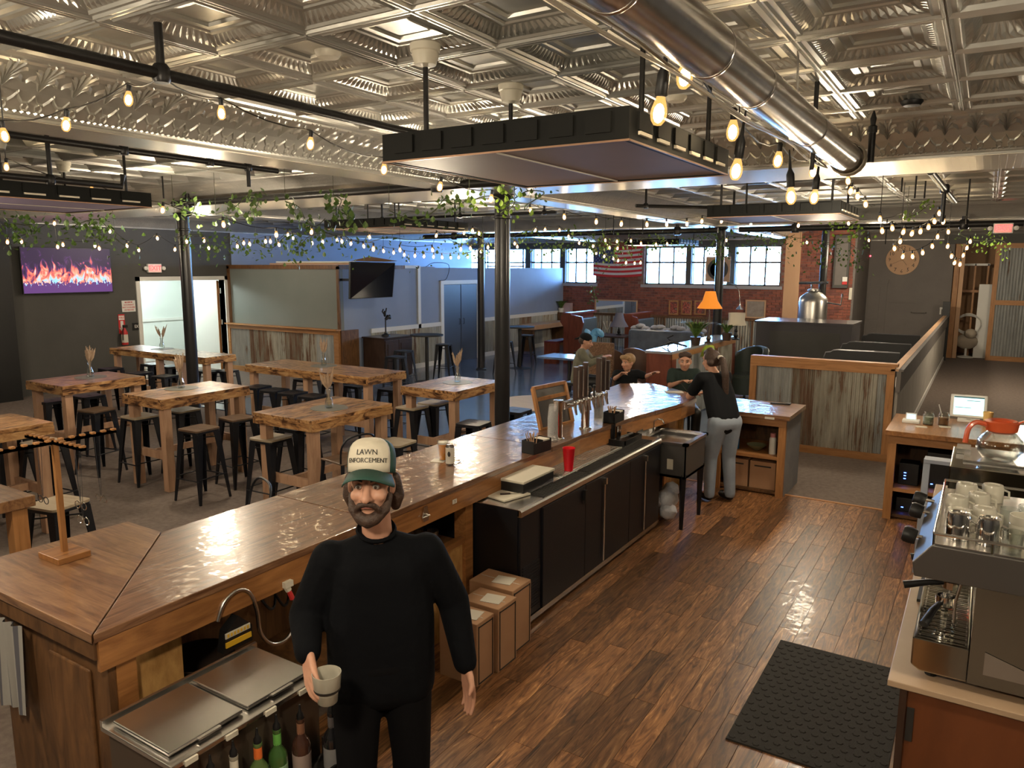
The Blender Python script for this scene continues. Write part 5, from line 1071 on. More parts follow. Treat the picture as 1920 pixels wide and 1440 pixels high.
MB().lathe([(.07, 0), (.085, .01), (.115, .06), (.11, .11), (.075, .15), (.058, .165), (.056, .163), (.072, .148), (.105, .108), (.110, .06), (.08, .014), (0, .012)], (cx_, cy_, cz), 28).build('glass_body', 'glass', t, smooth=True)
MB().lathe([(.060, .155), (.075, .165), (.080, .20), (.085, .215), (.07, .222), (.05, .215), (.05, .16)], (cx_, cy_, cz), 24).build('collar', og, t, smooth=True)
MB().plate([(cx_+.06, cy_-.02, cz+.205), (cx_+.115, cy_-.03, cz+.235), (cx_+.06, cy_+.02, cz+.205)], (0, 0, .008)).build('spout', og, t)
MB().tube(smooth_path([V((cx_-.06, cy_-.02, cz+.19)), V((cx_-.12, cy_-.04, cz+.205)), V((cx_-.155, cy_-.06, cz+.17)), V((cx_-.165, cy_-.07, cz+.09))]), .014, 8).build('handle', og, t, smooth=True)
for i, (dx, h) in enumerate(((.34, .0), (.45, .0))): mug(dx, 4.78, .04, .06, 'cupwhite', 'cream cup upside down on the brewer, %s of the carafe' % ['right', 'far right'][i], False, False, 1.453, 'cups on the brewer')
# rubber floor mat
mm = MB().box(-.975, 3.70, .0145, -.215, 4.96, .024)
for i in range(12):
    for j in range(20): x, y = -.95+i*.062+(j % 2)*.031, 3.73+j*.062; mm.lathe([(.020, 0), (.016, .004), (0, .004)], (x, y, .024), 6)
single(mm, 'floor_mat', 'rubber', 'black honeycomb rubber mat on the plank floor by the coffee counter', 'mat')
# ================================================================= lounge at the back
def orient_box(mb, a, b, z0, z1, th):
    a, b = V(a), V(b); d = (b-a).normalized(); n = V((-d.y, d.x, 0))*th
    return mb.add([(*a.xy, z0), (*b.xy, z0), (*(b+n).xy, z0), (*(a+n).xy, z0), (*a.xy, z1), (*b.xy, z1), (*(b+n).xy, z1), (*(a+n).xy, z1)], [(3, 2, 1, 0), (4, 5, 6, 7), (0, 1, 5, 4), (1, 2, 6, 5), (2, 3, 7, 6), (3, 0, 4, 7)])
A = V((bz(1260, 660, 1.2).x, bz(1260, 660, 1.2).y, 0)); B = V((bz(1380, 630, 1.2).x, bz(1380, 630, 1.2).y, 0)); d = (B-A).normalized(); nn = V((-d.y, d.x, 0)); w = .42
t = thing('lounge_half_wall', tuple((A+B)/2), 'half wall of corrugated tin and red-brown timber carrying the orange lamp', 'partition')
orient_box(MB(), A-d*.02, B+d*.02, 1.16, 1.2, w+.02).build('ledge', mat('pale_ledge', (.30, .30, .32), .25, coat=.4), t)
orient_box(MB(), A, A+d*.03+nn*0, 0, 1.159, w).build('end_panel', 'cherry', t)
for f0, f1 in ((0, .06), (.62, .68), (.95, 1)): orient_box(MB(), A.lerp(B, f0), A.lerp(B, f1), 0, 1.07, .03).build('post', 'cherry', t)
orient_box(MB(), A, B, 1.07, 1.159, .03).build('rail', 'pine', t); orient_box(MB(), A+nn*(w-.03), B+nn*(w-.03), 0, 1.159, .03).build('back_panel', 'cherry', t)
L_ = (B-A).length
corrugated(.06*L_, .62*L_, .03, 1.07, tuple(A+nn*.02), tuple(d), tuple(-nn), 'tin_sheet', 'galv', t, .09, .012); corrugated(.68*L_, .95*L_, .03, 1.07, tuple(A+nn*.02), tuple(d), tuple(-nn), 'tin_sheet', 'oldtin', t, .09, .012)
def table_lamp(p, lb, r0, r1, h, hb, shade, base, lit=0, name='table_lamp'):
    t = thing(name, tuple(p), lb, 'lamp'); o = tuple(p)
    MB().lathe([(.07, 0), (.07, .015), (.025, .03), (.045, .08), (.02, .14), (.035, hb*.6), (.012, hb*.75), (.008, hb+h*.6)], o, 14).build('base', base, t, smooth=True)
    MB().lathe([(r0, hb), ((r0+r1)/2-.02, hb+h*.45), (r1, hb+h), (r1-.005, hb+h), ((r0+r1)/2-.026, hb+h*.45), (r0-.006, hb)], o, 22).build('lamp_shade', shade, t, smooth=True)
    if lit:
        MB().ell((o[0], o[1], o[2]+hb+h*.4), (.03, .03, .05)).build('bulb', emit('lamp_bulb', (1, .6, .2), 12), t); lamp('table_lamp_light', 'POINT', (o[0], o[1], o[2]+hb+h*.4), 2.2, (1, .62, .26), .06)
    return t
p = bz(1328, 643, 1.2); q = by(1328, 578, p.y)
table_lamp(V((p.x, p.y, 1.2)), 'lit orange fabric table lamp on the lounge half wall', .215, .085, .29, q.z-1.2, mat('lit_orange_shade', (.30, .10, .012), .8, emis=(1, .30, .025), es=.26), 'darkwood', 1)
p = bz(1369, 640, 1.2)+V((0, .35, 0)); q = by(1369, 609, p.y); table_lamp(V((p.x, p.y, 1.2)), 'unlit cream drum lamp with dark beaded base right of the iron column', .175, .15, .22, max(q.z-1.2, .2), mat('cream_shade', (.52, .48, .40), .8), 'black')
# plants on the ledge
def bush(p, n, r, h, lb, nm='potted_plant', blade=True, m='leaf', pot=True, droop=0):
    t = thing(nm, tuple(p), lb, 'plant')
    if pot: MB().lathe([(.07, 0), (.09, .14), (.08, .14), (.07, .12), (0, .12)], tuple(p), 14).build('pot', 'white' if pot == 1 else 'darkwood', t, smooth=True)
    g = MB(); zb = .12 if pot else 0
    for k in range(n):
        a = random.uniform(0, 2*pi); l = r*random.uniform(.6, 1.1); c = V(p)+V((0, 0, zb)); w_ = V((-sin(a), cos(a), 0))*(.012 if blade else .03)
        pts = [c+V((cos(a), sin(a), 0))*l*f+V((0, 0, h*(f*1.6-f*f*(.9+droop)))) for f in (0, .35, .7, 1)]
        o = len(g.v)
        for i, q in enumerate(pts): ww = w_*(1, 1.4, 1, .1)[i]; g.v += [tuple(q-ww), tuple(q+ww)]
        for i in range(3): g.f.append((o+2*i, o+2*i+1, o+2*i+3, o+2*i+2))
    tag(g.build('foliage', m, t), kind='stuff'); return t
random.seed(21)
p = bz(1300, 648, 1.2); bush((p.x, p.y+.1, 1.2), 60, .36, .38, 'spiky green plant in a dark pot on the half wall, left of the column', pot=2)
p = bz(1356, 640, 1.2); bush((p.x, p.y+.2, 1.2), 30, .25, .25, 'small dark green plant between the column and the cream lamp', pot=2)
p = bz(1340, 652, 1.2); bush((p.x-.12, p.y+.12, 1.20), 30, .16, .12, 'bright yellow-green plant trailing over the half wall edge', pot=0, m=mat('bright_leaf', (.20, .30, .02), .5, var=(.35, .42, .05), scale=20), droop=2.2, blade=False)
p = bz(1290, 652, 1.2); t = thing('antler_ornament', (p.x-.2, p.y-.1, 1.2), 'dark metal animal ornament lying on the left of the half wall ledge', 'ornament'); x, y = p.x-.2, p.y-.1
MB().tube([(x-.22, y, 1.21), (x-.05, y, 1.29), (x+.18, y+.1, 1.22)], [.01, .025, .012], 8).tube([(x-.05, y, 1.29), (x-.12, y, 1.35), (x-.02, y, 1.40)], .012, 6).tube([(x-.05, y, 1.29), (x-.1, y-.05, 1.21)], .01, 6).tube([(x+.05, y, 1.26), (x+.08, y-.05, 1.21)], .01, 6).build('figure', 'blackmetal', t, smooth=True)
# booths of reddish wood with blue vinyl backs
M['bluevinyl'] = mat('blue_vinyl', (.10, .14, .18), .45); M['vinylred'] = mat('maroon_vinyl', (.12, .018, .022), .45)
def red_booth(pl, pr, y, lb, seat_side=1):
    a, b = by(*pl, y), by(*pr, y); x0, x1 = a.x, b.x; zt = a.z; t = thing('wooden_booth', ((x0+x1)/2, y+.6, 0), lb, 'booth', 'wooden booths by the brick wall')
    o = [(x0, 0), (x0, zt*.75), (x0-.10, zt*.85), (x0-.10, zt*.97), (x0+.02, zt), ((x0+x1)/2, zt), (x1-.02, zt*.97), (x1+.02, zt*.85), (x1-.08, zt*.5), (x1+.02, .45), (x1+.05, 0)]
    n = len(o); MB().add([(q[0], y, q[1]) for q in o]+[(q[0], y+.06, q[1]) for q in o], [tuple(range(n)), tuple(range(2*n-1, n-1, -1))]+[(k, n+k, n+(k+1) % n, (k+1) % n) for k in range(n)]).build('end_panel', 'cherry', t)
    MB().box(x0, y+.06, 0, x0+.12, y+1.5, zt).build('backrest', 'cherry', t); MB().box(x0-.03, y+.0, zt, x0+.2, y+1.55, zt+.05).build('top_cap', 'cherry', t)
    MB().box(x0+.12, y+.07, .45, x0+.24, y+1.5, zt-.12).build('back_cushion', 'bluevinyl', t, bevel=.03); MB().box(x0+.12, y+.07, .32, x0+.65, y+1.5, .46).build('seat_cushion', 'vinylred', t, bevel=.03); MB().box(x0+.12, y+.07, 0, x0+.6, y+1.5, .31).build('seat_base', 'cherry', t)
    return x0, x1, zt
red_booth((1057, 590), (1092, 590), 17.2, 'reddish wooden booth end nearest the slate wall, with maroon seat')
red_booth((1172, 592), (1196, 592), 18.6, 'reddish wooden booth end with blue vinyl back behind the dark lamp')
t = thing('maroon_booth_seat', (-9.6, 17.1, 0), 'low maroon bench block in front of the leftmost wooden booth', 'bench'); a, b = by(1030, 640, 17.0), by(1062, 640, 17.0); MB().box(a.x-.1, 16.9, 0, b.x-.25, 17.1, .55).build('side', 'cherry', t); MB().box(a.x-.1, 16.9, .551, b.x-.25, 17.8, .60).build('seat', 'vinylred', t)
q_ = by(1108, 668, 16.4); t = thing('jacket_bench', (q_.x, 16.4, 0), 'low dark bench under the light blue jacket', 'bench'); MB().box(q_.x-.35, 16.15, .40, q_.x+.35, 16.65, max(.46, by(1108, 660, 16.4).z)).build('seat', 'darkwood', t); [MB().box(q_.x+a-.03, 16.4+b-.03, 0, q_.x+a+.03, 16.4+b+.03, .40).build('leg', 'darkwood', t) for a in (-.3, .3) for b in (-.2, .2)]
# blue jacket heap on the bench
random.seed(4)
g = MB(); q = by(1108, 638, 16.4)
for k in range(12): g.ell((q.x+random.uniform(-.22, .22), 16.4+random.uniform(-.15, .15), q.z+random.uniform(-.20, .20)), (random.uniform(.08, .18), random.uniform(.08, .16), random.uniform(.05, .14)), 8, 6, Matrix.Rotation(random.uniform(0, 3), 4, 'Y'))
single(g, 'blue_jacket', mat('pale_blue_nylon', (.10, .32, .55), .5, var=(.2, .5, .75), scale=8), 'crumpled light blue jacket heaped behind the man in the dark cap', 'jacket', None, True)
# round lounge table in front with the jacket, rectangular tables
def slab_table(px, py, w_, d_, zt, lb, m='darkwood', y=None):
    p = bz(px, py, zt); t = thing('lounge_table', (p.x, p.y, 0), lb, 'table'); MB().cbox((p.x, p.y, zt-.02), (w_, d_, .04)).build('top', m, t, bevel=.005)
    MB().tube([(p.x, p.y, .03), (p.x, p.y, zt-.04)], .04, 10).build('pedestal', 'black', t); MB().lathe([(.26, 0), (.26, .02), (.04, .04)], (p.x, p.y, 0), 20).build('foot', 'black', t); return p
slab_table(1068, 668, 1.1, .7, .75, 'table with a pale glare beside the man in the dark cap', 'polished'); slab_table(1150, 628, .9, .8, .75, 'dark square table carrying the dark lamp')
p = bz(1160, 628, .75); table_lamp(V((p.x, p.y, .75)), 'unlit slate blue cone lamp on the dark square table', .25, .09, .36, .22, mat('slate_shade', (.10, .10, .14), .7), 'black')
p = bz(1138, 626, .75); t = thing('pampas_glass', (p.x, p.y, .75), 'small glass of white feathers on the dark square table', 'vase'); MB().lathe([(.03, 0), (.04, .12), (.036, .12), (0, .01)], (p.x, p.y, .75), 12).build('glass_body', 'glass', t)
for k in range(6): a = k; MB().bar((p.x, p.y, .80), (p.x+.12*cos(a), p.y+.1*sin(a), 1.08), .02, .006).build('feather', 'paper', t)
# grey bundled sofa
def cushion_couch(px, py, w_, d_, h, lb, m, z0=0, name='sofa', rz=0):
    p = bz(px, py, h); t = thing(name, (p.x, p.y, 0), lb, 'sofa'); m4 = Matrix.Translation((p.x, p.y, 0)) @ Matrix.Rotation(rz, 4, 'Z')
    MB().box(-w_/2, -d_/2, .05, w_/2, d_/2, .42, m4).build('seat', m, t, bevel=.05); MB().box(-w_/2, -d_/2, .42, w_/2, -d_/2+.22, h, m4).build('backrest', m, t, bevel=.08)
    for s_ in (-1, 1): MB().box(s_*w_/2-(.2 if s_ > 0 else 0), -d_/2, .42, s_*w_/2+(0 if s_ > 0 else .2), d_/2, .62, m4).build('arm', m, t, bevel=.06)
    for s_ in (-1, 1):
        for q in (-1, 1): MB().box(s_*(w_/2-.1)-.03, q*(d_/2-.1)-.03, 0, s_*(w_/2-.1)+.03, q*(d_/2-.1)+.03, .05, m4).build('foot', 'black', t)
    return t
cushion_couch(1258, 618, 1.9, .9, 1.0, 'dark blue-grey sofa with a rumpled blanket behind the half wall', mat('blue_grey_leather', (.07, .085, .11), .4, var=(.12, .14, .18), scale=5))
g = MB(); p = bz(1262, 616, 1.0)
for k in range(14): g.ell((p.x-.85+k*.13, p.y-.35, 1.0+.05*sin(k*1.7)), (.13, .16, .07), 8, 6)
single(g, 'rumpled_blanket', mat('grey_blanket', (.22, .22, .24), .8, var=(.36, .36, .38), scale=9), 'rumpled pale blanket lying over the back of the blue-grey sofa', 'blanket', None, True)
def tub_chair(px, py, h, lb, m, rz=0, r=.45):
    p = bz(px, py, h); t = thing('tub_chair', (p.x, p.y, 0), lb, 'armchair', 'brown tub chairs'); m4 = Matrix.Translation((p.x, p.y, 0)) @ Matrix.Rotation(rz, 4, 'Z')
    g = MB(); n = 16; o = []
    for i in range(n+1):
        a = pi*(i/n); hh = h-.22*abs(2*i/n-1)**2
        for rr_, z in ((r, .1), (r, hh), (r-.12, hh), (r-.12, .1)): g.v.append(tuple(m4 @ V((rr_*cos(a), -rr_*sin(a), z))))
    for i in range(n):
        for k in range(4): a = 4*i+k; b = 4*i+(k+1) % 4; g.f.append((a, b, b+4, a+4))
    g.f += [(0, 1, 2, 3), tuple(4*n+k for k in (3, 2, 1, 0))]; g.build('wrap_back', m, t, smooth=True, bevel=.02)
    MB().lathe([(r-.13, .1), (r-.13, .42), (r-.18, .47), (0, .47)], (0, 0, 0), 20, m4).build('seat_cushion', m, t, smooth=True)
    for k in range(4): a = pi/4+k*pi/2; MB().lathe([(.02, 0), (.025, .1)], (.3*cos(a), .3*sin(a), 0), 8, m4).build('foot', 'black', t)
br = mat('brown_leather', (.085, .045, .03), .42, var=(.11, .06, .04), scale=4); br2 = wood('patterned_brown_fabric', [(.04, .02, .012), (.12, .06, .03), (.24, .15, .09)], 'Z', 14, 1, .8, 0, .05, 3, .1)
tub_chair(1140, 648, .98, 'brown leather tub chair, left of two behind the boy', br, R(10), .36); tub_chair(1203, 650, .98, 'brown leather tub chair, right of two behind the boy', br, R(-10), .36)
tub_chair(1205, 706, .80, 'brown tub chair with pale piping beside the half wall corner', br2, R(-30), .34)
t = thing('patterned_armchair', tuple(bz(1135, 700, .5).xy)+(0,), 'high backed chair with mottled brown fabric behind the taps', 'armchair'); x, y = t.location.x, t.location.y
MB().box(x-.32, y-.30, .1, x+.32, y+.3, .46).build('seat', br2, t, bevel=.04); MB().box(x-.32, y-.34, .46, x+.30, y-.24, 1.12).build('backrest', br2, t, bevel=.03)
for sx in (-.28, .28):
    for sy in (-.26, .26): MB().box(x+sx-.025, y+sy-.025, 0, x+sx+.025, y+sy+.025, .1).build('leg', 'black', t)
tub_chair(1400, 650, 1.0, 'dark green leather armchair between the half wall and the dark counter', mat('dark_green_leather', (.03, .04, .035), .35), R(150), .42)
p = bz(1375, 700, .5); 
# round high tables by the slate wall
def round_table(px, py, lb):
    p = bz(px, py, 1.05); t = thing('round_high_table', (p.x, p.y, 0), lb, 'table', 'round high tables'); MB().lathe([(.36, 1.02), (.36, 1.05), (0, 1.05)], (p.x, p.y, 0), 28).build('top', 'black', t)
    MB().tube([(p.x, p.y, .02), (p.x, p.y, 1.02)], .04, 12).build('pedestal', 'black', t); MB().lathe([(.28, 0), (.28, .015), (.05, .04)], (p.x, p.y, 0), 24).build('foot', 'black', t)
round_table(800, 627, 'black round high table before the slate double door'); round_table(975, 612, 'black round high table near the slate wall corner')
for a in ((757, 657, 'a', 'black metal stool left of the round table by the slate door', 0), (832, 645, 'a', 'black metal stool right of the round table by the slate door', R(20)), (742, 668, 'a', 'black metal stool beside the dark cabinet', 0), (988, 628, 'a', 'black metal stool at the round table near the slate wall corner', R(15)), (946, 640, 'a', 'black metal stool mostly hidden by the big column at the far round table', 0)): stool(*a)
# dark cabinet with a figurine
a, b = (-11.68, 11.95), (-10.95, 12.55); t = thing('dark_cabinet', (-11.2, 12.2, 0), 'dark brown two-door cabinet standing by the slate wall', 'cabinet')
p0, p1 = bz(655, 645, .95), bz(692, 648, .95); x0, y0 = XP+.09, 12.35; x1, y1 = x0+.62, y0+.95
MB().box(x0, y0, .06, x1, y1, .92).build('body', 'darkwood', t); MB().box(x0-.02, y0-.03, .92, x1+.03, y1+.03, .95).build('top', 'darkwood', t, bevel=.005); MB().box(x0+.02, y0+.02, 0, x1-.02, y1-.02, .06).build('plinth', 'darkwood', t)
for i in (0, 1):
    ya = y0+.03+i*(y1-y0-.06)/2; yb_ = ya+(y1-y0-.06)/2-.01; d_ = MB().box(x1, ya, .1, x1+.018, yb_, .88).build('door', 'darkwood', t, bevel=.003); MB().box(x1+.018, ya+.07, .18, x1+.026, yb_-.07, .80).build('door_panel', 'darkwood', d_); MB().ell((x1+.035, yb_-.03 if i == 0 else ya+.03, .52), (.014, .014, .014)).build('knob', 'steel', d_)
x, y = x0+.3, y0+.42; t = thing('figurine', (x, y, .95), 'dark metal figurine on a stem standing on the cabinet', 'ornament')
MB().lathe([(.10, 0), (.09, .03), (.03, .06), (.018, .10), (.015, .38)], (x, y, .95), 14).build('base', 'blackmetal', t, smooth=True)
MB().tube([(x, y, 1.32), (x+.02, y+.06, 1.38), (x, y+.13, 1.36), (x, y+.15, 1.42)], [.03, .05, .05, .02], 10).ell((x, y-.02, 1.45), (.035, .03, .07)).tube([(x, y, 1.40), (x-.02, y-.08, 1.50), (x, y-.06, 1.56)], .015, 8).tube([(x, y, 1.44), (x+.02, y+.02, 1.58)], .014, 8).build('figure', 'blackmetal', t, smooth=True)
# ledge bench of raw timber in the corner, pot plant, pink boxes
t = thing('timber_bench', (XP+.4, 20.3, 0), 'thick raw timber ledge in the corner by the slate wall', 'bench'); MB().box(XP+.04, 19.0, .66, XP+.62, 21.3, .80).build('slab', 'plywood', t, bevel=.01); [MB().box(XP+.04, q, 0, XP+.5, q+.1, .66).build('support', 'darkply', t) for q in (19.1, 21.1)]
random.seed(31); bush((XP+.12, YB-.35, 1.05), 60, .26, .34, 'green plant in a white pot in the corner of brick and slate wall', pot=1, blade=False)
t = thing('plant_stand', (XP+.12, YB-.35, 0), 'narrow timber post under the corner plant', 'stand'); MB().box(XP+.04, YB-.44, 0, XP+.22, YB-.26, 1.05).build('post', 'darkply', t)
q = by(1064, 590, YB-.25); single(MB().box(q.x-.22, YB-.3, 1.052, q.x+.12, YB-.12, by(1064, 568, YB-.25).z), 'pink_box', mat('pinkish_white_card', (.50, .36, .36), .6), 'pinkish white box standing on the ledge under the window', 'box')
# round pale rug and side stool behind the bar
p = bz(1010, 757, 0.0); single(MB().lathe([(.82, 0), (.82, .01), (0, .01)], (p.x, p.y, .0125), 36), 'round_rug', mat('pale_wood_disc', (.50, .43, .37), .6, var=(.62, .54, .47), scale=3, stretch=(1, 8, 1)), 'pale round rug on the polished floor behind the menu board', 'rug')
# picture frames, mirror, flag, round sign, wall lamp on the brick
def frame(x0, x1, z0, z1, lb, fm, fill, y=None, cat='picture', name='picture_frame', th=.04):
    y = y or YB-.02; t = thing(name, ((x0+x1)/2, y, z0), lb, cat); MB().box(x0, y-.03, z0, x1, y, z0+th).box(x0, y-.03, z1-th, x1, y, z1).box(x0, y-.03, z0+th, x0+th, y, z1-th).box(x1-th, y-.03, z0+th, x1, y, z1-th).build('frame', fm, t); MB().box(x0+th, y-.015, z0+th, x1-th, y-.005, z1-th).build('picture', fill, t); return t
def W(px, py): return by(px, py, YB-.02)
swirl = wood('abstract_print', [(.42, .30, .20), (.05, .02, .02), (.45, .08, .05), (.55, .42, .3)], 'Y', 3, 1, .6, 0, 0, 6, .02)
for i, (a, b) in enumerate(((1255, 1273), (1278, 1298), (1303, 1325))): frame(W(a, 563).x, W(b, 563).x, W(a, 590).z, W(a, 563).z, 'small wood framed abstract print on the brick wall, %s of three' % ['left', 'middle', 'right'][i], 'pinez', swirl)
M['mirrorg'] = mat('mirror_glass', (.75, .78, .8), .03, 1.0)
frame(W(1116, 560).x, W(1196, 560).x, W(1116, 588).z, W(1116, 561).z, 'long framed mirror on the brick wall under the flag', 'plywood', 'mirrorg', None, 'mirror', 'wall_mirror')
frame(W(1399, 560).x, W(1437, 560).x, W(1399, 596).z, W(1399, 562).z, 'faded framed picture on the brick wall right of the cream lamp', 'plywood', mat('faded_print', (.22, .17, .14), .7, var=(.32, .27, .22), scale=7))
# flag hung from the lintel
f0, f1 = W(1113, 500), W(1205, 500); ztop, zbot = W(1160, 462).z, W(1160, 517).z
t = thing('wall_flag', ((f0.x+f1.x)/2, YB-.06, zbot), 'red and white striped flag with a blue canton hung between the windows', 'flag')
ww = f1.x-f0.x; ns = 13
for k in range(ns):
    g = MB(); n = 24; za, zb = ztop-(ztop-zbot)*k/ns, ztop-(ztop-zbot)*(k+1)/ns
    u0 = .42 if k < 7 else 0
    for i in range(n+1):
        u = u0+(1-u0)*i/n
        for z in (za, zb): g.v.append((f0.x+ww*u, YB-.06-.015*sin(u*14), z-.05*sin(pi*u)))
    for i in range(n): g.f.append((2*i, 2*i+1, 2*i+3, 2*i+2))
    g.build('stripe', M.setdefault('flagred' if k % 2 == 0 else 'flagwhite', mat('flag_red' if k % 2 == 0 else 'flag_white', (.50, .025, .03) if k % 2 == 0 else (.62, .58, .55), .8)), t)
g = MB(); n = 10
for i in range(n+1):
    u = .42*i/n
    for z in (ztop, ztop-(ztop-zbot)*7/13): g.v.append((f0.x+ww*u, YB-.062-.015*sin(u*14), z-.05*sin(pi*u)))
for i in range(n): g.f.append((2*i, 2*i+1, 2*i+3, 2*i+2))
g.build('canton', mat('flag_blue', (.03, .04, .14), .8), t)
sg = MB()
for r_ in range(9):
    for c_ in range(6 if r_ % 2 == 0 else 5):
        u = .42*((c_+(.5 if r_ % 2 == 0 else 1))/6); z = ztop-(ztop-zbot)*7/13*(r_+.5)/9-.05*sin(pi*u); x = f0.x+ww*u; s = .018
        pts = [(x+s*(1 if k % 2 == 0 else .4)*sin(k*pi/5), YB-.066-.015*sin(u*14), z+s*(1 if k % 2 == 0 else .4)*cos(k*pi/5)) for k in range(10)]; o = len(sg.v); sg.v += pts; sg.f.append(tuple(range(o, o+10)))
tag(sg.build('stars', 'flagwhite', t), kind='stuff')
c = by(1346, 505, YB-.15); t = thing('round_window_sign', (c.x, YB-.15, c.z-.45), 'square wooden sign with a dark ring hanging in the window', 'sign'); MB().box(c.x-.36, YB-.16, c.z-.36, c.x+.36, YB-.14, c.z+.36).build('board', 'plywood', t); MB().lathe([(.30, 0), (.30, .02), (.22, .02), (.22, 0)], (0, 0, 0), 28, Matrix.Translation((c.x, YB-.161, c.z)) @ Matrix.Rotation(R(90), 4, 'X')).build('ring', 'black', t); MB().tube([(c.x, YB-.15, c.z+.36), (c.x, YB-.15, ZS+.09)], .004, 4).build('cord', 'cable', t)
q = bz(1384, 575, 1.6); t = thing('arc_lamp', (by(1386, 600, 20.5).x, 20.5, 0), 'thin arching steel floor lamp against the brick wall', 'lamp'); x = t.location.x-.6
MB().lathe([(.15, 0), (.15, .03), (0, .03)], (x, 20.5, 0), 20).build('base', 'steel', t); pz = by(1365, 540, 20.5).z; MB().tube(smooth_path([V((x, 20.5, .03)), V((x, 20.5, pz-.1)), V((x+.2, 20.5, pz+.12)), V((x+.52, 20.5, pz)), V((x+.60, 20.5, pz-.45))]), .012, 8).build('pole', 'steel', t, smooth=True); MB().lathe([(.11, 0), (.03, .1), (.02, .14)], (x+.60, 20.5, pz-.57), 16).build('lamp_shade', 'steel', t, smooth=True)
# ---- clock
c = by(1692, 487, YK-.03); rr = .43; t = thing('wall_clock', (c.x, YK-.04, c.z-rr), 'round plywood clock with large dark numerals on the grey wall', 'clock')
m4 = Matrix.Translation((c.x, YK-.005, c.z)) @ Matrix.Rotation(R(90), 4, 'X')
MB().lathe([(rr, 0), (rr, .03), (0, .03)], (0, 0, 0), 40, m4).build('face', 'plywood', t)
for k in range(1, 13):
    a = R(90-30*k); text(str(k), .15, face((c.x+.33*cos(a), YK-.037, c.z+.33*sin(a)), (0, -1, 0)), 'ink', t, 'numeral', .001)
for a, l, w_ in ((R(-52), .20, .018), (R(205), .28, .012)): MB().bar((c.x, YK-.04, c.z), (c.x+cos(a)*l, YK-.04, c.z+sin(a)*l), w_, .006).build('hand', 'ink', t)
# ================================================================= hung from the ceiling
def pt(px, py, d):
    """point seen at the pixel, d metres in front of the lens plane"""
    v = cF+cR*((px-960)/FL)-cU*((py-720)/FL); return V((0, 0, H))+v*d
# acoustic panel trays
def tray(x0, x1, y0, y1, z, lb, rods, h=.13, m='panelunder', slots=True):
    t = thing('ceiling_tray', ((x0+x1)/2, (y0+y1)/2, z), lb, 'ceiling panel', 'hung ceiling trays')
    MB().box(x0+.03, y0+.03, z+.004, (x0+x1)/2-.004, y1-.03, z+.02).build('underside_panel', m, t); MB().box((x0+x1)/2+.004, y0+.03, z+.004, x1-.03, y1-.03, z+.02).build('underside_panel', m, t)
    MB().box(x0+.03, y0+.03, z+.021, x1-.03, y1-.03, z+h-.02).build('core', 'black', t)
    MB().box((x0+x1)/2-.006, y0+.03, z-.002, (x0+x1)/2+.006, y1-.03, z+.003).build('seam_strip', 'cream', t)
    for a in ((x0, y0, x1, y0+.03), (x0, y1-.03, x1, y1), (x0, y0+.03, x0+.03, y1-.03), (x1-.03, y0+.03, x1, y1-.03)): MB().box(a[0], a[1], z, a[2], a[3], z+h).build('edge_rail', 'trayedge', t)
    MB().box(x0-.004, y0-.004, z-.004, x1+.004, y0+.004, z+.004).box(x1-.004, y0, z-.004, x1+.004, y1, z+.004).box(x0-.004, y0, z-.004, x0+.004, y1, z+.004).box(x0, y1-.004, z-.004, x1, y1+.004, z+.004).build('lip', 'bronze', t)
    n = 7
    for k in range(n):
        a = x0+.08+k*(x1-x0-.1)/n; MB().box(a, y0-.012, z+.035, a+(x1-x0)/n*.62, y0, z+h-.015).build('edge_tab', 'trayedge', t)
    for k in range(6):
        a = y0+.08+k*(y1-y0-.1)/6; MB().box(x1, a, z+.05, x1+.010, a+(y1-y0)/6*.66, z+h-.01).build('edge_tab', 'trayedge', t); MB().box(x1, a+.01, z+.032, x1+.012, a+(y1-y0)/6*.6, z+.046).build('slot_edge', 'slotpale', t)
    for x, y, can in rods:
        r = MB().tube([(x, y, z+h-.01), (x, y, ZC-.002)], .0125, 8).build('hanger_rod', 'ironpipe', t)
        if can: MB().lathe([(.012, -.11), (.05, -.10), (.062, -.06), (.062, -.045), (.07, -.04), (.072, -.01), (.06, 0)], (x, y, ZC-.003), 20).build('canopy', 'cream', r, smooth=True)
    return t
M['panelunder'] = mat('dusky_panel_underside', (.20, .135, .115), .6, var=(.225, .15, .13), scale=1.5); M['trayedge'] = mat('charcoal_tray_edge', (.010, .0105, .010), .6, spec=.15); M['bronze'] = mat('bronze_lip', (.32, .19, .12), .4, .6); M['slotpale'] = mat('pale_slot_edge', (.75, .68, .55), .5)
M['purpleunder'] = mat('violet_glow_underside', (.17, .135, .22), .6)  # tray underside with the violet glow put into its colour
tray(-2.54, -1.25, 2.85, 4.19, 3.0, 'nearest hung ceiling tray with dark edges and dusky pink underside', [(-2.30, 2.89, 1), (-2.38, 3.76, 1), (-1.34, 3.18, 0), (-1.34, 4.10, 0)])
a, b = bz(1575, 400, 3.04), bz(1618, 410, 3.04); c = bz(1312, 405, 3.04); tray(c.x-.02, a.x, a.y, a.y+1.3, 3.04, 'second hung ceiling tray, beyond the end of the duct', [(c.x+.1, a.y+.1, 0), (c.x+.1, a.y+1.1, 0), (a.x-.1, a.y+.1, 0), (a.x-.1, a.y+1.1, 0)])
a = bz(750, 425, 3.04); c = bz(612, 432, 3.04); tray(a.x-1.45, a.x, a.y, a.y+1.6, 3.04, 'hung ceiling tray half hidden by ivy above the longest high table', [(a.x-1.3, a.y+.1, 0), (a.x-1.3, a.y+1.4, 0), (a.x-.1, a.y+.1, 0), (a.x-.1, a.y+1.4, 0)])
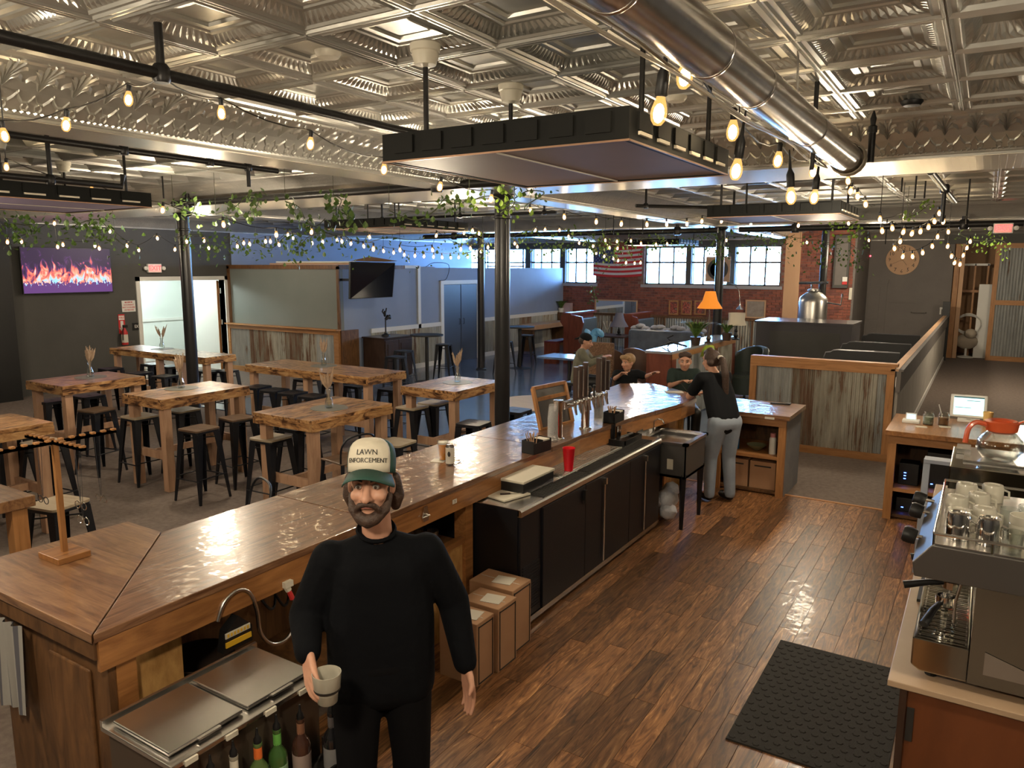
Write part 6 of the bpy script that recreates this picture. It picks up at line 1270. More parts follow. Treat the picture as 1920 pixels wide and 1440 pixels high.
a = bz(285, 389, 3.04); tray(a.x-1.5, a.x, a.y-1.75, a.y, 3.04, 'hung ceiling tray at the left edge with violet glow coloured into its underside', [(a.x-.15, a.y-.15, 0), (a.x-.15, a.y-1.2, 1), (a.x-1.2, a.y-.15, 1), (a.x-1.2, a.y-1.2, 0)], m='purpleunder')
tray(-7.6, -6.2, 17.2, 18.6, 3.04, 'farthest hung ceiling tray in front of the windows', [(-7.5, 17.3, 0), (-6.3, 17.3, 0), (-7.5, 18.5, 0), (-6.3, 18.5, 0)])
# spiral duct
dx, dz_ = -.845, 3.21; t = thing('spiral_duct', (dx, 2.5, dz_-.10), 'shiny galvanised pipe duct wound with lamp cable along the ceiling', 'duct')
MB().tube([(dx, -2.9, dz_), (dx, 5.52, dz_)], .088, 28).build('tube', 'duct', t, smooth=True)
for y in (.6, 1.8, 2.55, 3.1, 4.2): MB().lathe([(.089, 0), (.0915, .003), (.0915, .012), (.089, .015)], (0, 0, 0), 28, Matrix.Translation((dx, y, dz_)) @ Matrix.Rotation(R(-90), 4, 'X')).build('seam_ring', 'duct', t, smooth=True)
MB().lathe([(.060, .0), (.088, .0), (.100, .01), (.104, .05), (.09, .085), (.0, .10)], (0, 0, 0), 24, Matrix.Translation((dx, 5.50, dz_)) @ Matrix.Rotation(R(-90), 4, 'X')).build('end_cap', 'duct', t, smooth=True)
MB().tube([(dx+.12, 5.6, dz_-.02), (dx+.12, 5.6, ZC-.12)], .022, 12).lathe([(.028, 0), (.028, .04), (.015, .05), (.02, .09), (.004, .14)], (dx+.12, 5.6, ZC-.15), 12).build('support_rod', 'ironpipe', t, smooth=True)
MB().tube([(dx, 1.9, dz_+.09), (dx-.01, 1.9, ZC-.002)], .006, 6).tube([(dx, 3.9, dz_+.09), (dx-.01, 3.9, ZC-.002)], .006, 6).build('strap', 'steel', t)
cb_ = MB(); pts = [V((dx-.10-.01*sin(k), -2.8+k*.35, dz_-.03-.05*abs(sin(k*.45)))) for k in range(24)]; cb_.tube(smooth_path(pts, 3), .007, 6); pts = [V((dx-.085+.01*cos(k*1.3), -2.8+k*.35, dz_-.07-.02*abs(sin(k*.8)))) for k in range(24)]; cb_.tube(smooth_path(pts, 3), .006, 6)
for k in range(5): cb_.tube([(dx+.105*cos(a), 5.45+.02*k+.01*sin(a), dz_+.105*sin(a)) for a in [i*pi/8 for i in range(17)]], .006, 5)
cb_.build('wound_cable', 'silvercable', t, smooth=True) if 'silvercable' in M else None
M['silvercable'] = mat('grey_cable', (.30, .26, .20), .4); 
if len(kids(t)) and not any(k.name.startswith('wound_cable') for k in kids(t)): cb_.build('wound_cable', 'silvercable', t, smooth=True)
single(MB().tube([(-.90, 4.62, 3.05), (-.90, 4.62, ZC-.002)], .013, 8), 'hanger_rod', 'ironpipe', 'thin black rod hanging from the ceiling right of the duct', 'rod')
# iron pipes
def pipe(name, pts, r, lb, drops=(), ends=True):
    c = (V(pts[0])+V(pts[-1]))/2; t = thing(name, tuple(c), lb, 'pipe', 'black ceiling pipes'); MB().tube(pts, r, 12).build('pipe', 'ironpipe', t, smooth=True)
    for x, y, z0, z1 in drops:
        MB().tube([(x, y, z0), (x, y, z1)], r*.72, 10).build('hanger_rod', 'ironpipe', t, smooth=True); MB().lathe([(r*1.25, -r*1.5), (r*1.5, -r), (r*1.5, r), (r*1.1, r*1.6)], (x, y, pts[0][2]), 12).build('coupling', 'ironpipe', t, smooth=True)
    return t
q = bz(800, 250, 3.32); pipe('sprinkler_pipe', [(-3.1, -2.9, 3.32), (-3.1, 6.0, 3.32)], .025, 'black iron pipe running the length of the near ceiling bay at the left', [(-3.1, 2.07, 3.32, ZC-.002), (-3.1, 5.0, 3.32, ZC-.002)])
a, b = by(325, 380, 6.2), by(895, 347, 6.2); PZ = (a.z+b.z)/2; pipe('beam_pipe', [(a.x, 6.2, PZ), (b.x+.8, 6.2, PZ)], .042, 'thick black iron pipe hung with ivy between the two front columns', [(a.x+.3, 6.2, PZ, ZC-.1), (b.x-.5, 6.2, PZ, ZC-.1)])
p2 = [bx(40, 258, -5.3), bx(520, 319, -5.3)]; pz = (p2[0].z+p2[1].z)/2; t2 = pipe('branch_pipe', [(-5.3, .5, pz), (-5.3, p2[1].y, pz)], .022, 'thin black branch pipe ending in a tee above the left tables', [(-5.3, bx(232, 285, -5.3).y, pz, ZC-.01), (-5.3, bx(393, 300, -5.3).y, pz, ZC-.01), (-5.3, bx(465, 315, -5.3).y, pz, pz-.16)])
p3 = [bx(0, 328, -6.4), bx(228, 350, -6.4)]; pz = (p3[0].z+p3[1].z)/2; pipe('branch_pipe', [(-6.4, p3[0].y-1, pz), (-6.4, p3[1].y, pz), (-6.4, p3[1].y+.02, pz+.10)], .024, 'lower black branch pipe above the leftmost hung tray', [(-6.4, bx(95, 340, -6.4).y, pz, ZC-.01)])
a, b = by(260, 420, 11.5), by(640, 420, 11.5)
pipe('branch_pipe', [(-8.8, 9.6, 3.28), (-5.3, 9.6, 3.28)], .022, 'black branch pipe behind the ivy, left of the big column', [(-8.6, 9.6, 3.28, ZC-.01), (-7.0, 9.6, 3.28, ZC-.01), (-5.5, 9.6, 3.28, ZC-.01)])
pipe('branch_pipe', [(-4.0, 9.4, 3.30), (-2.8, 10.6, 3.30)], .022, 'short black branch pipe between the near and second hung trays', [(-3.9, 9.5, 3.3, ZC-.01), (-3.0, 10.4, 3.3, ZC-.01)])
a, b = pt(1745, 322, 8.4), pt(1790, 378, 8.4); a = by(1745, 322, 7.6); b = by(1790, 378, 11.0); pipe('branch_pipe', [tuple(a), tuple(b)], .03, 'black pipe elbow with a tee above the clustered bulbs at the right', [(((a+b)/2).x, ((a+b)/2).y, ((a+b)/2).z, ((a+b)/2).z-.34)])
pipe('window_pipe', [(-11.5, 14.3, 3.2), (-4.4, 14.3, 3.2)], .05, 'thick dark pipe hung with ivy between the two rear columns', [(-10.6, 14.3, 3.2, ZC-.2), (-5.2, 14.3, 3.2, ZC-.2)])
pipe('window_pipe', [(-4.0, 14.3, 3.2), (.4, 14.3, 3.2)], .05, 'thick dark pipe continuing right of the rear column', [(-3.0, 14.3, 3.2, ZC-.2), (-.4, 14.3, 3.2, ZC-.2)])
for i, (px, y, top, bot) in enumerate(((1660, 14.5, 1, 458), (1715, 9.8, 1, 372), (1733, 10.3, 1, 372), (1811, 10.5, 1, 420), (1690, 10.2, 1, 360), (690, 9.0, 1, 418), (905, 12.5, 1, 470), (1150, 13.8, 1, 440), (1205, 13.8, 1, 440), (307, 5.5, 1, 372), (236, 6.0, 1, 330))):
    b = by(px, bot, y); 
    if b.z < ZC-.1: single(MB().tube([tuple(b), (b.x, b.y, ZC+.05)], .010, 6), 'drop_rod', 'ironpipe', 'thin black ceiling drop rod %s' % ['above the tin partition', 'left of the clustered bulbs', 'over the clock', 'ending above the passage', 'right of the second tray', 'above the longest table', 'beside the slim rear column', 'left in front of the flag', 'right in front of the flag', 'left of the front left column', 'above the leftmost tray'][i], 'rod', 'drop rods')
# ---- string lights
SL = {}
def strand(lb, bulbs, kind='small', cable=True, close=False, m='bulb', dz=0):
    """bulbs: (px, py, depth); each bulb with socket hangs from the cable"""
    P = [pt(*b[:3]) for b in bulbs]; P = [V((p.x, p.y, min(p.z, ZC-.14))) for p in P]
    t = thing('string_lights', tuple(P[0]), lb, 'string lights', 'strings of filament bulbs')
    tops = []
    for p, b in zip(P, bulbs):
        k = b[3] if len(b) > 3 else kind
        if k == 'none': tops.append(p); continue
        s = {'small': .72, 'tiny': .62, 'big': 1.0, 'drop': 1.0}[k]
        if k not in SL:
            me = MB().lathe([(0, -.055), (.014, -.053), (.026, -.038), (.031, -.018), (.029, .004), (.019, .035), (.012, .052)], (0, 0, 0), 10).build('bulb', 'bulb', None, smooth=True, link=False)
            so_ = MB().lathe([(.015, .045), (.017, .05), (.017, .09), (.008, .10)] if k != 'drop' else [(.020, .045), (.024, .05), (.023, .12), (.010, .15), (.004, .26)], (0, 0, 0), 10).build('socket', 'black', None, smooth=True, link=False)
            co_ = MB().ell((0, 0, -.012), (.021, .021, .034), 8, 6).build('filament', 'core', None, smooth=True, link=False); SL[k] = (me.data, so_.data, co_.data)
        o = bpy.data.objects.new('bulb', SL[k][0]); COL.objects.link(o); o.parent = t; o.location = p-V(t.location); o.scale = (s, s, s); o.rotation_euler = (R(random.uniform(-9, 9)), R(random.uniform(-9, 9)), 0)
        q = bpy.data.objects.new('socket', SL[k][1]); COL.objects.link(q); q.parent = o; q = bpy.data.objects.new('filament', SL[k][2]); COL.objects.link(q); q.parent = o
        tops.append(p+V((0, 0, .098*s if k != 'drop' else .26*s)))
    ends = [tops[0]]
    up = MB()
    for q in ends: up.tube([q-V((0, 0, .01)), (q.x, q.y, ZC-.002)], .0035, 4)
    up.build('hanging_cord', 'cable', t)
    if cable and len(tops) > 1:
        path = []
        for a, b in zip(tops, tops[1:]):
            L_ = (b-a).length
            for k in range(4): f = k/4; path.append(a.lerp(b, f)-V((0, 0, min(.10, L_*.06)*4*f*(1-f))))
        path.append(tops[-1]); r_ = .0045 if kind in ('big', 'drop') else .004; MB().tube(path, r_, 5).build('cable', 'cable', t, smooth=True)
    return t
random.seed(77)
A_ = [(8, 252, 3.9), (124, 232, 3.8), (241, 184, 3.7), (300, 142, 3.35, 'none'), (415, 210, 3.9), (582, 268, 4.3), (720, 316, 4.9), (825, 349, 5.6), (921, 372, 6.2)]; 
strand('near string of bulbs swagged from the left pipe down to the column ivy', A_)
strand('string of bulbs at the far left, hanging below the branch pipes', [(12, 312, 6.5), (172, 357, 6.8), (305, 393, 7.2), (419, 420, 7.6), (518, 439, 8.2), (584, 434, 8.6), (700, 466, 9.2)])
strand('large filament bulbs hanging along the shiny duct', [(1285, 138, 2.75, 'big'), (1374, 243, 3.6, 'big'), (1459, 298, 4.7, 'big'), (1525, 320, 5.6, 'big'), (1573, 322, 6.3, 'small'), (1590, 338, 6.4, 'small'), (1595, 357, 6.6, 'small'), (1608, 367, 6.8, 'small'), (1623, 382, 7.1, 'small')], 'big')
for i, (x, y, d) in enumerate(((1236, 206, 2.7), (1381, 316, 3.55), (1483, 366, 4.4), (1527, 368, 5.2))): strand('single long-socket pendant bulb below the duct, %s' % ['nearest the lens', 'second along the duct', 'third along the duct', 'last before the duct end'][i], [(x, y, d, 'drop')])
strand('drooping garland of bulbs past the end of the duct, in front of the clock wall', [(1650, 410, 8.0), (1654, 432, 8.0), (1673, 427, 8.1), (1694, 434, 8.2), (1710, 437, 8.3), (1726, 433, 8.4), (1741, 425, 8.5), (1752, 414, 8.6), (1761, 399, 8.7), (1769, 415, 8.8)])
strand('lower garland of bulbs hanging in front of the plywood clock', [(1688, 452, 9.2), (1677, 465, 9.3), (1693, 480, 9.4), (1711, 480, 9.5), (1730, 473, 9.6), (1748, 461, 9.7), (1758, 443, 9.8), (1778, 434, 9.9)])
strand('knot of bulbs gathered above the timber post at the passage', [(1777, 461, 10.2), (1784, 480, 10.3), (1790, 492, 10.3), (1800, 495, 10.4), (1806, 478, 10.5), (1813, 464, 10.5), (1819, 452, 10.6)])
strand('string of bulbs crossing in front of the second hung tray', [(995, 394, 8.5), (1058, 406, 8.8), (1118, 415, 9.0), (1165, 419, 9.2), (1213, 420, 9.4), (1250, 420, 9.6), (1288, 419, 9.8), (1316, 414, 10.0), (1353, 414, 10.2), (1408, 418, 10.5), (1497, 422, 10.8), (1591, 418, 11.0), (1695, 408, 11.3)], 'small')
strand('string of bulbs across the television wall', [(14, 453, 10.5), (40, 452, 10.6), (102, 418, 10.8), (108, 462, 10.9), (118, 458, 11.0), (178, 460, 11.2), (186, 465, 11.3), (206, 433, 11.4), (238, 460, 11.5), (260, 468, 11.6), (295, 446, 11.7), (328, 467, 11.8)], 'small')
strand('dense string of bulbs with ivy above the tin partition', [(350, 452, 10.6), (382, 450, 10.6), (391, 464, 10.7), (445, 461, 10.8), (457, 455, 10.8), (468, 457, 10.9), (498, 452, 10.9), (507, 452, 11), (523, 458, 11), (540, 440, 11.1), (549, 445, 11.1), (585, 455, 11.2), (605, 453, 11.2), (632, 450, 11.3), (641, 452, 11.3), (658, 456, 11.4), (682, 461, 11.4), (693, 444, 11.5)], 'small')
strand('string of bulbs sagging over the slate wall', [(719, 470, 12.4), (738, 473, 12.5), (758, 477, 12.6), (778, 479, 12.7), (795, 480, 12.8), (813, 481, 12.9), (829, 482, 13), (845, 482, 13.1), (860, 482, 13.2), (877, 481, 13.3), (891, 477, 13.4), (902, 471, 13.5), (917, 478, 13.6)], 'small')
strand('upper string of bulbs between the two columns over the slate wall', [(750, 468, 10.8), (811, 468, 11), (818, 441, 11.2), (864, 467, 11.4), (870, 436, 11.5), (886, 432, 11.6), (898, 437, 11.7), (882, 465, 11.7), (915, 463, 11.9)], 'small')
strand('string of bulbs with ivy before the left windows', [(965, 456, 13), (970, 462, 13.1), (1004, 431, 13.2), (1022, 430, 13.3), (1049, 431, 13.5), (1066, 443, 13.6), (1086, 455, 13.7), (1112, 461, 13.8), (1118, 474, 13.8), (1133, 480, 13.9), (1150, 484, 14), (1159, 488, 14), (1174, 492, 14.1), (1190, 493, 14.2), (1201, 492, 14.3)], 'small')
strand('bulbs tangled in the ivy beside the flag', [(1135, 450, 13.5), (1157, 452, 13.6), (1143, 464, 13.6), (1158, 465, 13.7), (1183, 451, 13.8), (1202, 456, 13.9), (1230, 458, 14), (1251, 457, 14.1)], 'small')
strand('sparse bulbs along the ivy pipe at the right', [(1362, 450, 14), (1448, 440, 14.2), (1513, 454, 14.3), (1592, 419, 14.4), (1629, 450, 14.6)], 'small')
# ---- ivy
leafm = []
def ivy(lb, path, n, d, sp=.10, size=.030, hang=0, m='leaf'):
    pts = [pt(x, y, d if not isinstance(d, (list, tuple)) else d[i]) for i, (x, y) in enumerate(path)]; pts = [V((p.x, p.y, min(p.z, ZC-.05))) for p in pts]
    t = thing('ivy_vine', tuple(pts[0]), lb, 'ivy', 'ivy garlands'); sp_ = smooth_path(pts, 5) if len(pts) > 1 else pts
    if len(sp_) > 1: MB().tube(sp_, .005, 5).build('stem', 'stem', t, smooth=True)
    q = sp_[0]; MB().tube([q, (q.x, q.y, ZC-.002)], .003, 4).build('tie', 'stem', t)
    g = MB()
    for k in range(int(n*.75)):
        i = random.randrange(len(sp_)); c = sp_[i]+V((random.gauss(0, sp), random.gauss(0, sp), random.gauss(0, sp*.8)-random.random()*hang)); s = size*.86*random.uniform(.7, 1.3)
        rm = (Matrix.Rotation(random.uniform(0, 6.28), 4, 'Z') @ Matrix.Rotation(random.uniform(-1.3, 1.3)+1.2, 4, 'X'))
        o = [(0, -s, 0), (-s*.75, -s*.45, s*.12), (-s*.6, s*.3, s*.1), (0, s, -s*.1), (s*.6, s*.3, s*.1), (s*.75, -s*.45, s*.12)]
        g.add(o, [(0, 5, 4, 3), (0, 3, 2, 1)], Matrix.Translation(c) @ rm)
    o = g.build('leaves', m, t); tag(o, kind='stuff'); return t
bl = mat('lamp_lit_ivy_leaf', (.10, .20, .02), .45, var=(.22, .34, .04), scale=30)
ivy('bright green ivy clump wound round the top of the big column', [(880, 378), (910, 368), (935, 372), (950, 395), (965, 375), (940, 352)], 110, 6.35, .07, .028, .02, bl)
ivy('ivy trailing right from the big column top', [(965, 372), (990, 358), (1020, 362), (985, 385)], 50, 6.5, .05, .024)
ivy('ivy on the left column top', [(325, 388), (345, 380), (365, 378), (360, 400), (340, 402)], 60, 8.6, .08, .036)
ivy('ivy garland on the beam pipe, left length', [(405, 402), (440, 388), (465, 368), (485, 375), (470, 400), (430, 405)], 120, 8.4, .09, .036, .05)
ivy('ivy hanging in a curtain from the middle of the beam pipe', [(535, 378), (560, 388), (572, 410), (590, 425), (610, 410)], 110, 7.9, .08, .036, .10)
ivy('dense ivy clump falling from the pipe left of the nearest tray', [(625, 365), (640, 375), (635, 395), (655, 405), (650, 420)], 130, 7.6, .08, .036, .06)
ivy('ivy garland under the edge of the nearest tray', [(730, 395), (760, 408), (785, 412), (815, 395), (835, 372), (850, 382), (870, 380)], 130, 7.3, .07, .03, .05)
ivy('dark ivy mass at the left edge below the leftmost tray', [(0, 425), (30, 420), (60, 425)], 200, 8.5, .14, .035, .12)
ivy('ivy mass left of the television string, under the leftmost tray', [(125, 430), (160, 415), (185, 412), (200, 425)], 190, 8.5, .12, .035, .10)
ivy('sparse ivy above the television', [(215, 445), (235, 460), (250, 450)], 40, 9.5, .09, .03, .2)
ivy('ivy with bulbs over the doorway', [(330, 445), (380, 440), (400, 470), (430, 445), (450, 448)], 130, 10.3, .10, .035, .15)
ivy('ivy with bulbs over the tin partition', [(480, 455), (510, 465), (540, 440), (565, 445), (555, 470), (585, 440), (640, 440), (660, 455)], 240, 10.6, .12, .035, .15)
ivy('thin ivy over the slate wall', [(690, 455), (730, 445), (770, 450), (820, 445), (870, 440)], 120, 11.5, .14, .03, .25)
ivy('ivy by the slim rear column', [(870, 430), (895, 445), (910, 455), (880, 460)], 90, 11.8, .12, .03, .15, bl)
ivy('ivy along the rear pipe before the left windows', [(960, 445), (1000, 430), (1030, 450), (1060, 448), (1095, 435), (1120, 455)], 260, 13.6, .13, .036, .25)
ivy('ivy thicket hiding the corner of the flag', [(1115, 470), (1130, 445), (1150, 455), (1160, 470), (1145, 485), (1125, 460)], 240, 13.9, .14, .036, .12)
ivy('ivy along the rear pipe before the right windows', [(1180, 440), (1215, 448), (1250, 440), (1290, 450), (1320, 440), (1345, 455)], 190, 14.2, .13, .036, .25)
ivy('ivy round the rear column top', [(1335, 425), (1345, 440), (1350, 465), (1340, 480)], 110, 14.6, .10, .036, .15)
ivy('ivy right of the rear column along the pipe', [(1375, 445), (1420, 438), (1460, 450), (1490, 440)], 140, 14.4, .14, .036, .25)
ivy('broad ivy curtain between the plywood board and the clock wall', [(1500, 455), (1530, 450), (1560, 460), (1590, 455), (1610, 470)], 230, 14.6, .16, .036, .35)
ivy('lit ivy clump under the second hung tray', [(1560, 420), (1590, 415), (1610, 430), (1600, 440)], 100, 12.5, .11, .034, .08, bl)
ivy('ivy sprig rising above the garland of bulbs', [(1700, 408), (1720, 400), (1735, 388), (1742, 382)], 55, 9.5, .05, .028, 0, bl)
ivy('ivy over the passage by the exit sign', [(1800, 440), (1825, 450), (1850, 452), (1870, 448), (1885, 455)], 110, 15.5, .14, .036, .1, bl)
ivy('ivy hanging down the brick by the window sill', [(1110, 535), (1115, 550), (1112, 565)], 70, 19.8, .07, .035, .1)
# ================================================================= on the walls
# television showing a fire
def fire_mat():
    m, t, p = nt('fire_screen'); tc = N(t, 'ShaderNodeTexCoord'); sx = N(t, 'ShaderNodeSeparateXYZ'); L(t, tc.outputs['Generated'], sx.inputs[0])
    mp = N(t, 'ShaderNodeMapping'); mp.inputs['Scale'].default_value = (1, 9, 2.6); L(t, tc.outputs['Generated'], mp.inputs[0])
    n = N(t, 'ShaderNodeTexNoise', Scale=1.3, Detail=3.0, Distortion=1.6); L(t, mp.outputs[0], n.inputs['Vector'])
    # flame = noise - height
    h = N(t, 'ShaderNodeMath', operation='MULTIPLY'); h.inputs[1].default_value = .72; L(t, sx.outputs['Z'], h.inputs[0])
    s = N(t, 'ShaderNodeMath', operation='SUBTRACT'); L(t, n.outputs[0], s.inputs[0]); L(t, h.outputs[0], s.inputs[1])
    cr = N(t, 'ShaderNodeValToRGB'); e = cr.color_ramp.elements
    for i, (ps, c) in enumerate([(.0, (.02, .006, .035)), (.10, (.07, .02, .11)), (.20, (.85, .14, .10)), (.29, (1, .45, .30)), (.38, (.25, .60, 1)), (.52, (.55, .75, 1))]):
        if i > 1: e.new(ps)
        e[min(i, len(e)-1)].position = ps; e[min(i, len(e)-1)].color = c4(c)
    L(t, s.outputs[0], cr.inputs[0]); 
    # dark logs in the lower fifth
    n2 = N(t, 'ShaderNodeTexNoise', Scale=5.0, Detail=2.0); L(t, mp.outputs[0], n2.inputs['Vector']); lt = N(t, 'ShaderNodeMath', operation='LESS_THAN'); a = N(t, 'ShaderNodeMath', operation='MULTIPLY'); a.inputs[1].default_value = .45; L(t, n2.outputs[0], a.inputs[0]); L(t, sx.outputs['Z'], lt.inputs[0]); L(t, a.outputs[0], lt.inputs[1])
    mx = N(t, 'ShaderNodeMix'); mx.data_type = 'RGBA'; L(t, lt.outputs[0], mx.inputs[0]); L(t, cr.outputs[0], mx.inputs[6]); mx.inputs[7].default_value = (.10, .035, .16, 1)
    L(t, mx.outputs[2], p.inputs['Emission Color']); p.inputs['Emission Strength'].default_value = .55; p.inputs['Base Color'].default_value = (0, 0, 0, 1); return m
X = XL+.06; a, b = bx(42, 552, X), bx(204, 466, X); t = thing('television', (X, (a.y+b.y)/2, a.z), 'large wall television showing a purple-toned log fire', 'television')
MB().box(XL, a.y+.5, a.z+.3, X, b.y-.5, b.z-.3).build('bracket', 'black', t); MB().box(X, a.y, a.z, X+.04, b.y, b.z).build('bezel', 'black', t, bevel=.004); MB().box(X+.041, a.y+.015, a.z+.015, X+.046, b.y-.015, b.z-.015).build('screen', fire_mat(), t)
# dark television on the slate wall, turned and tilted
c = (bx(656, 525, XP+.45)+bx(738, 525, XP+.45))/2; t = thing('television', (XP+.35, c.y, c.z-.4), 'dark wall television tilted on its arm beside the partition corner', 'television')
P = [by(656, 561, 13.0), by(737, 558, 13.55), by(742, 494, 13.6), by(657, 491, 13.0)]
P = [bx(656, 561, -10.95), bx(736, 557, -10.75), bx(741, 493, -10.62), bx(657, 491, -10.88)]; th = (P[1]-P[0]).cross(P[3]-P[0]).normalized()
if th.dot(V((0, 0, H))-P[0]) < 0: th = -th
MB().plate(P, -th*.05).build('bezel', 'black', t); ins = [(P[i]*.965+sum(P, V())*.25*.035)+th*.002 for i in range(4)]; MB().plate(ins, th*.002).build('screen', mat('dark_screen', (.008, .009, .014), .12, spec=.7), t); cc = sum(P, V())*.25; MB().bar(cc-th*.05, (XP, cc.y+.1, cc.z), .05).build('bracket', 'blackmetal', t)
MB().tube(smooth_path([V((XP+.03, 14.7, 2.5)), V((XP+.05, 15.0, 2.6)), V((XP+.05, 15.6, 2.55)), V((XP+.05, 15.5, 2.2)), V((XP+.04, 15.2, 2.15))]), .008, 5).build('cable', 'cable', t)
# exit signs
def exit_sign(c, n, s, lb, flip=False):
    t = thing('exit_sign', tuple(c), lb, 'exit sign', 'lit exit signs'); m4 = face(c, n)
    MB().box(-.17*s, -.10*s, -.03, .17*s, .10*s, .03, m4).build('housing', 'white', t, bevel=.006); MB().box(-.145*s, -.08*s, .031, .145*s, .08*s, .033, m4).build('lit_face', 'exitred', t)
    text('EXIT', .15*s, m4 @ Matrix.Translation((0, 0, .035)), mat('pale_red_letters', (.3, .0, .0), .5, emis=(1, .18, .16), es=.6), t, 'letters', .001, bold=.004)
    for k in (-1, 1): MB().ell((0, 0, 0), (.045*s, .045*s, .045*s), 12, 8, m4 @ Matrix.Translation((k*.225*s, 0, 0))).build('emergency_lamp', 'white', t, smooth=True) if False else MB().lathe([(.0, 0), (.045*s, .01), (.045*s, .04), (0, .05)], (0, 0, 0), 14, m4 @ Matrix.Translation((k*.22*s, 0, 0))).build('emergency_lamp', 'white', t, smooth=True)
exit_sign(bx(289, 503, XL+.05), (1, 0, 0), .95, 'lit red exit sign over the white doorway'); 
c = by(1881, 428, 14.2); exit_sign(c, (0, -1, 0), .78, 'lit red exit sign over the passage at the far right')
# notices, extinguisher
def sign(c, w, h, lines, m, ink, lb, n=(1, 0, 0), cat='sign', sz=.05, group=None):
    t = thing('wall_sign', tuple(c-V((0, 0, h/2))), lb, cat, group); m4 = face(c, n); MB().box(-w/2, -h/2, 0, w/2, h/2, .008, m4).build('plate', m, t); k = len(lines)
    for i, s in enumerate(lines): text(s, sz, m4 @ Matrix.Translation((0, (k-1)*sz*.6-i*sz*1.2, .009)), ink, t, 'lettering', .0005, w=.8, bold=.001)
    return t
c = bx(241, 574, XL); sign(c, .30, .24, ['MAXIMUM', 'OCCUPANCY', 'NOT TO EXCEED', '175 PERSONS'], 'white', 'redink', 'white notice with dark red lines of text left of the doorway', sz=.045)
c = bx(258, 612, XL); sign(c, .24, .16, ['EXIT'], 'black', 'white', 'small black exit sign beside the door frame', sz=.09)
c = bx(228, 606, XL); t = thing('extinguisher_sign', tuple(c), 'red and white fire extinguisher arrow sign left of the doorway', 'sign')
MB().box(XL, c.y-.07, c.z-.22, XL+.01, c.y+.07, c.z+.19).build('plate', 'redink', t); MB().plate([(XL+.011, c.y-.03, c.z+.05), (XL+.011, c.y+.03, c.z+.05), (XL+.011, c.y+.03, c.z-.1), (XL+.011, c.y+.06, c.z-.1), (XL+.011, c.y, c.z-.2), (XL+.011, c.y-.06, c.z-.1), (XL+.011, c.y-.03, c.z-.1)], (.002, 0, 0)).build('arrow', 'white', t); MB().box(XL+.011, c.y-.06, c.z+.07, XL+.013, c.y+.06, c.z+.16).build('header', 'white', t); text('FIRE', .06, face((XL+.014, c.y, c.z+.115), (1, 0, 0)), 'redink', t)
c = bx(234, 634, XL+.1); t = thing('fire_extinguisher', (XL+.1, c.y, c.z-.12), 'fire extinguisher with pale label hanging left of the doorway', 'extinguisher'); o = (XL+.1, c.y, c.z-.14); MB().lathe([(.06, 0), (.065, .02), (.065, .26), (.03, .33), (.02, .36)], o, 16).build('cylinder', 'redink', t, smooth=True); MB().lathe([(.066, .05), (.066, .22)], o, 16).build('label', 'paper', t, smooth=True); MB().box(o[0]-.02, o[1]-.02, o[2]+.36, o[0]+.02, o[1]+.07, o[2]+.42).tube([(o[0], o[1], o[2]+.36), (o[0]+.05, o[1]-.06, o[2]+.3), (o[0]+.05, o[1]-.07, o[2]+.1)], .01, 6).build('valve_and_hose', 'black', t); MB().box(XL, o[1]-.03, o[2]+.2, o[0]-.05, o[1]+.03, o[2]+.26).build('bracket', 'black', t)
# small pale fixtures at the clock wall
c = by(1768, 583, YK-.03); t = thing('coat_hook', tuple(c), 'white wall bracket near the top of the passage wall', 'bracket'); MB().box(c.x-.08, YK-.03, c.z-.10, c.x-.04, YK, c.z+.10).box(c.x-.08, YK-.12, c.z+.05, c.x+.10, YK, c.z+.10).build('body', 'white', t)
c = by(1723, 586, YK-.02); single(MB().tube([(c.x-.2, YK-.001, c.z), (c.x-.18, YK-.05, c.z), (c.x+.16, YK-.05, c.z), (c.x+.18, YK-.001, c.z)], .015, 6), 'drawer_pull', 'clockwall', 'long grey pull handle on the clock wall', 'handle')
c = by(1584, 525, YB-.14); t = thing('fire_strobe', tuple(c), 'small white and red fire strobe on the electrical panel', 'alarm'); MB().box(c.x-.06, YB-.16, c.z-.04, c.x+.06, YB-.131, c.z+.08).build('lens', 'white', t); MB().box(c.x-.06, YB-.16, c.z-.12, c.x+.06, YB-.131, c.z-.042).build('body', 'redink', t)
c = by(1596, 549, YB-.02); single(MB().box(c.x-.05, YB-.04, c.z-.18, c.x+.02, YB-.003, c.z+.13), 'thermostat', 'cream', 'small cream switch box at the edge of the brick wall', 'switch')
c = by(1632, 480, YK-.02); t = thing('red_indicator', tuple(c), 'tiny glowing red indicator on the clock wall', 'indicator'); MB().box(c.x-.06, YK-.02, c.z-.05, c.x+.06, YK-.001, c.z+.05).build('housing', 'clockwall', t); MB().lathe([(.022, 0), (0, .015)], (0, 0, 0), 12, face((c.x, YK-.021, c.z), (0, -1, 0))).build('light', emit('red_led', (1, .02, .04), 5), t)
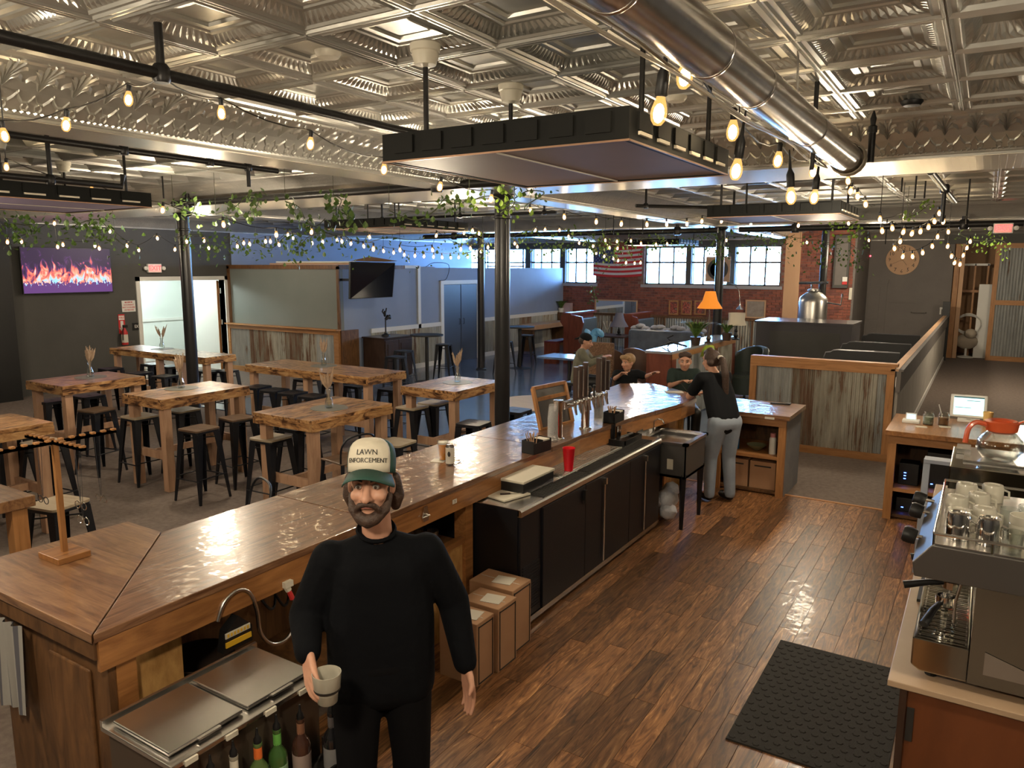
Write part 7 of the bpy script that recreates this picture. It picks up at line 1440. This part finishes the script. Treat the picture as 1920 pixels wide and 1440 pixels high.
# stacked timber on the partition roof
random.seed(8)
t = thing('timber_stack', (-12.6, 12.2, 2.53), 'pale boards and a flattened carton lying on top of the partition', 'boards')
a, b = by(512, 492, 12.0), by(690, 492, 12.0)
MB().box(a.x, 11.9, 2.535, b.x, 12.0, 2.57).build('board', 'plywood', t); MB().box(a.x+.3, 12.05, 2.535, b.x-.1, 12.2, 2.58).build('board', 'tanseat', t); MB().box(a.x+.1, 12.0, 2.581, b.x-.5, 12.15, 2.61).build('board', 'white', t); MB().add([(b.x-.6, 12.1, 2.62), (b.x+.4, 12.1, 2.60), (b.x+.3, 12.6, 2.62), (b.x-.5, 12.6, 2.72)], [(0, 1, 2, 3)]).build('flattened_carton', 'cardboard', t)
struct(MB().box(XL, YP+.13, 2.50, XP-.13, 14.2, 2.53), 'ceiling_partition', 'darkply')
# smoke detectors and downlight rings on the tin
for i, (px, py) in enumerate(((1710, 188), (615, 95), (1268, 180))): p = bz(px, py, ZC); single(MB().lathe([(.0, -.035), (.05, -.03), (.065, -.01), (.065, 0)], (p.x, p.y, ZC-.003), 20), 'ceiling_fitting', 'cream' if i != 0 else 'black', ['dark round ceiling fitting right of the duct', 'cream round ceiling fitting above the left cove', 'cream round ceiling fitting seen behind the long-socket bulb'][i], 'ceiling fitting', None, True)
# ================================================================= people
def cap(mb, a, b, ra, rb, n=12, sx=1):
    a, b = V(a), V(b); mb.tube([a, b], [ra, rb], n); mb.ell(a, (ra, ra, ra), n, 8); mb.ell(b, (rb, rb, rb), n, 8); return mb
def chain(mb, pts, rs, n=12):
    for (p, q, r, s) in zip(pts, pts[1:], rs, rs[1:]): cap(mb, p, q, r, s, n)
    return mb
def blob(mb, name, m, parent, vox=.01, smooth=6, m4=None):
    """one continuous skin grown over the parts of the figure"""
    me = bpy.data.meshes.new(name); me.from_pydata([tuple(m4 @ V(v)) for v in mb.v] if m4 else mb.v, [], mb.f); o = bpy.data.objects.new(name, me); COL.objects.link(o)
    r = o.modifiers.new('r', 'REMESH'); r.mode = 'VOXEL'; r.voxel_size = vox; r.use_smooth_shade = True
    s = o.modifiers.new('s', 'SMOOTH'); s.iterations = smooth; s.factor = .5
    me2 = bpy.data.meshes.new_from_object(o.evaluated_get(bpy.context.evaluated_depsgraph_get())); bpy.data.objects.remove(o)
    off = V(parent.get('_w', (0, 0, 0)))
    me2.transform(Matrix.Translation(-off)); me2.materials.clear(); me2.materials.append(M[m] if isinstance(m, str) else m); me2.name = name
    me2.polygons.foreach_set('use_smooth', [True]*len(me2.polygons))
    o = bpy.data.objects.new(name, me2); COL.objects.link(o); o.parent = parent; o['_w'] = parent['_w']; return o
def hand(mb, wrist, direction, palm_n, thumb_side, curl=.35, s=1.0):
    """palm and five fingers; curl bends the fingers towards the palm normal"""
    w, d, n = V(wrist), V(direction).normalized(), V(palm_n).normalized(); sd = d.cross(n).normalized()*thumb_side; n = sd.cross(d).normalized()*thumb_side if False else n
    L_ = .095*s
    for k in range(4):
        f = (k-1.5)*.021*s; cap(mb, w+d*.01*s+sd*f*.6, w+d*L_*.92+sd*f, .015*s, .0125*s, 8)
    for k, ln in enumerate((.060, .076, .082, .074)):
        f = (k-1.5)*.0225*s; b = w+d*L_+sd*f; dr = d.copy(); p = b
        for j, q in enumerate((.46, .30, .24)):
            a = curl*(j+.6); dr = (d*cos(a)+n*sin(a)).normalized(); e = p+dr*ln*s*q*1.08; cap(mb, p, e, (.0105-.0012*j)*s, (.0098-.0012*j)*s, 8); p = e
    b = w+d*.03*s+sd*.026*s; e1 = b+(d*.55+sd*.75+n*.35).normalized()*.042*s; e2 = e1+(d*.85+sd*.15+n*(.3+curl)).normalized()*.032*s
    cap(mb, b, e1, .015*s, .012*s, 8); cap(mb, e1, e2, .012*s, .009*s, 8)
def head(mb, m4, s=1.0, male=True):
    """head in its own frame: face towards +Y, chin at -.115"""
    def P(x, y, z): return m4 @ V((x*s, y*s, z*s))
    def E(c, r, rot=None): mb.ell(P(*c), (r[0]*s, r[1]*s, r[2]*s), 14, 10, m4.to_3x3().to_4x4().normalized() if rot is None else rot)
    E((0, -.012, .03), (.076, .098, .085)); E((0, .012, -.03), (.064, .076, .082)); E((0, .045, -.083), (.036, .036, .030)); E((0, .015, -.075), (.052, .055, .035))
    cap(mb, P(0, .080, .018), P(0, .112, -.028), .011*s, .016*s, 8)
    for k in (-1, 1):
        E((k*.015, .095, -.032), (.010, .010, .009)); E((k*.076, -.005, -.005), (.010, .020, .031)); E((k*.040, .060, -.025), (.024, .024, .022)); cap(mb, P(k*.014, .086, .036), P(k*.048, .072, .038), .010*s, .009*s, 8)
    cap(mb, P(-.020, .086, -.060), P(.020, .086, -.060), .009*s, .009*s, 8)
def face_parts(par, m4, s=1.0, lips=(.42, .16, .13), iris=(.05, .03, .02), brow='browhair', smile=0):
    def P(x, y, z): return m4 @ V((x*s, y*s, z*s))
    rt = m4.to_3x3().to_4x4()
    for k in (-1, 1):
        e = MB().ell(P(k*.030, .078, .010), (.0125*s, .010*s, .0095*s), 12, 8, rt).build('eye', 'eyewhite', par, smooth=True); MB().ell(P(k*.030, .0865, .009), (.0055*s, .003*s, .0055*s), 10, 6, rt).build('iris', mat('iris', iris, .2), e, smooth=True)
        MB().tube([P(k*.014, .093, .031), P(k*.03, .092, .037), P(k*.048, .079, .032)], [.004*s, .005*s, .003*s], 6).build('eyebrow', brow, par, smooth=True)
    MB().tube([P(-.024, .090, -.058+smile), P(-.010, .0965, -.057), P(.010, .0965, -.057), P(.024, .090, -.058+smile)], [.003*s, .006*s, .006*s, .003*s], 8).build('lips', mat('lips', lips, .4), par, smooth=True)
M['eyewhite'] = mat('eye_white', (.34, .31, .28), .3); M['browhair'] = mat('dark_brown_hair', (.028, .014, .009), .6, var=(.06, .032, .02), scale=60, bump=.4, bscale=120)
M['blond'] = mat('sandy_hair', (.26, .15, .07), .6, var=(.40, .26, .13), scale=50, bump=.4, bscale=120); M['blackshirt'] = mat('black_knit', (.0035, .004, .0055), .9, bump=1.0, bscale=11, spec=.12); M['navyshirt'] = mat('black_cotton', (.008, .009, .011), .9, spec=.2, bump=.15, bscale=120)
def frame_at(loc, rz): return Matrix.Translation(loc) @ Matrix.Rotation(rz, 4, 'Z')
# ---------- the man with the cap: local frame, he faces +Y, his right hand is +X
F = frame_at((-1.93, 2.09, .014), R(-134)); t = thing('person', (-1.93, 2.09, .014), 'bearded man in cream and green trucker cap and black sweater, holding a cup, walking forward', 'person')
g = lambda x, y, z: F @ V((x, y, z))
hm = F @ Matrix.Translation((.024, .06, 1.672)) @ Matrix.Rotation(R(-14), 4, 'Z') @ Matrix.Rotation(R(4), 4, 'X')
mb = MB(); head(mb, hm, 1.06); chain(mb, [g(0, -.0, 1.38), g(.012, .03, 1.59)], [.062, .056])
sh_r, sh_l = (.185, 0, 1.365), (-.185, 0, 1.365); el_r, el_l = (.285, -.02, 1.14), (-.30, -.05, 1.125); wr_r, wr_l = (.275, .19, 1.085), (-.335, .05, .88)
for s_, e_, w_ in ((sh_r, el_r, wr_r), (sh_l, el_l, wr_l)): chain(mb, [g(*s_), g(*e_), g(*w_)], [.05, .04, .027])
chain(mb, [g(-.13, 0, 1.36), g(.13, 0, 1.36)], [.05, .05]); chain(mb, [g(0, 0, 1.32), g(0, .01, 1.15), g(0, 0, .98)], [.085, .09, .10])
hips = ((.095, 0, .94), (.11, .06, .50), (.10, -.04, .10)), ((-.095, 0, .94), (-.11, .02, .50), (-.10, .0, .10))
for lg_ in hips: chain(mb, [g(*q) for q in lg_], [.085, .055, .038])
for q in ((.10, .03, .04), (-.10, .07, .04)): chain(mb, [g(q[0], q[1]-.06, q[2]+.01), g(q[0], q[1]+.10, q[2])], [.04, .035])
fw_ = F.to_3x3()
def dv(*v): return fw_ @ V(v)
hand(mb, g(*wr_r), dv(-.10, .75, -.45), dv(-.8, .1, -.45), -1, .55, 1.05); hand(mb, g(*wr_l), dv(-.10, .12, -1), dv(.85, .3, 0), -1, .22, 1.05)
blob(mb, 'body', 'skin', t, .0062, 4); face_parts(t, hm, 1.06)
# sweater
mb = MB(); chain(mb, [g(-.15, -.005, 1.355), g(0, -.0, 1.405), g(.15, -.005, 1.355)], [.072, .078, .072]); 
for k in range(-2, 3): chain(mb, [g(k*.045, .01, 1.31), g(k*.052, .015, 1.12), g(k*.050, .01, .84)], [.106, .110, .114])
for s_, e_, w_ in ((sh_r, el_r, wr_r), (sh_l, el_l, wr_l)): w2 = V(w_)*.93+V(e_)*.07; chain(mb, [g(*s_), g(*e_), g(*w2)], [.078, .068, .050])
blob(mb, 'sweater', 'blackshirt', t, .010, 8)
MB().lathe([(.073, -.012), (.079, 0), (.073, .012), (.066, .0)], (0, 0, 0), 24, F @ Matrix.Translation((.008, .012, 1.478)) @ Matrix.Rotation(R(-20), 4, 'X')).build('collar', 'blackshirt', t, smooth=True)
mb = MB(); chain(mb, [g(-.06, 0, .94), g(.06, 0, .94)], [.125, .125])
for lg_ in hips: chain(mb, [g(*lg_[0]), g(*lg_[1]), g(lg_[2][0], lg_[2][1], .10)], [.112, .080, .065])
blob(mb, 'trousers', mat('black_trousers', (.004, .004, .005), .9, spec=.12), t, .012, 6)
mb = MB()
for q in ((.10, .03, .05), (-.10, .07, .05)): chain(mb, [g(q[0], q[1]-.08, q[2]), g(q[0], q[1]+.14, q[2]-.008)], [.048, .042])
blob(mb, 'shoes', 'black', t, .008, 4)
# hair, beard, cap
def HP(x, y, z): return hm @ (V((x, y, z))*1.06)
hr = hm.to_3x3().to_4x4()
mb = MB().ell(HP(0, -.03, .0), (.087, .094, .088), 14, 10, hr)
for k in (-1, 1): chain(mb, [HP(k*.078, -.025, .02), HP(k*.086, -.035, -.045), HP(k*.078, -.045, -.085)], [.024, .028, .020])
chain(mb, [HP(-.05, -.085, -.06), HP(.05, -.085, -.06)], [.035, .035]); blob(mb, 'hair', 'browhair', t, .006, 3)
mb = MB()
for k in (-1, 1): chain(mb, [HP(k*.066, .018, -.035), HP(k*.055, .045, -.075), HP(k*.022, .070, -.104), HP(0, .073, -.112)], [.014, .021, .026, .028]); chain(mb, [HP(0, .104, -.046), HP(k*.026, .094, -.053), HP(k*.038, .078, -.072)], [.010, .011, .012])
blob(mb, 'beard', 'browhair', t, .0045, 2)
capg = mat('green_cap_mesh', (.012, .055, .042), .7); capw = mat('cream_cap_foam', (.60, .55, .44), .7, bump=.1, bscale=90)
cm = hm @ Matrix.Translation((0, -.004, .045)) @ Matrix.Rotation(R(13), 4, 'X')
def capshell(a0, a1, name, m, off=0):
    b = MB(); n = 18; K = 9
    for i in range(n+1):
        a = a0+(a1-a0)*i/n
        for k in range(K+1):
            f = k/K; prof = [(1.0, 0), (1.01, .025), (1.01, .05), (.99, .072), (.94, .092), (.83, .109), (.66, .121), (.44, .129), (.2, .132), (0.001, .133)][k]
            b.v.append(tuple(cm @ V(((.089+off)*prof[0]*cos(a), (.106+off)*prof[0]*sin(a), prof[1]+off*.5))))
    for i in range(n):
        for k in range(K): q = i*(K+1)+k; b.f.append((q, q+K+1, q+K+2, q+1))
    o = b.build(name, m, t, smooth=True); s = o.modifiers.new('thickness', 'SOLIDIFY'); s.thickness = .003; return o
hat = capshell(R(30), R(150), 'cap_front', capw, .001); capshell(R(150), R(390), 'cap_back', capg)
b = MB(); n = 16
for i in range(n+1):
    a = R(18)+(R(162)-R(18))*i/n
    for f, dz1 in ((.97, .004), (1.35, -.004), (1.68, -.014)):
        x = .089*cos(a)*min(f, 1.16); y = .106*sin(a)*f+.004; b.v.append(tuple(cm @ V((x, y, .008+dz1-.22*x*x/.09*1.2-.02*(f > 1)))))
for i in range(n):
    for k in (0, 1): q = 3*i+k; b.f.append((q, q+1, q+4, q+3))
o = b.build('cap_brim', capg, t, smooth=True); s = o.modifiers.new('thickness', 'SOLIDIFY'); s.thickness = .004
def cap_text(s, z, size):
    cu = bpy.data.curves.new('t', 'FONT'); cu.body = s; cu.size = size; cu.align_x = 'CENTER'; cu.align_y = 'CENTER'; cu.extrude = .0006; cu.offset = .0; o = bpy.data.objects.new('t', cu); COL.objects.link(o)
    me = bpy.data.meshes.new_from_object(o.evaluated_get(bpy.context.evaluated_depsgraph_get())); bpy.data.objects.remove(o)
    for v in me.vertices:
        a = R(90)+v.co.x/.098; zz = z+v.co.y; k = 1.0 if zz < .06 else 1-(zz-.06)*1.7
        v.co = cm @ V(((.093+v.co.z)*k*cos(a)*1.0, (.110+v.co.z)*k*sin(a), zz))
        v.co -= V(t['_w'])
    me.materials.clear(); me.materials.append(M['ink']); q = bpy.data.objects.new('cap_lettering', me); COL.objects.link(q); q.parent = hat; q['_w'] = t['_w']
cap_text('LAWN', .072, .029); cap_text('ENFORCEMENT', .042, .024)
# reversed text order: viewer sees it unmirrored because +X of the head is his right
# cup in his hand
hc = g(*wr_r)+dv(-.065, .105, -.075); cu_ = thing('coffee_cup', tuple(hc-V((0, 0, .055))), 'cream ceramic cup with a dark band in the hand of the man', 'cup')
o = tuple(hc-V((0, 0, .060))); MB().lathe([(.030, 0), (.036, .006), (.040, .045), (.047, .055), (.052, .115), (.049, .115), (.043, .058), (.034, .012), (0, .01)], o, 24).build('body', 'cupwhite', cu_, smooth=True); MB().lathe([(.0455, .050), (.0475, .054), (.0480, .060), (.0465, .060)], o, 24).build('band', 'ink', cu_, smooth=True)
# ---------- background people
def figure(loc, rz, lb, J, sc, shirt, pants, hair, hp, hyaw=0, hpitch=0, hroll=0, skin='skin', sleeves='short', curl=.3, male=True, smile=0, bulk=1.0, vox=.011):
    F = frame_at(loc, rz) @ Matrix.Diagonal((sc, sc, sc, 1)); t = thing('person', tuple(loc), lb, 'person'); g = lambda q: F @ V(q)
    hm = F @ Matrix.Translation(hp) @ Matrix.Rotation(hyaw, 4, 'Z') @ Matrix.Rotation(hpitch, 4, 'X') @ Matrix.Rotation(hroll, 4, 'Y'); hm2 = hm @ Matrix.Diagonal((1/sc, 1/sc, 1/sc, 1)); hs = J.get('head', 1.0)*sc
    def ch(mb, pts, rs): return chain(mb, [g(p) for p in pts], [r*sc*bulk for r in rs])
    mb = MB(); head(mb, hm2, hs); ch(mb, [J['neck'], (hp[0], hp[1]-.01, hp[2]-.06)], [.05, .045])
    for k in ('R', 'L'): ch(mb, [J['sh'+k], J['el'+k], J['wr'+k]], [.045, .036, .025])
    ch(mb, [J['shL'], J['neck'][:2]+(J['neck'][2]-.03,), J['shR']], [.042, .045, .042]); ch(mb, [J['neck'], J['chest'], J['pelvis']], [.055, .085, .09])
    for k in ('R', 'L'): ch(mb, [J['hip'+k], J['kn'+k], J['an'+k], J['to'+k]], [.08, .052, .035, .03])
    f3 = F.to_3x3().normalized()
    for k in ('R', 'L'): d = f3 @ (V(J['wr'+k])-V(J['el'+k])); d = d.normalized() if 'hd' not in J else (f3 @ V(J['hd'])).normalized(); hand(mb, g(J['wr'+k]), d, f3 @ V((0, 0, -1)) if abs(d.z) < .8 else f3 @ V((0, 1, 0)), 1 if k == 'R' else -1, curl, sc*.95)
    blob(mb, 'body', skin, t, .0085, 3); face_parts(t, hm2, hs, smile=smile, brow=hair)
    mb = MB(); ch(mb, [J['shL'], J['neck'][:2]+(J['neck'][2]-.05,), J['shR']], [.068, .075, .068])
    nk, cc, pv = V(J['neck']), V(J['chest']), V(J['pelvis'])
    for q in (-1, 0, 1): ch(mb, [nk*.7+cc*.3+V((q*.07, 0, 0)), cc+V((q*.075, 0, 0)), pv+V((q*.07, 0, 0)), pv+V((q*.065, 0, -.05))], [.09, .105, .11, .112])
    for k in ('R', 'L'):
        if sleeves == 'long': ch(mb, [J['sh'+k], J['el'+k], tuple(V(J['wr'+k])*.92+V(J['el'+k])*.08)], [.068, .056, .040])
        else: ch(mb, [J['sh'+k], tuple(V(J['sh'+k])*.35+V(J['el'+k])*.65)], [.070, .064])
    blob(mb, 'shirt', shirt, t, vox, 6)
    mb = MB(); ch(mb, [J['hipL'], J['hipR']], [.11, .11])
    for k in ('R', 'L'): ch(mb, [J['hip'+k], J['kn'+k], J['an'+k]], [.105, .072, .058])
    blob(mb, 'trousers', pants, t, .013, 6)
    mb = MB()
    for k in ('R', 'L'): ch(mb, [J['an'+k][:2]+(J['an'+k][2]-.03,), J['to'+k]], [.045, .040])
    blob(mb, 'shoes', 'black', t, .010, 4)
    return t, hm2, hs, F
# woman leaning on the bar end, back to the lens
def at_px(px, py, y): p = by(px, py, y); return p
wfoot = V((-2.22, 7.93, .014))
# faces the bar (towards -X and the girl beyond): local +Y -> world direction (-.65,.76)
J = dict(neck=(0, .16, 1.40), chest=(0, .06, 1.18), pelvis=(0, -.06, .93), shR=(.16, .17, 1.36), shL=(-.17, .15, 1.36), elR=(.20, .36, 1.16), wrR=(.10, .50, 1.135), elL=(-.20, .34, 1.13), wrL=(-.05, .47, 1.13), hipR=(.09, -.07, .90), hipL=(-.09, -.07, .90), knR=(.10, -.03, .50), knL=(-.10, .02, .50), anR=(.11, -.07, .09), anL=(-.11, .0, .09), toR=(.12, .09, .045), toL=(-.12, .16, .045))
t, hm, hs, F = figure((-2.27, 7.78, .014), R(52), 'woman with long dark ponytail, black T-shirt and pale jeans, leaning on the bar end', J, .97, 'navyshirt', mat('pale_blue_denim', (.24, .29, .36), .8, var=(.32, .37, .44), scale=6), 'browhair', (0, .24, 1.54), R(12), R(-8), bulk=1.05)
def hp_(hm, hs, x, y, z): return hm @ (V((x, y, z))*hs)
mb = MB().ell(hp_(hm, hs, 0, -.028, .030), (.088*hs, .098*hs, .092*hs), 14, 10, hm.to_3x3().to_4x4()); cap(mb, hp_(hm, hs, -.05, -.05, -.02), hp_(hm, hs, .05, -.05, -.02), .045, .045); cap(mb, hp_(hm, hs, 0, .055, .09), hp_(hm, hs, 0, .0, .10), .035, .05); blob(mb, 'hair', 'browhair', t, .008, 4)
b0 = hp_(hm, hs, 0, -.125, .035); mb = MB(); chain(mb, [b0, b0+V((.06, -.06, -.02)), b0+V((.10, -.09, -.16)), b0+V((.11, -.08, -.36)), b0+V((.12, -.07, -.50))], [.022, .034, .040, .034, .010]); blob(mb, 'ponytail', 'browhair', t, .009, 4)
MB().lathe([(.02, 0), (.03, .01), (.03, .03), (.02, .04)], tuple(b0+V((.02, -.02, -.02))), 14).build('hair_tie', 'paper', t, smooth=True)
single(MB().bar(g_ := V((-2.80, 8.22, 1.10)), V((-2.86, 8.16, 1.20)), .008), 'pen', 'ink', 'dark pen held above a paper by the leaning woman', 'pen'); single(MB().cbox((-2.95, 8.20, 1.082), (.20, .14, .003), R(30)), 'note_paper', 'paper', 'white paper on the bar top in front of the leaning woman', 'paper')
# girl seated beyond the bar end, facing the lens
SJ = dict(neck=(0, .06, .98), chest=(0, .03, .80), pelvis=(0, 0, .54), shR=(.15, .06, .95), shL=(-.15, .06, .95), elR=(.19, .18, .80), wrR=(.10, .36, .875), elL=(-.19, .18, .80), wrL=(-.10, .36, .875), hipR=(.085, .03, .50), hipL=(-.085, .03, .50), knR=(.10, .44, .50), knL=(-.10, .44, .50), anR=(.10, .40, .09), anL=(-.10, .40, .09), toR=(.10, .54, .045), toL=(-.10, .54, .045))
def seat_at(px, py, y, hz): p = by(px, py, y); return p
def bar_chair(x, y, z, lb, rz=0):
    t = thing('bar_chair', (x, y, 0), lb, 'chair', 'chairs hidden behind the bar'); MB().cbox((x, y, z-.03), (.36, .36, .05), rz).build('seat', 'black', t, bevel=.01)
    for a in (45, 135, 225, 315): MB().tube([(x+.2*cos(R(a)+rz), y+.2*sin(R(a)+rz), z-.05), (x+.24*cos(R(a)+rz), y+.24*sin(R(a)+rz), 0)], [.02, .014], 6).build('leg', 'blackmetal', t)
p = by(1282, 676, 9.25); rz = math.atan2(-p.y, -p.x)-pi/2; hz = 1.10; z0 = p.z-hz
t, hm, hs, F = figure((p.x, p.y, max(z0, 0)), rz+R(10), 'smiling girl with tied-back brown hair in a dark green T-shirt beyond the bar end', SJ, 1.0, mat('dark_green_cotton', (.012, .026, .022), .85), 'black', 'browhair', (0, .10, 1.10), R(-12), R(-4), smile=.006, bulk=.92)
mb = MB().ell(hp_(hm, hs, 0, -.030, .032), (.084*hs, .094*hs, .092*hs), 14, 10, hm.to_3x3().to_4x4()); chain(mb, [hp_(hm, hs, -.05, .035, .085), hp_(hm, hs, .05, .035, .085)], [.036, .036]); chain(mb, [hp_(hm, hs, 0, -.11, .0), hp_(hm, hs, .03, -.12, -.10)], [.035, .02]); blob(mb, 'hair', 'browhair', t, .008, 4)
bar_chair(p.x, p.y, .50+max(z0, 0), 'black seat under the smiling girl')
# boy leaning on the bar, looking left
p = by(1174, 668, 9.1); hz = 1.10; z0 = p.z-hz
BJ = dict(SJ); BJ.update(elR=(.20, .16, .90), wrR=(.17, .34, .985), elL=(-.26, .14, .92), wrL=(-.30, .30, .985))
t, hm, hs, F = figure((p.x, p.y, max(z0, 0)), R(-140), 'sandy haired boy in a black T-shirt with a white tick emblem, leaning on the bar', BJ, .92, 'navyshirt', 'black', 'blond', (0, .10, 1.12), R(-60), R(-3), bulk=.92)
mb = MB().ell(hp_(hm, hs, 0, -.022, .042), (.090*hs, .102*hs, .090*hs), 14, 10, hm.to_3x3().to_4x4()); chain(mb, [hp_(hm, hs, -.05, .055, .075), hp_(hm, hs, .05, .06, .075)], [.034, .034]); blob(mb, 'hair', 'blond', t, .007, 3)
tk = [(-.075, .005), (-.055, -.028), (-.03, -.032), (.075, .03), (-.025, -.008), (-.05, -.008), (-.06, .008)]
m4 = F @ Matrix.Translation((0, .148, .80)) @ Matrix.Rotation(R(90), 4, 'X') @ Matrix.Rotation(R(180), 4, 'Y')
b = MB().add([tuple(m4 @ V((x*1.1, y*1.1, 0))) for x, y in tk]+[tuple(m4 @ V((x*1.1, y*1.1, -.006))) for x, y in tk], [tuple(range(7)), tuple(range(13, 6, -1))]+[(k, 7+k, 7+(k+1) % 7, (k+1) % 7) for k in range(7)]); b.build('shirt_emblem', 'paper', t)
bar_chair(p.x, p.y, .46+max(z0, 0), 'black seat under the boy')
# man in the dark backwards cap
p = by(1086, 645, 10.6); hz = 1.10; z0 = p.z-hz
t, hm, hs, F = figure((p.x, p.y, max(z0, 0)), R(-70), 'man in a dark backwards cap and olive-grey jacket seated at a table behind the taps', SJ, 1.02, mat('olive_jacket', (.13, .125, .09), .85, var=(.17, .165, .12), scale=9, bump=.3, bscale=30), 'black', 'browhair', (0, .10, 1.12), R(-5), R(-12), sleeves='long', bulk=1.08)
mb = MB().ell(hp_(hm, hs, 0, -.03, .015), (.082*hs, .092*hs, .080*hs), 14, 10, hm.to_3x3().to_4x4()); blob(mb, 'hair', 'browhair', t, .009, 3)
mb = MB().ell(hp_(hm, hs, 0, -.01, .06), (.088*hs, .104*hs, .075*hs), 16, 10, hm.to_3x3().to_4x4()); cap(mb, hp_(hm, hs, -.03, -.11, .03), hp_(hm, hs, -.02, -.17, -.0), .018, .012); cap(mb, hp_(hm, hs, .03, -.11, .03), hp_(hm, hs, .02, -.17, -.0), .018, .012); blob(mb, 'backwards_cap', 'navyshirt', t, .008, 3)
bar_chair(p.x, p.y, .50+max(z0, 0), 'black seat under the man in the dark cap')
# unused helper marks are not part of the scene
for o in bpy.data.objects:
    if '_w' in o: del o['_w']
